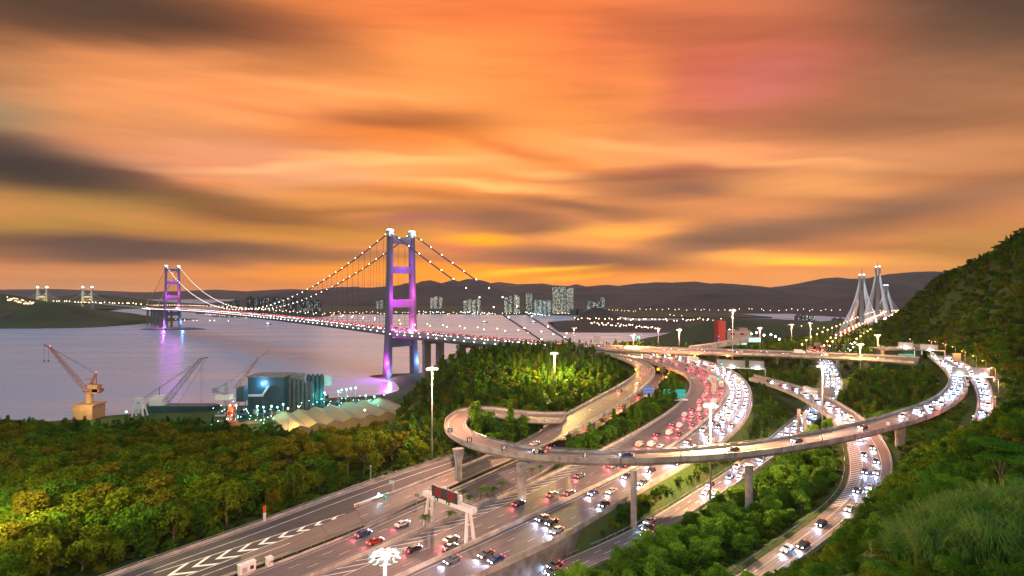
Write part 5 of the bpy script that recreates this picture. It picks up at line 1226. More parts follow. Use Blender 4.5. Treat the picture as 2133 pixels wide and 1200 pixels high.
# ---- foreground slope on the right : leafy shrubs, small trees, tall grass
fg=[];
for p in scatter(3.0,(18,14,240,235),31):
    x,y=p; z=float(gz(x,y))
    if not visible(x,y,z) or z<50.0 or x<0.35*y or inpoly(x,y,MED): continue
    fg.append((x,y,z))
U=np.array(fg); ud,ui=road_dist(U[:,:2]); nb=[];nt_=0
for (x,y,z),d in sorted(zip(fg,ud),key=lambda t:t[0][1]):
    dist=math.hypot(x,y); 
    if d<2.5: continue
    if ((x-42)/5)**2+((y-49)/7)**2<1 : continue      # the tall grass clump
    if dist<95 and random.random()<(0.85 if dist<60 else 0.8):
        if nt_<40 and dist>62 and random.random()<0.09 and d>6:
            put_tree(random.choice(SP['near']),x,y,random.uniform(.42,.62),'small leafy '+('bright green' if random.random()<.5 else 'mid green')+' tree on the near slope, '+('closest to us' if dist<60 else 'above the curve' if x<1.0*y*.75 else 'by the right edge'),'trees on the near slope'); nt_+=1
        else: nb.append((x,y,z-.2,random.uniform(.5,.95),'nearbush',random.randrange(3),'f'))
    elif dist>=95:
        if random.random()<0.85:
            if random.random()<0.16 and nt_<44 and d>6: put_tree(SP['median'][random.randrange(2)],x,y,random.uniform(.5,.75),['small','broad','tall'][nt_%3]+' rounded green tree on the near slope '+('beside the curve' if d<12 else 'below the far right road' if x>.72*y else 'above the closed lane'),'trees on the near slope'); nt_+=1
            else: nb.append((x,y,z-.2,random.uniform(.7,1.3),'bush',random.randrange(3),'f'))
woodland('slope_scrub',nb)
# the spreading tree on the right and the grass clump beside it
x,y=50.5,56; put_tree(SP['nearflat'][0],x,y,0.72,'spreading tree with layered bright green crown and pale trunk at the right edge','trees on the near slope')
put_tree(SP['nearflat'][1],50,72,0.42,'low spreading tree left of the pale-trunked one','trees on the near slope')
def grass_tuft(n,h,seed,spread=1.1):
    r=np.random.default_rng(seed); mb=MB()
    for i in range(n):
        a=r.uniform(0,6.28); q=r.uniform(0,spread*.5); b=Vector((q*math.cos(a),q*math.sin(a),0)); out_=Vector((math.cos(a),math.sin(a),0)); hh=h*r.uniform(.6,1.1); sp_=spread*r.uniform(.4,1.1)
        w_=0.022; sd=Vector((-out_.y,out_.x,0))*w_; p0=b; p1=b+out_*sp_*.25+Vector((0,0,hh*.6)); p2=b+out_*sp_*.65+Vector((0,0,hh*.92)); p3=b+out_*sp_*1.15+Vector((0,0,hh*.75))
        mb.add([p0-sd,p0+sd,p1+sd,p1-sd,p2+sd*.6,p2-sd*.6,p3],[(0,1,2,3),(3,2,4,5),(5,4,6)])
    me=mb.build('grass_tuft','leaf_grass'); d=me.data; bpy.data.objects.remove(me); return d
M['leaf_grass']=leafmat('leaf_grass',(0.05,0.17,0.025),(0.22,0.34,0.06),0.35)
tf=[grass_tuft(170,2.0,s) for s in range(3)]
SP['grass']=[(t,SP['bush'][0][1],'grass') for t in tf]
gr=[]
for p in scatter(0.85,(24,30,60,66),41):
    x,y=p; z=float(gz(x,y))
    if visible(x,y,z) and ((x-42)/5.5)**2+((y-49)/7.5)**2<1: gr.append((x,y,z-.1,random.choice([.6,.8,1.0,1.5,1.8]),'grass',random.randrange(3),'g'))
for p in scatter(2.2,(20,24,110,110),42):
    x,y=p; z=float(gz(x,y))
    if visible(x,y,z) and x>0.6*y and random.random()<.32: gr.append((x,y,z-.1,random.uniform(.5,.9),'grass',random.randrange(3),'g'))
woodland('tall_grass',gr)
# dead shrub and broken pole in the grass
mb=MB(); c=Vector((43.5,52,float(gz(43.5,52))-.2)); rr=random.Random(4)
mb.tube([c,c+Vector((.2,0,1.6)),c+Vector((.1,.2,3))],[.16,.12,.07],6)
for k in range(9): a=rr.uniform(0,6.28); b=c+Vector((.15,0,rr.uniform(1.2,3))); mb.tube([b,b+Vector((math.cos(a)*.9,math.sin(a)*.9,.8)),b+Vector((math.cos(a)*1.5,math.sin(a)*1.5,1.3))],[.06,.04,.015],4)
tag(mb.build('dead_shrub','bark'),'bare brown dead shrub rising out of the tall grass at lower right','shrub')
for (x,y,z_),(x2,y2,z2),lb in (((44,38,1.0),(47,41,3.0),'lower pale pipe sticking out of the tall grass'),((53,52,1.5),(56,55,3.4),'upper pale pipe leaning beside the spreading tree')):
    g=float(gz(x,y)); tag(MB().tube([(x,y,g+z_-1.2),(x2,y2,g+z2)],0.09,6).build('handrail_pipe','pole'),lb,'pipe')
# ---- palms on the central planting strip
def palm(h,seed):
    r=random.Random(seed); mb=MB(); mb.tube([(0,0,-.3),(.1,0,h*.5),(0.05,.1,h)],[.2,.16,.14],6); t=mb.build('trunk','bark'); td=t.data; bpy.data.objects.remove(t); mb=MB()
    for k in range(16):
        a=k*2.4; e=r.uniform(.2,1.0); d=Vector((math.cos(a),math.sin(a),0)); sd=Vector((-d.y,d.x,0)); L=r.uniform(1.7,2.4); pr=None
        for j in range(6):
            f=j/5; c=Vector((0,0,h))+d*L*f+Vector((0,0,e*L*f*(1.2-f*1.5))); w_=0.36*(1-f*.8); cur_=(c-sd*w_-Vector((0,0,w_*.5)),c,c+sd*w_-Vector((0,0,w_*.5)))
            if pr: mb.add([pr[0],pr[1],cur_[1],cur_[0],pr[2],cur_[2]],[(0,1,2,3),(1,4,5,2)])
            pr=cur_
    c=mb.build('crown','leaf_green'); cd=c.data; bpy.data.objects.remove(c); return cd,td
for j,(px,py,h) in enumerate([(885,1098,3.0),(893,1080,4.2),(964,1045,3.4),(978,1052,2.6),(1001,1040,3.2),(1015,1036,3.0),(1027,1034,2.6),(1045,1026,3.2),(938,1082,2.0),(1125,985,2.4),(1108,990,2.4)]):
    p=W(px,py,50.0); cd,td=palm(h,j); lab=['small palm behind the near gantry leg','taller palm at the near gantry leg','palm under the right end of the matrix board','low palm under the matrix board','first palm of the clump right of the gantry','second palm of the clump right of the gantry','third palm of the clump right of the gantry','lone palm right of the clump','low shrubby palm between the gantry legs','shrubby palm at the foot of the second loop pier','shrubby palm left of the second loop pier'][j]
    o=empty('palm_tree',tuple(p),lab,'palm','palms on the central strip')
    for nm,me in (('crown',cd),('trunk',td)): q=bpy.data.objects.new(nm,me); col.objects.link(q); q.parent=o
# ================================================================ traffic, each vehicle standing in its lane with its lamps lit
CP={'white':(0.6,0.6,0.58),'silver':(0.35,0.36,0.37),'black':(0.015,0.015,0.018),'red':(0.30,0.02,0.015),'blue':(0.02,0.05,0.16),'grey':(0.10,0.10,0.105),'cream':(0.45,0.40,0.28)}
for k,c in CP.items():
    M['car_'+k]=mat('car_'+k,c,0.28,spec=0.6)
M['head']=glow('headlamp',(0.72,0.84,1.0),34); M['tail']=glow('tail_lamp',(1,0.04,0.05),22)
def car_parts(kind,colr):
    """meshes along +Y (front) ; returns [(name,mesh)]"""
    out=[]; 
    def take(mb,nm,mt,sm=False):
        o=mb.build(nm,mt,smooth=False); d=o.data; bpy.data.objects.remove(o); out.append((nm,d))
    if kind=='car' or kind=='taxi':
        prof=[(-2.2,.35),(-2.25,.75),(-2.1,.98),(-1.55,1.02),(-1.0,1.40),(0.35,1.43),(1.05,1.02),(1.95,.88),(2.2,.70),(2.22,.35)]; W2=.88
        mb=MB(); vs=[(sg*W2*(0.86 if z>1.2 else 1),y,z) for sg in (-1,1) for y,z in prof]; n=len(prof)
        mb.add(vs,[tuple(range(n)),tuple(range(2*n-1,n-1,-1))]+[(k,(k+1)%n,n+(k+1)%n,n+k) for k in range(n)]); take(mb,'body','car_'+colr)
        mb=MB()
        mb.add([(-.74,-1.5,1.06),(.74,-1.5,1.06),(.70,-1.06,1.36),(-.70,-1.06,1.36)],[(0,1,2,3)]); mb.add([(-.74,.98,1.07),(.74,.98,1.07),(.70,.44,1.39),(-.70,.44,1.39)],[(0,3,2,1)])
        for sg in (-1,1): mb.add([(sg*.885,-1.35,1.04),(sg*.885,.85,1.04),(sg*.785,.36,1.37),(sg*.785,-.95,1.37)],[(0,1,2,3)])
        take(mb,'windows','glass'); wh=[(-1.35,.33),(1.35,.33)]; hx,hy,hz_=.62,2.23,.66; tx,ty,tz=.66,-2.26,.80; 
    elif kind=='van':
        prof=[(-2.4,.4),(-2.45,1.9),(-2.2,2.05),(1.0,2.05),(1.75,1.2),(2.35,1.05),(2.4,.4)]; W2=.95; n=len(prof)
        mb=MB(); mb.add([(sg*W2,y,z) for sg in (-1,1) for y,z in prof],[tuple(range(n)),tuple(range(2*n-1,n-1,-1))]+[(k,(k+1)%n,n+(k+1)%n,n+k) for k in range(n)]); take(mb,'body','car_'+colr)
        mb=MB(); mb.add([(-.85,1.72,1.26),(.85,1.72,1.26),(.8,1.08,1.96),(-.8,1.08,1.96)],[(0,3,2,1)])
        for sg in (-1,1): mb.add([(sg*.955,.2,1.25),(sg*.955,1.5,1.25),(sg*.955,.95,1.88),(sg*.955,.2,1.88)],[(0,1,2,3)])
        take(mb,'windows','glass'); hx,hy,hz_=.7,2.42,.8; tx,ty,tz=.8,-2.47,.95
    elif kind=='bus':
        mb=MB(); mb.box((0,0,2.35),(2.5,11.5,4.1)); take(mb,'body','car_'+colr)
        mb=MB()
        for z in (1.75,3.5):
            for sg in (-1,1): mb.box((sg*1.26,0,z),(.02,10.6,.85))
            mb.box((0,5.77,z),(2.2,.02,1.0))
        take(mb,'windows',glow('bus_window',(1,.9,.65),.8)); hx,hy,hz_=1.0,5.8,.8; tx,ty,tz=1.0,-5.8,1.0
    else:
        mb=MB(); mb.box((0,-1.2,2.1),(2.4,6.4,2.7)); take(mb,'cargo_box','car_white')
        mb=MB(); mb.box((0,3.1,1.5),(2.3,1.8,2.1)); mb.box((0,-.5,.6),(1.4,8,.35)); take(mb,'cab','car_'+colr)
        mb=MB(); mb.box((0,4.01,1.9),(2.0,.02,.8)); take(mb,'windows','glass'); hx,hy,hz_=.9,4.02,.8; tx,ty,tz=1.0,-4.42,.9
    ys={'car':1.35,'taxi':1.35,'van':1.5,'bus':3.8,'truck':2.9}[kind]; r=.33 if kind in('car','taxi','van') else .48; xx={'car':.82,'taxi':.82,'van':.88,'bus':1.15,'truck':1.1}[kind]
    for sx in (-1,1):
        for sy in (-1,1): mb=MB(); mb.tube([(sx*xx-.11,sy*ys,r),(sx*xx+.11,sy*ys,r)],r,10); take(mb,'wheel','rubber')
        take(MB().box((sx*hx,hy,hz_),(.42,.06,.22)),'headlight','head'); take(MB().box((sx*tx,ty,tz),(.40,.06,.24)),'tail_light','tail')
    if kind=='taxi': take(MB().box((0,-.3,1.5),(.5,.2,.16)),'roof_sign','paint')
    return out
cache={}
ncar=0; nfull=0
def vehicle(kind,colr,p,hd,slope,label,group,light_c=None,side=1,full=True,power=1500):
    global ncar
    key=(kind,colr)
    if key not in cache: cache[key]=car_parts(kind,colr)
    ncar+=1
    o=empty({'car':'car','taxi':'taxi','van':'van','bus':'double_decker_bus','truck':'box_truck'}[kind],tuple(p),label,{'car':'car','taxi':'taxi','van':'van','bus':'bus','truck':'truck'}[kind],group,rz=0)
    o.rotation_euler=(math.atan(slope),0,-hd)
    for nm,me in cache[key]:
        if not full and nm in('wheel',): continue
        q=bpy.data.objects.new(nm,me); col.objects.link(q); q.parent=o
    L={'car':2.3,'taxi':2.3,'van':2.5,'bus':5.9,'truck':4.1}[kind]
    if light_c:
        light('lamp_light',(0,side*(L+.25),.85),power,light_c,o,0.25,spot=115,target=(0,side*(L+8),-1.6),blend=1.0)
    return o
rv=random.Random(11)
def run(road,frac,gap,sense,lane_txt,road_txt,a0=0.02,a1=0.98,jit=.35,lc=None,power=1500,z=0.03,fullto=330):
    A,B=RD[road]; c=A*(1-frac)+B*frac; s=np.r_[0,np.cumsum(np.linalg.norm(np.diff(c,axis=0),axis=1))]; t=s[-1]*a0+rv.uniform(0,gap)
    while t<s[-1]*a1:
        p=[float(np.interp(t,s,c[:,k])) for k in range(3)]; q=[float(np.interp(t+2,s,c[:,k])) for k in range(3)]; pr=[float(np.interp(t-2,s,c[:,k])) for k in range(3)]
        d=Vector(q)-Vector(pr)
        if not sense: d=-d
        hd=math.atan2(d.x,d.y); sl=d.z/max(d.xy.length,.1); u=rv.random()
        kind='car' if u<.66 else 'taxi' if u<.70 else 'van' if u<.90 else 'truck' if u<.96 else 'bus'
        if road in('loop','r7') and kind=='bus': kind='car'
        if (kind in('bus','truck') and p[1]<300) or (kind=='van' and p[1]<190): kind='car'
        colr='red' if kind=='taxi' else rv.choice(['silver','grey','grey','black','grey','blue','white','black','silver']) if kind=='car' else rv.choice(['white','silver','cream']) if kind in('van','truck') else 'cream'
        if p[1]>15 and abs(p[0])<p[1]*.97+6:
            nice={'car':'saloon car','taxi':'taxi','van':'delivery van','truck':'box truck','bus':'double-decker bus'}[kind]
            vehicle(kind,colr,(p[0],p[1],p[2]+z),hd,sl,f'{colr} {nice}, {lane_txt} lane of the {road_txt}, '+('nearest' if p[1]<185 else 'near the loop' if p[1]<260 else 'far bend' if p[1]<400 else 'distant end'),'vehicles on the '+road_txt,light_c=lc or ((0.66,0.70,1.0) if road=='B' else (0.40,0.60,1.0)),side=1 if lc is None else -1,full=p[1]<fullto,power=power)
            t+=(12 if kind in('bus','truck') else 4.5)
        t+=gap*rv.uniform(1-jit,1+jit)*(2.6 if p[1]<200 and road!='loop' else 1.5 if p[1]<250 and road!='loop' else 1)
RED=(1,0.10,0.16)
for f,tx in ((.47,'left'),(.66,'middle'),(.86,'right')): run('A',f,15,True,tx,'outbound main carriageway',a0=.05,a1=.93,lc=RED,power=1700,z=.04)
for f,tx in ((.25,'inner'),(.51,'middle'),(.79,'outer')): run('B',f,9,False,tx,'inbound main carriageway',a0=.04,a1=.95,power=2600,z=.04)
for f,tx in ((.36,'inner'),(.62,'outer')): run('r5',f,9,True,tx,'right-hand curve',a0=.03,a1=.97,power=2300)
for f,tx in ((.36,'outer'),(.66,'inner')): run('loop',f,10,False,tx,'loop viaduct, right half',a0=.52,a1=.985,power=2300)
run('loop',.5,34,False,'single','loop viaduct front bend',a0=.20,a1=.50,power=1500)
for f,tx in ((.22,'left'),(.5,'middle'),(.78,'right')): run('r4',f,15,False,tx,'long service road',a0=.02,a1=.97,power=2300)
for f,tx in ((.35,'inner'),(.68,'outer')): run('r7',f,16,True,tx,'far right hillside road',a0=.05,a1=.85,power=1800)
for f,tx in ((.25,'left'),(.52,'middle'),(.78,'right')): run('rc',f,40,True,tx,'lanes left of the planting strip',a0=.05,a1=.8,lc=RED,power=1500)
for f,tx in ((.35,'left'),(.68,'right')): run('rb',f,60,True,tx,'orange-lit ramp',a0=.15,a1=.9,lc=(1,.3,.1),power=1200)
run('fly',.3,30,False,'near','long low flyover',a0=.05,a1=.95,power=900); run('fly',.7,30,True,'far','long low flyover',a0=.05,a1=.95,lc=(1,.2,.1),power=900)
print('vehicles',ncar)
# traffic far away on the two big bridges : too many and too small to tell apart
def mass(name,items,heads,tails,parent=None):
    mb=MB()
    for p,d,white in items:
        sd=Vector((d.y,-d.x,0)); mb.beam(p-d*2.2+Vector((0,0,.75)),p+d*2.2+Vector((0,0,.75)),1.75,.8,mi=0); mb.beam(p-d*1.3+Vector((0,0,1.35)),p+d*.7+Vector((0,0,1.35)),1.5,.55,mi=3)
        for sg in (-1,1):
            mb.beam(p+d*2.2+sd*sg*.6+Vector((0,0,.7)),p+d*2.3+sd*sg*.6+Vector((0,0,.7)),.5,.3,mi=1); mb.beam(p-d*2.3+sd*sg*.6+Vector((0,0,.8)),p-d*2.2+sd*sg*.6+Vector((0,0,.8)),.5,.3,mi=2)
    o=mb.build(name,['car_silver',heads,tails,'glass']); o['kind']='stuff'; return o
hw_=glow('far_head',(0.85,0.8,1.0),42); tl=glow('far_tail',(1,0.06,0.05),28)
it=[]
for t,dr in ((-14,-1),(-10.5,-1),(-7,-1),(7,1),(10.5,1),(14,1)):
    s=-285.0
    while s<1780: p=BL(s,t,dtop(s)+.1)+BX; d=(UX if dr>0 else -UX); it.append((p,d.copy(),0)); s+=rv.uniform(11,24)
mass('bridge_traffic',it,hw_,tl)
it=[]
for sg in (-1,1):
    for lane in (-5.4,-1.8,1.8,5.4):
        y=548.0
        while y<1700:
            q=tkp(y)+nv*(sg*13+lane); d=(tkp(y+5)-tkp(y-5)).normalized()*(1 if sg<0 else -1); it.append((Vector((q.x,q.y,q.z+.05)),d,0)); y+=rv.uniform(8,16) if sg>0 else rv.uniform(9,18)
mass('stayed_bridge_traffic',it,glow('far_head2',(0.85,0.93,1.0),60),glow('far_tail2',(1,0.05,0.05),50))
# ================================================================ city across the water
wins=[glow('window_'+str(i),c,s) for i,(c,s) in enumerate([((1,.85,.5),2.6),((.65,1,.75),2.0),((1,.95,.8),2.3),((.4,.9,1),2.0)])]
M['facade']=mat('facade',(0.11,0.105,0.11),0.8,0.02,0.15); M['facade_dark']=mat('facade_dark',(0.05,0.05,0.055),0.8,0.02,0.15)
nb_=0
def tower_block(px,ytop,ybase,wpx,d,lit,label,group,matn='facade',tint=None,wr=None):
    global nb_; nb_+=1; rr=random.Random(nb_*7+1)
    p=D(px,ytop,d); wd=wpx*d/F; zt=p.z; zb=max(0,H-(ybase-YH)*d/F-6)
    o=empty('apartment_tower',(p.x,p.y,zb),label,'building',group); h=zt-zb; a=wd/2; dp=wd*.42
    # cross-shaped plan with re-entrant light wells
    pl=[(-a,-dp*.5),(-a*.45,-dp*.5),(-a*.45,-dp),(-a*.12,-dp),(-a*.12,-dp*.6),(a*.12,-dp*.6),(a*.12,-dp),(a*.45,-dp),(a*.45,-dp*.5),(a,-dp*.5),(a,dp*.5),(a*.4,dp*.5),(a*.4,dp),(-a*.4,dp),(-a*.4,dp*.5),(-a,dp*.5)]
    MB().prism(pl,0,h).build('walls',matn,o); mb=MB()
    mb.box((0,0,h+2.2),(wd*.3,dp*.9,4.4)); mb.box((wd*.2,0,h+1.2),(wd*.2,dp*.6,2.4)); mb.build('roof_plant',matn,o)
    fl=int(h/3.2); mbw=MB()
    faces=[(-a,-a*.45,-dp*.5),(-a*.45,-a*.12,-dp),(-a*.12,a*.12,-dp*.6),(a*.12,a*.45,-dp),(a*.45,a,-dp*.5)]
    for i in range(1,fl):
        for x0,x1,y in faces:
            n=max(1,int((x1-x0)/3.4))
            for k in range(n):
                if rr.random()<lit:
                    x=x0+(k+.5)*(x1-x0)/n; mbw.add([(x-.95,y-.15,i*3.2+.8),(x+.95,y-.15,i*3.2+.8),(x+.95,y-.15,i*3.2+2.4),(x-.95,y-.15,i*3.2+2.4)],[(0,1,2,3)],rr.choices([0,1,2,3],tint or [4,2,3,1])[0])
    w_=mbw.build('lit_windows',wins,o); w_['kind']='stuff'; return o
cl=[(1158,598,664,14,2900,.52,'tallest'),(1173,598,664,14,2900,.55,'tallest'),(1188,600,664,15,2900,.50,'tallest')]
for i,(px,yt,yb,w_,d,l) in enumerate([(1157,598,662,13,2900,.55),(1171,597,662,14,2900,.5),(1187,600,662,14,2900,.52)]):
    tower_block(px,yt,yb,w_,d,l,['left slab of the tallest lit housing block across the water','middle slab of the tallest lit housing block across the water','right slab of the tallest lit housing block across the water'][i],'tall housing blocks across the water')
for i,px in enumerate((1116,1125,1134,1144)): tower_block(px,625,662,8.6,2850,.5,['first','second','third','fourth'][i]+' block from the left of the pale row beside the tallest housing','pale row of mid-height blocks',tint=[2,3,3,4])
tower_block(1102,611,648,13,3000,.4,'slim paler tower standing alone left of the pale row','single towers across the water')
for i,(px,yt) in enumerate(((1054,619),(1063,616),(1074,614),(1079,617))): tower_block(px,yt,650,8,3050,.5,['first','second','third','fourth'][i]+' tower from the left in the lit cluster below the cable end','lit cluster near the cable end',tint=[4,4,3,0])
for i,(px,yt) in enumerate(((969,625),(978,623),(987,624),(997,622))): tower_block(px,yt,650,8,3050,.5,['first','second','third','fourth'][i]+' tower from the left in the cluster between the two main cables','cluster between the cables')
for i,(px,yt) in enumerate(((900,620),(908,617),(918,618))): tower_block(px,yt,642,8,3100,.5,['left','middle','right'][i]+' tower of the small cluster just right of the main bridge tower','cluster right of the bridge tower')
for i,(px,yt) in enumerate(((787,627),(796,625))): tower_block(px,yt,642,8,3100,.45,['left','right'][i]+' tower of the pair just left of the main bridge tower','pair left of the bridge tower')
for i,(px,yt) in enumerate(((1227,627),(1236,626),(1245,627),(1255,619))): tower_block(px,yt,652,8.5,2900,.35,['first','second','third','tallest'][i]+' block of the group right of the hillock across the water','group by the hillock',tint=[2,3,3,3])
for i,(px,yt) in enumerate(((467,629),(477,630),(493,624),(521,619),(539,620),(556,619),(574,620),(591,621),(610,621),(629,620),(646,627),(662,626),(640,640),(655,643))):
    tower_block(px,yt,652,13 if i>2 else 10,2750,.13 if i<10 else .24,['far left low block','second low block','third wide block','first tall','second tall','third tall','fourth tall','fifth tall','sixth tall','seventh tall','eighth, lower','last, lower','front left','front right'][i]+' dark tower in the row behind the long bridge deck','dark towers behind the bridge deck','facade_dark',tint=[2,2,3,3])
for i,(px,yt,w_) in enumerate(((1195,644,16),(1207,642,14))):
    p=D(px,yt,2700); o=empty('industrial_building',(p.x,p.y,4),['left','right'][i]+' low pale building on the far shore beside the hillock','building','low pale buildings'); h=p.z-4; w__=w_*2700/F
    MB().box((0,0,h/2),(w__,28,h)).build('walls','facade',o); mb=MB()
    for k in range(1,int(h/4)): mb.box((0,-14.1,k*4),(w__*.92,.2,1.2))
    mb.build('window_bands','glass',o); MB().box((w__*.2,0,h+2),(w__*.3,12,4)).build('roof_plant','facade',o)
for i,(px,yt,yb,w_,l) in enumerate(((1662,657,672,12,.3),(1676,655,672,12,.35),(1690,656,672,12,.3),(1738,664,680,10,.1),(1750,664,681,10,.1),(1762,665,681,10,.1))):
    tower_block(px,yt,yb,w_,1900,l,['left','middle','right','left','middle','right'][i]+(' block of the lit housing on the dark slope below the hills' if i<3 else ' block of the pale housing left of the stayed bridge'),'housing below the hills')
# small lights along the far shores
def lights(name,pts_,mt,r=1.6):
    mb=MB()
    for p in pts_: mb.ball(tuple(p),r,n=4)
    o=mb.build(name,mt); o['kind']='stuff'
rr=random.Random(3)
def strip_pts(px0,px1,py0,py1,d0,d1,n,j=1.5): 
    o=[]
    for k in range(n):
        t=(k+rr.uniform(-.4,.4))/n; o.append(D(px0+(px1-px0)*t,py0+(py1-py0)*t+rr.uniform(-j,j),d0+(d1-d0)*t))
    return o
lights('shore_lights',strip_pts(690,1200,651,653,2870,2850,70,2)+strip_pts(1195,1500,664,667,1600,1600,34,2)+strip_pts(1230,1370,672,684,1580,1500,30,3)+strip_pts(1330,1760,644,646,2900,2600,34,2),'lamp_warm',1.3)
lights('shore_lights',strip_pts(430,680,655,668,2500,2350,46,3)+strip_pts(300,480,664,674,2300,2250,30,3),'lamp_warm',1.2)
lights('shore_lights',strip_pts(960,1030,650,655,2850,2850,14,2)+strip_pts(1090,1150,650,659,2800,2800,16,2)+strip_pts(440,560,668,672,2250,2250,14,1)+strip_pts(860,930,648,652,2900,2900,10,2)+strip_pts(1520,1640,690,705,800,700,10,4),'lamp_cool',1.4)
lights('shore_lights',strip_pts(1270,1330,646,649,2300,2300,10,1)+strip_pts(1380,1760,660,690,1500,1000,26,6),'lamp_warm',.8)
lights('shore_lights',strip_pts(15,75,622,634,2900,2900,34,4)+strip_pts(110,300,627,633,3000,2300,26,1.0),'lamp_warm',1.8)
# ================================================================ buildings by the flyover
p=D(1497,668,640); gb=56; o=empty('control_building',(p.x+9,p.y,gb),'grey building with a tall red stair tower behind the flyover','building')
zt=p.z-gb; MB().box((-7.5,0,zt/2),(8.5,13,zt)).build('red_tower',mat('red_panel',(0.20,0.015,0.012),0.6,emit=None),o); light('lamp_light',(-14,-13,3),3000,(1,.12,.05),o,.5)
for z in (zt-5-13,zt-5-18,zt-5-22.5): MB().tube([(-11.5,-6.55,z),(-11.5,-6.7,z)],1.0,10).build('porthole',glow('porthole',(.1,.35,.8),1.0),o)
b_=MB().box((13,4,9),(28,16,18)).build('main_block','facade',o); MB().box((20,4,19),(10,10,4)).build('roof_plant','facade',b_)
for x in (6,17): MB().box((x,-4.1,14),(4,.2,2)).build('window','glass',b_)
MB().box((16,-8,5.6),(30,9,.6)).build('canopy','concrete',o); MB().box((12,-7,3.4),(16,5,2.6)).build('lit_office',glow('office',(.6,1,.95),1.3),o)
for k in range(4): light('lamp_light',(4+k*8,-12,7),2500,(1,.6,.45),o,.5) if k%2 else None
p=D(1571,706,560); o=empty('lit_kiosk',(p.x,p.y,p.z-3),'small brightly lit teal kiosk right of the red tower building','kiosk'); MB().box((0,0,2),(11,5,4)).build('lit_front',glow('kiosk',(.5,1,.95),1.6),o); MB().box((0,0,4.3),(12.5,6.5,.5)).build('roof','concrete',o)
# access ramp rising behind the flyover
a=[D(1440,722,540),D(1490,716,545),D(1530,708,552),D(1562,703,560)]; c_=smooth([tuple(v) for v in a]); mb=MB(); n_=np.array([0,7,0]); mb.sweep([c_,c_+n_,c_+n_-np.array([0,0,5]),c_-np.array([0,0,5])]); tag(mb.build('access_ramp','concrete',fix=True),'pale access ramp climbing to the red tower building','ramp')
# tunnel portal building
p=D(1892,742,476); o=empty('tunnel_portal_building',(p.x,p.y,52),'dark green-glass tunnel portal building at the right end of the flyover','building'); 
MB().box((-6,6,8),(32,14,16)).build('walls',mat('teal_wall',(0.035,0.06,0.055),0.5),o); MB().box((-3,3,17.2),(44,24,1.0)).build('roof_slab','concrete_dark',o); MB().box((9,3,19),(20,16,3)).build('plant_room','concrete_dark',o)
MB().box((-3,-1.1,8.5),(13,.3,9)).build('lit_window',glow('portal_window',(.45,1,.7),.55),o); mb=MB()
for k in range(7): mb.box((-9+k*2,-1.3,8.5),(.15,.12,9))
for k in range(4): mb.box((-3,-1.3,5+k*2.2),(13,.12,.15))
mb.build('window_bars','dark',o); MB().box((-22.5,0,9),(1.4,3,22)).build('side_post','concrete',o)
light('lamp_light',(-3,-5,9),4000,(.4,1,.65),o,.5)
# buildings / toll board near the abutment
p=D(1243,707,520); o=empty('sign_gantry',tuple(p),'small gantry with a grey board over the bridge road at the hill crest','sign gantry'); MB().box((0,0,0),(6,.3,6)).build('sign_board','board',o); MB().box((0,0,-3.6),(16,1,.7)).build('beam','white',o); 
for sx in (-1,1): MB().box((sx*8,0,-5.5),(.6,.6,5)).build('leg','white',o)
p=D(1330,704,545); o=empty('round_topped_beacon',(p.x,p.y,65),'small white structure with a round teal light above the flyover','beacon'); MB().beam((0,0,0),(0,0,p.z-66),3.2,2.2,w2=1.6).build('body','white',o); MB().ball((0,0,p.z-64.6),1.7,n=10).build('lens',glow('round_teal',(.3,.9,.8),1.6),o)
# ================================================================ shipyard on the shore
def lattice(mb,p,q,w0,w1,n,up=(0,0,1),r=.12,side=None):
    """square lattice boom from p to q"""
    p=Vector(p);q=Vector(q);d=(q-p).normalized(); s=d.cross(Vector(up)).normalized(); u=s.cross(d)
    C=[]
    for k in range(n+1):
        t=k/n; w=w0*(1-t)+w1*t; c=p.lerp(q,t); C.append([c+s*a*w/2+u*b*w/2 for a,b in ((-1,-1),(1,-1),(1,1),(-1,1))])
    for k in range(n):
        for j in range(4):
            mb.tube([C[k][j],C[k+1][j]],r,4,cap=False)
            a,b=(j,(j+1)%4) if k%2 else ((j+1)%4,j); mb.tube([C[k][a],C[k+1][b]],r*.6,3,cap=False); mb.tube([C[k][j],C[k][(j+1)%4]],r*.5,3,cap=False)
M['crane_tan']=mat('crane_tan',(0.42,0.24,0.11),0.6,0.3,0.2); M['crane_rust']=mat('crane_rust',(0.32,0.13,0.09),0.6,0.5,0.3); M['crane_grey']=mat('crane_grey',(0.20,0.22,0.25),0.55,0.5,0.2); M['wire']=mat('wire',(0.06,0.06,0.06),.5)
# tan level-luffing crane
d=505; o=empty('harbour_crane',tuple(Vector((W(187,870,4).x*0+ (187-CX)/F*d,d,4))),'tall tan harbour crane with a rusty lattice jib at the far left','crane'); o1=Vector(o.location)
def L(px,py,dd=0): return D(px,py,d+dd)-o1
b=L(186,862); MB().prism([(b.x-9,-8),(b.x+9,-8),(b.x+9,8),(b.x-9,8)],-2,b.z+9).build('portal_base','crane_tan',o)
MB().box((b.x,0,b.z+9.6),(21,17,.8)).build('deck','crane_tan',o)
t=L(185,818); MB().tube([(b.x,0,b.z+9),(b.x,0,t.z)],3.0,12).build('column','crane_tan',o); MB().tube([(b.x,0,t.z),(b.x,0,t.z+1.6)],4.6,12).build('slew_ring','crane_rust',o)
m_=L(196,813); MB().box((m_.x,0,m_.z),(14,6,3)).build('platform','crane_rust',o); w_=L(202,810); MB().box((w_.x,0,w_.z),(5,6,8)).build('counterweight','crane_tan',o); h_=L(192,806); MB().box((h_.x,0,h_.z),(5,5,5)).build('machine_house','crane_tan',o)
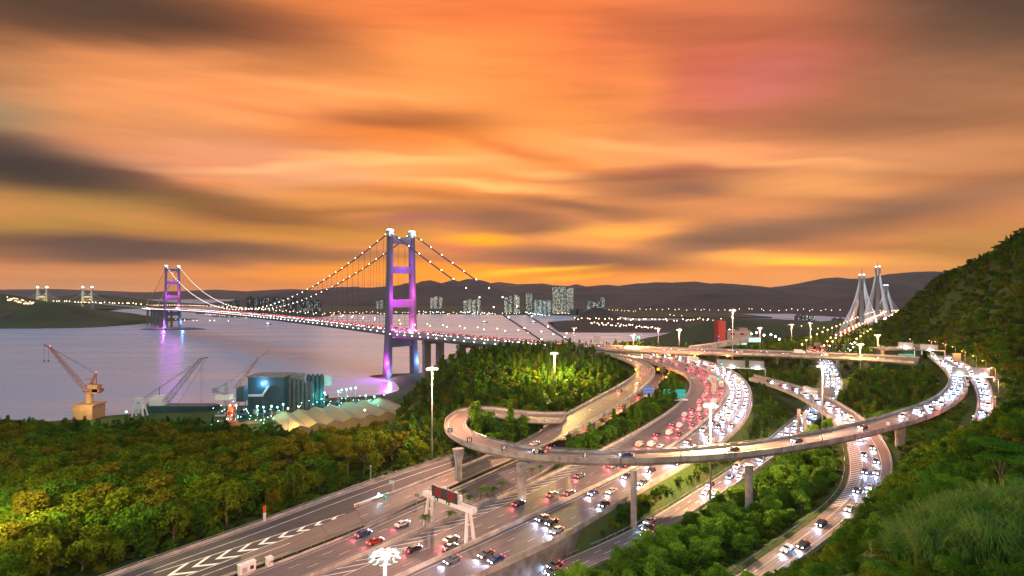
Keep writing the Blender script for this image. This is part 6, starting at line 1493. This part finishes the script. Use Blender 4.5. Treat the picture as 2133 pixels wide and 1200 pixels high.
top=L(200,778); ft=L(181,815); tip=L(104,724); mb=MB(); lattice(mb,ft,tip,3.6,1.6,18,up=(0,1,0),r=.22); mb.beam(tip,L(92,718),1.4,1.0); mb.build('jib','crane_rust',o)
mb=MB(); mb.beam(ft,top,2.0,2.0,up=(0,1,0),w2=1.2); mb.beam(L(201,812),top,.7,.7,up=(0,1,0)); mb.beam(L(192,801),L(200,793),.5,.5,up=(0,1,0)); mb.beam(L(178,790),L(192,790),.6,2.0,up=(0,1,0)); mb.build('a_frame','crane_rust',o)
mb=MB()
for sg in (-1,1): mb.tube([top+Vector((0,sg,0)),tip+Vector((0,sg*.6,0))],.13,4)
for px in (92,101): a_=L(px,721); mb.tube([a_,Vector((a_.x,a_.y,L(px,750).z))],.12,4); mb.ball((a_.x,a_.y,L(px,752).z),.9,n=5)
mb.build('ropes','wire',o)
for p_ in (tip,top): MB().ball((p_.x,p_.y,p_.z+1.2),.5,n=6).build('warning_lamp','lamp_red',o)
light('lamp_light',(b.x+8,-25,b.z+14),30000,(1,.72,.35),o,1)
# floating dock crane : white A-frame pylon and dark jib
d=470; o=empty('lattice_crane',(D(300,860,d).x,d,3),'grey lattice crane leaning right behind the treetops, left of centre','crane'); o1=Vector(o.location)
mb=MB(); lattice(mb,L(345,838),L(418,748),4.4,2.0,16,up=(0,1,0),r=.20); mb.beam(L(418,748),L(433,744),1.6,1.2); mb.build('jib','crane_grey',o)
mb=MB(); 
for sx in (-1,1): 
    for sy in (-1,1): mb.beam(L(291,868)+Vector((sx*5,sy*3,0)),L(291,832)+Vector((sx*2.2,sy*1.4,0)),1.2)
mb.box(tuple(L(291,846)),(7,5,5)); mb.box(tuple(L(291,833)),(7,4,3)); mb.beam(L(291,840),L(275,862),.9); mb.build('pylon','white',o)
mb=MB()
for dy in (0,3): mb.tube([L(291,834+dy),L(415,750+dy)],.12,4)
for px in (418,422): a_=L(px,750); mb.tube([a_,Vector((a_.x,a_.y,L(px,840).z))],.11,4)
mb.tube([L(430,748),L(366,848)],.1,4); mb.build('ropes','wire',o)
MB().ball(tuple(L(263,858)),.8,n=6).build('lamp','lamp_teal',o)
# third crane
d=480; o=empty('lattice_crane',(D(480,850,d).x,d,3),'slender lattice crane with a counterweight beam beside the dark silos','crane'); o1=Vector(o.location)
mb=MB(); lattice(mb,L(490,810),L(538,747),2.8,1.0,14,up=(0,1,0),r=.16); mb.beam(L(536,747),L(563,730),.5); mb.beam(L(530,739),L(540,747),.4); mb.build('jib','crane_rust',o)
mb=MB(); lattice(mb,L(472,850),L(471,800),3.6,1.6,7,up=(0,1,0),r=.2); mb.beam(L(448,811),L(474,797),.7); mb.beam(L(448,813),L(470,822),.7); mb.build('mast','crane_grey',o)
MB().box(tuple(L(449,813)),(4,3,4)).build('counterweight','crane_grey',o); MB().box(tuple(L(467,827)),(13,6,4.5)).build('cabin','white',o)
MB().tube([L(474,798),L(538,748)],.11,4).build('ropes','wire',o)
# big dark plant building with the blue floodlight
d=520; zg=4
def blk(px0,px1,py0,dd,dep,matn,name,label,cat='building',z0=3):
    a=D(px0,py0,dd); b=D(px1,py0,dd); o=empty(name,((a.x+b.x)/2,dd+dep/2,z0),label,cat); MB().box((0,0,(a.z-z0)/2),(b.x-a.x,dep,a.z-z0)).build('walls',matn,o); return o,b.x-a.x,a.z-z0
M['plant_teal']=mat('plant_teal',(0.03,0.07,0.09),0.5,0.1,0.3); M['silo']=mat('silo_steel',(0.08,0.10,0.11),0.5,0.2,0.3); M['tarp']=mat('tan_sheet',(0.25,0.18,0.085),0.75,0.06,0.12)
o,wx,hh=blk(516,592,786,520,26,'plant_teal','concrete_plant','large dark teal plant building with a blue floodlight on its front')
MB().box((0,-.5,hh+.5),(wx+1.5,28,1)).build('roof','concrete_dark',o)
mb=MB()
for k in range(14): mb.box((-wx*.02,-13.15,hh*.1+k*hh*.06),(wx*.20,.25,.5))
mb.build('louvres','silo',o); MB().box((-wx*.28,-14.5,hh*.50),(wx*.45,2.5,1.6)).build('conveyor_bridge','white',o); MB().beam((-wx*.08,-14.5,hh*.5),(wx*.1,-14.5,hh*.78),1.4).build('conveyor','white',o)
l_=MB().ball((wx*-.07,-14.5,hh*.83),.8,n=8).build('floodlight',glow('flood_blue',(.35,.7,1),30),o); light('lamp_light',(wx*-.07,-16.5,hh*.83),12000,(.25,.6,1),o,.6)
o,_,_=blk(492,508,807,500,8,'plant_teal','hopper','small teal hopper box left of the plant building','hopper',z0=18)
for sx in (-1,1): MB().box((sx*3,0,-7),(.5,.5,15)).build('leg','silo',o)
o=empty('silo_group',(D(625,800,525).x,530,4),'row of dark grey cylinder silos right of the plant building','silos')
for k in range(6):
    a=D(602+k*9,792 if k<4 else 800,528); MB().tube([(a.x-o.location.x,0,0),(a.x-o.location.x,0,a.z-4),(a.x-o.location.x,0,a.z-2)],[2.1,2.1,.8],12).build('silo','silo',o)
MB().box((-6,4,33),(12,8,4)).build('head_house','concrete_dark',o)
o=empty('silo_group',(D(660,790,545).x,545,4),'tall teal-lit silos in front of a pale cabinet','silos')
for k in range(4):
    a=D(643+k*9,783,545); MB().tube([(a.x-o.location.x,0,0),(a.x-o.location.x,0,a.z-4),(a.x-o.location.x,0,a.z-2)],[2.2,2.2,.8],12).build('silo','plant_teal',o)
a=D(674,783,548); MB().box((a.x-o.location.x+2,6,a.z-9),(9,5,10)).build('cabinet','white',o); light('lamp_light',(8,-9,12),7000,(.15,1,.8),o,.5)
# teal work lamps and yard clutter
rr=random.Random(8)
yl=[(705,815),(712,812),(722,811),(731,809),(741,808),(780,826),(668,816),(676,818),(642,834),(762,824),(536,846),(549,848),(566,846),(578,848),(492,845),(590,842)]
for k,(px,py) in enumerate(yl):
    dd=rr.uniform(500,560) if px>600 else rr.uniform(455,500); p=D(px,py,dd); g=max(3,float(gz(p.x,p.y))); o=empty('work_light',(p.x,p.y,g),('teal' if px>600 or k%2 else 'yellow-green')+' work light on a pole in the yard '+['behind the tan sheds','at the back row','at the back row','in the middle of the back row','at the right of the back row','at the far right of the yard','beside the teal silos','just right of the teal silos','left of the sheds','by the cliff','under the plant building','at the foot of the plant','by the right corner of the plant','between plant and silos','by the small hopper','in front of the grey silos'][k],'work light','work lights in the yard')
    MB().tube([(0,0,0),(0,0,p.z-g)],.15,5).build('pole','pole',o); MB().ball((0,-.3,p.z-g),.75,n=6).build('lens','lamp_teal' if (px>600 or k%2) else 'lamp_white',o)
    light('lamp_light',(0,-1.4,p.z-g),6500,(.12,.9,.85) if px>600 or k%2 else (.7,1,.45),o,.5)
kinds=[('shipping_container',(12,2.5,2.6)),('site_hut',(7,3.2,3)),('steel_stack',(9,2.5,1.6)),('mixer_bin',(3.5,3.5,4.2))]
cm=['white','crane_rust','plant_teal','silo','crane_tan','car_blue','car_red']
for k in range(46):
    px=rr.uniform(455,800); py=rr.uniform(850,884) if px<600 else rr.uniform(824,845); p=W(px,py,6); 
    if p.y>640: continue
    g=max(3.5,float(gz(p.x,p.y))); nm,dm=rr.choice(kinds); mt=rr.choice(cm); where=('in front of the plant' if px<600 else 'behind the tan sheds' if px<720 else 'near the cliff')
    cn={'white':'white','crane_rust':'rusty','plant_teal':'teal','silo':'dark grey','crane_tan':'tan','car_blue':'blue','car_red':'red'}[mt]
    o=empty(nm,(p.x,p.y,g),f"{cn} {nm.replace('_',' ')} among the yard clutter {where}",nm.replace('_',' '),'yard clutter '+where,rz=rr.uniform(-.5,.5))
    b_=MB(); b_.box((0,0,dm[2]/2+.1),dm); b_.build('body',mt,o)
    mb=MB()
    for q in range(5): mb.box((-dm[0]/2+(q+.5)*dm[0]/5,-dm[1]/2-.06,dm[2]/2),(.15,.1,dm[2]*.9))
    mb.box((0,0,dm[2]+.15),(dm[0]*1.04,dm[1]*1.06,.12)); mb.build('ribs','silo',o)
# red-lit machine
p=W(482,895,8); o=empty('batching_machine',(p.x,p.y,5),'red-lit lattice machine in the yard left of the tan sheds','machine'); mb=MB(); lattice(mb,(0,0,0),(0,0,22),7,2.5,6,r=.25,up=(0,1,0)); mb.build('frame','crane_rust',o); MB().box((0,0,8),(9,5,4)).build('hopper','crane_rust',o)
MB().ball((0,-2,23),.8,n=6).build('lens',glow('red_work',(1,.25,.12),14),o); light('lamp_light',(0,-5,19),14000,(1,.18,.08),o,.5)
# tan saw-tooth sheds : parallel pitched bays
e0=W(600,905,16); u=(W(800,862,16)-W(605,905,16)); 
base=W(612,900,14); far_=W(790,868,14); ux=Vector((1,0.10,0)).normalized(); uy=Vector((-0.22,1,0)).normalized()
for k in range(7):
    x0=D(578+k*35,868-k*5.2,448+k*8); g=5
    c=Vector((x0.x+12,x0.y,0)); o=empty('pitched_shed',(c.x,c.y,g),['leftmost','second','third','fourth','fifth','sixth','rightmost'][k]+' bay of the tan pitched-roof sheds beside the wood','shed','tan sheds with stepped roofs')
    wq=19; ln=62; ridge=x0.z-g-1; eave=ridge-4
    A=[Vector((-wq/2,-ln/2,0)),Vector((wq/2,-ln/2,0))]
    rot=R(34); cs,sn=math.cos(rot),math.sin(rot)
    def rp(x,y,z): return (x*cs-y*sn,x*sn+y*cs,z)
    mb=MB(); mb.add([rp(-wq/2,-ln/2,0),rp(wq/2,-ln/2,0),rp(wq/2,ln/2,0),rp(-wq/2,ln/2,0),rp(-wq/2,-ln/2,eave),rp(wq/2,-ln/2,eave),rp(wq/2,ln/2,eave),rp(-wq/2,ln/2,eave),rp(-1,-ln/2,ridge),rp(-1,ln/2,ridge)],[(0,1,5,8,4),(3,7,9,6,2),(0,4,7,3),(1,2,6,5)]); mb.build('walls','tarp',o)
    mb=MB(); mb.add([rp(-wq/2-.3,-ln/2-.4,eave+.1),rp(-1,-ln/2-.4,ridge+.15),rp(-1,ln/2+.4,ridge+.15),rp(-wq/2-.3,ln/2+.4,eave+.1),rp(wq/2+.3,-ln/2-.4,eave+.1),rp(wq/2+.3,ln/2+.4,eave+.1)],[(0,1,2,3),(1,4,5,2)]); mb.build('roof','tarp',o)
light_p=D(700,850,430); s_=empty('work_light',(D(600,905,420).x,420,5),'warm work light at the near corner of the tan sheds','work light'); MB().tube([(0,0,0),(0,0,24)],.2,6).build('pole','pole',s_); MB().ball((0,0,24),.7,n=6).build('lens','lamp_warm',s_); light('lamp_light',(0,2,23),60000,(1,.72,.3),s_,.6)
s_=empty('work_light',(D(760,890,405).x,405,5),'warm work light beside the big brown tree near the sheds','work light'); MB().tube([(0,0,0),(0,0,26)],.2,6).build('pole','pole',s_); MB().ball((0,0,26),.7,n=6).build('lens','lamp_warm',s_); light('lamp_light',(0,2,25),60000,(1,.62,.2),s_,.6)
# long low blue-lit vessel behind the lattice crane, ships and jetty at the far left
def vessel(px0,px1,py,dd,h,label,matn,wheel=True,cat='ship'):
    a=D(px0,py,dd); b=D(px1,py,dd); Lv=(b.x-a.x); o=empty('work_vessel',((a.x+b.x)/2,dd,0),label,cat); w2=Lv*.10
    pl=[(-Lv/2,-w2),(Lv*.38,-w2),(Lv/2,0),(Lv*.38,w2),(-Lv/2,w2)]; MB().prism([(x*.96,y*.8) for x,y in pl],-1,h,top=pl).build('hull',matn,o); mb=MB(); mb.box((-Lv*.3,0,h+3.4),(Lv*.18,w2*1.3,6.8)); mb.box((-Lv*.3,0,h+8),(Lv*.11,w2,2.6)); mb.build('superstructure','white',o); MB().tube([(-Lv*.3,0,h+9),(-Lv*.3,0,h+17)],.25,5).build('mast','dark',o); return o
o=vessel(300,460,846,540,7,'long dark vessel with blue-lit superstructure moored behind the lattice crane','plant_teal'); 
o=vessel(-30,230,893,420,4,'low barge with a teal deck edge moored below the treetops at the far left','plant_teal') if False else o
o=empty('floating_platform',(D(100,880,440).x,440,0),'dark floating dock with a teal edge behind the treetops at the far left','dock'); MB().box((0,0,3),(130,26,6)).build('hull','concrete_dark',o); MB().box((20,-13.2,5.4),(90,.4,1.0)).build('deck_edge',mat('teal_paint',(0.06,0.30,0.26),.5),o)
for k,x in enumerate((-50,-34,-20,4,22,40)): MB().box((x,0,7.3),(5+k%3*2,4,2.6)).build('deck_cargo',['white','car_blue','white','crane_tan','silo','white'][k],o)
o=vessel(1030,1062,690,980,9,'small passenger vessel lit along its deck on the water behind the bridge cables','car_white'); MB().box((4,-4.2,8.5),(20,.3,1.2)).build('lit_deck',glow('deck_light',(.85,.8,1),2),o)
for px,py,dd,lb in ((1112,682 if False else 664,2100,'tiny boat with white lights on the water below the tall housing'),(1300,672,1900,'boat with bright white lights near the wooded point'),(560,676,1980,'small dark boat on the water under the bridge deck'),(1010,671,1900,'small boat on the open water between the cables')):
    p=W(px,max(py,672),0); o=empty('boat',(p.x,p.y,0),lb,'boat'); pl=[(-12,-3),(8,-3),(13,0),(8,3),(-12,3)]; MB().prism([(x*.9,y*.8) for x,y in pl],-.5,2.5,top=pl).build('hull','dark',o); MB().box((-3,0,4),(9,4,3)).build('cabin','white',o); MB().box((-3,-2.1,4.2),(7,.2,1.2)).build('lit_windows','lamp_cool',o)
# fence and slope by the near tower
# big brown-topped tree between the sheds and the road
put_tree(SP['flat'][1],D(800,905,300).x,300,1.75,'big spreading tree with orange-brown crown in front of the tan sheds','wood left of the roads')
put_tree(SP['flat'][1],D(752,905,310).x,310,1.3,'smaller brown-crowned tree left of the big spreading one','wood left of the roads')
for k,(px,py,dd,s,sp) in enumerate(((318,838,330,1.15,('thin',0)),(472,820,345,1.35,('tall',1)),(385,905,250,1.25,('thin',0)),(110,880,270,1.3,('flat',0)),(205,884,290,1.25,('flat',2)),(12,858,310,1.1,('thin',1)),(265,905,280,1.2,('flat',0)),(425,870,320,1.3,('flat',0)),(560,880,330,1.3,('flat',2)),(848,870,330,1.3,('tall',1)))):
    p=D(px,py,dd); g=float(gz(p.x,p.y)); put_tree(SP[sp[0]][sp[1]],p.x,p.y,s,['wispy tree beside the lattice crane','dark bushy-headed tree left of the plant building','pale-trunked thin tree in the middle of the wood','dark tree against the water left of the tan crane','dark tree under the tan crane','thin tree at the far left edge','flat dark tree right of the tan crane','flat tree under the lattice crane jib','flat dark tree left of the sheds','dark tall tree right of the sheds'][k],'wood left of the roads')
# trees filling the inside of the tight loop bend
for k,(x,y,sc_) in enumerate([(-15,231,1.6),(-12,238,1.7),(-8,235,1.55),(-14,225,1.05),(-9,229,1.2),(-5,240,1.6),(-17,238,1.5),(-11,243,1.65),(-6,232,1.0),(-1,243,1.5),(4,246,1.4),(-16,216,.8),(-13,220,.9)]):
    put_tree(SP['round' if k%3 else 'tall'][[0,2,3][k%3]if k%3 else 0],x,y,sc_,['tall feathery','mid green','dark green'][k%3]+' round tree filling the inside of the tight loop bend','trees inside the loop')
for k,(x,y,sc_) in enumerate([(-20,270,1.3),(-10,272,1.35),(0,274,1.3),(8,276,1.2),(-28,264,1.2),(-5,282,1.4),(14,282,1.2),(-16,282,1.4)]):
    put_tree(SP['round'][[2,0,3,1][k%4]],x,y,sc_,['mid green','olive','dark green','yellow-green'][k%4]+' tree just behind the back arm of the loop ramp','trees behind the loop')
lights('yard_lights',[W(rr.uniform(600,800),rr.uniform(822,846),rr.uniform(8,16)) for _ in range(46)]+[W(rr.uniform(440,600),rr.uniform(848,885),rr.uniform(6,12)) for _ in range(40)],'lamp_teal',.32)
lights('yard_lights',[W(rr.uniform(450,790),rr.uniform(826,880),rr.uniform(6,12)) for _ in range(34)],'lamp_white',.3)

# hedging trees and shrubs on the banks that follow the carriageway edges
def row(E1,E2,offs,y0,y1,step,kinds_,sc0,sc1,label,group,name='tree',cat='tree',mn=1.6,stuff=None):
    for of in offs:
        c=off(E1,E2,-of); s=np.r_[0,np.cumsum(np.linalg.norm(np.diff(c,axis=0),axis=1))]; t=rr.uniform(0,step)
        while t<s[-1]:
            x,y=float(np.interp(t,s,c[:,0]))+rr.uniform(-1,1),float(np.interp(t,s,c[:,1]))+rr.uniform(-1,1); t+=step*rr.uniform(.8,1.2)
            if not (y0<y<y1): continue
            if np.min(np.linalg.norm(rg[:,:2]-[x,y],axis=1)-rg[:,3])<mn: continue
            z=float(gz(x,y)); ne=np.linalg.norm(re_[:,:2]-[x,y],axis=1)-re_[:,3]
            if ne.min()<1.5 and re_[ne.argmin(),2]-z<9.5: continue
            k,i=rr.choice(kinds_); sc_=rr.uniform(sc0,sc1)
            if stuff is not None: stuff.append((x,y,z-.2,sc_,k,i,'u'))
            else: put_tree(SP[k][i],x,y,sc_,label[rr.randrange(len(label))],group,name=name,cat=cat)
GB=[]
row(A_l,A_r,(3.2,6.5,9.5),205,345,4.0,[('round',2),('round',3),('tall',0),('median',0)],.72,.95,['dark green tree in the belt beside the hatched lane','mid green tree in the belt beside the hatched lane','rounded tree at the edge of the belt beside the hatched lane'],'belt beside the hatched lane',mn=1.2,stuff=GB)
row(B_r,B_l,(3.5,7,10.5,14),232,395,4.2,[('round',3),('round',2),('tall',1),('bush',0),('bush',2)],.6,.9,['x'],'x',mn=2.0,stuff=GB)
row(B_r,B_l,(1.6,3.2),120,250,2.2,[('bush',0),('bush',2),('bush',1)],.5,1.15,['x'],'x',mn=-5 if False else .6,stuff=GB)
row(RD['r5'][0],RD['r5'][1],(3.5,6.5),190,262,4.2,[('bush',0),('bush',2),('median',1)],.5,.8,['x'],'x',mn=1.6,stuff=GB)
woodland('bank_shrubs',GB)

# ================================================================ evening haze
m=bpy.data.materials.new('haze'); m.use_nodes=True; n=NT(m.node_tree); m.node_tree.nodes.clear(); o=n.n('ShaderNodeOutputMaterial')
v=n.n('ShaderNodeVolumePrincipled'); v.inputs['Color'].default_value=(0.9,0.85,0.9,1); v.inputs['Density'].default_value=0.000014; v.inputs['Anisotropy'].default_value=0.3; n.l(v.outputs[0],o.inputs['Volume'])
M['haze']=m; o=MB().box((0,6900,200),(46000,18200,440)).build('haze','haze'); o['kind']='stuff'
cy.volume_bounces=0
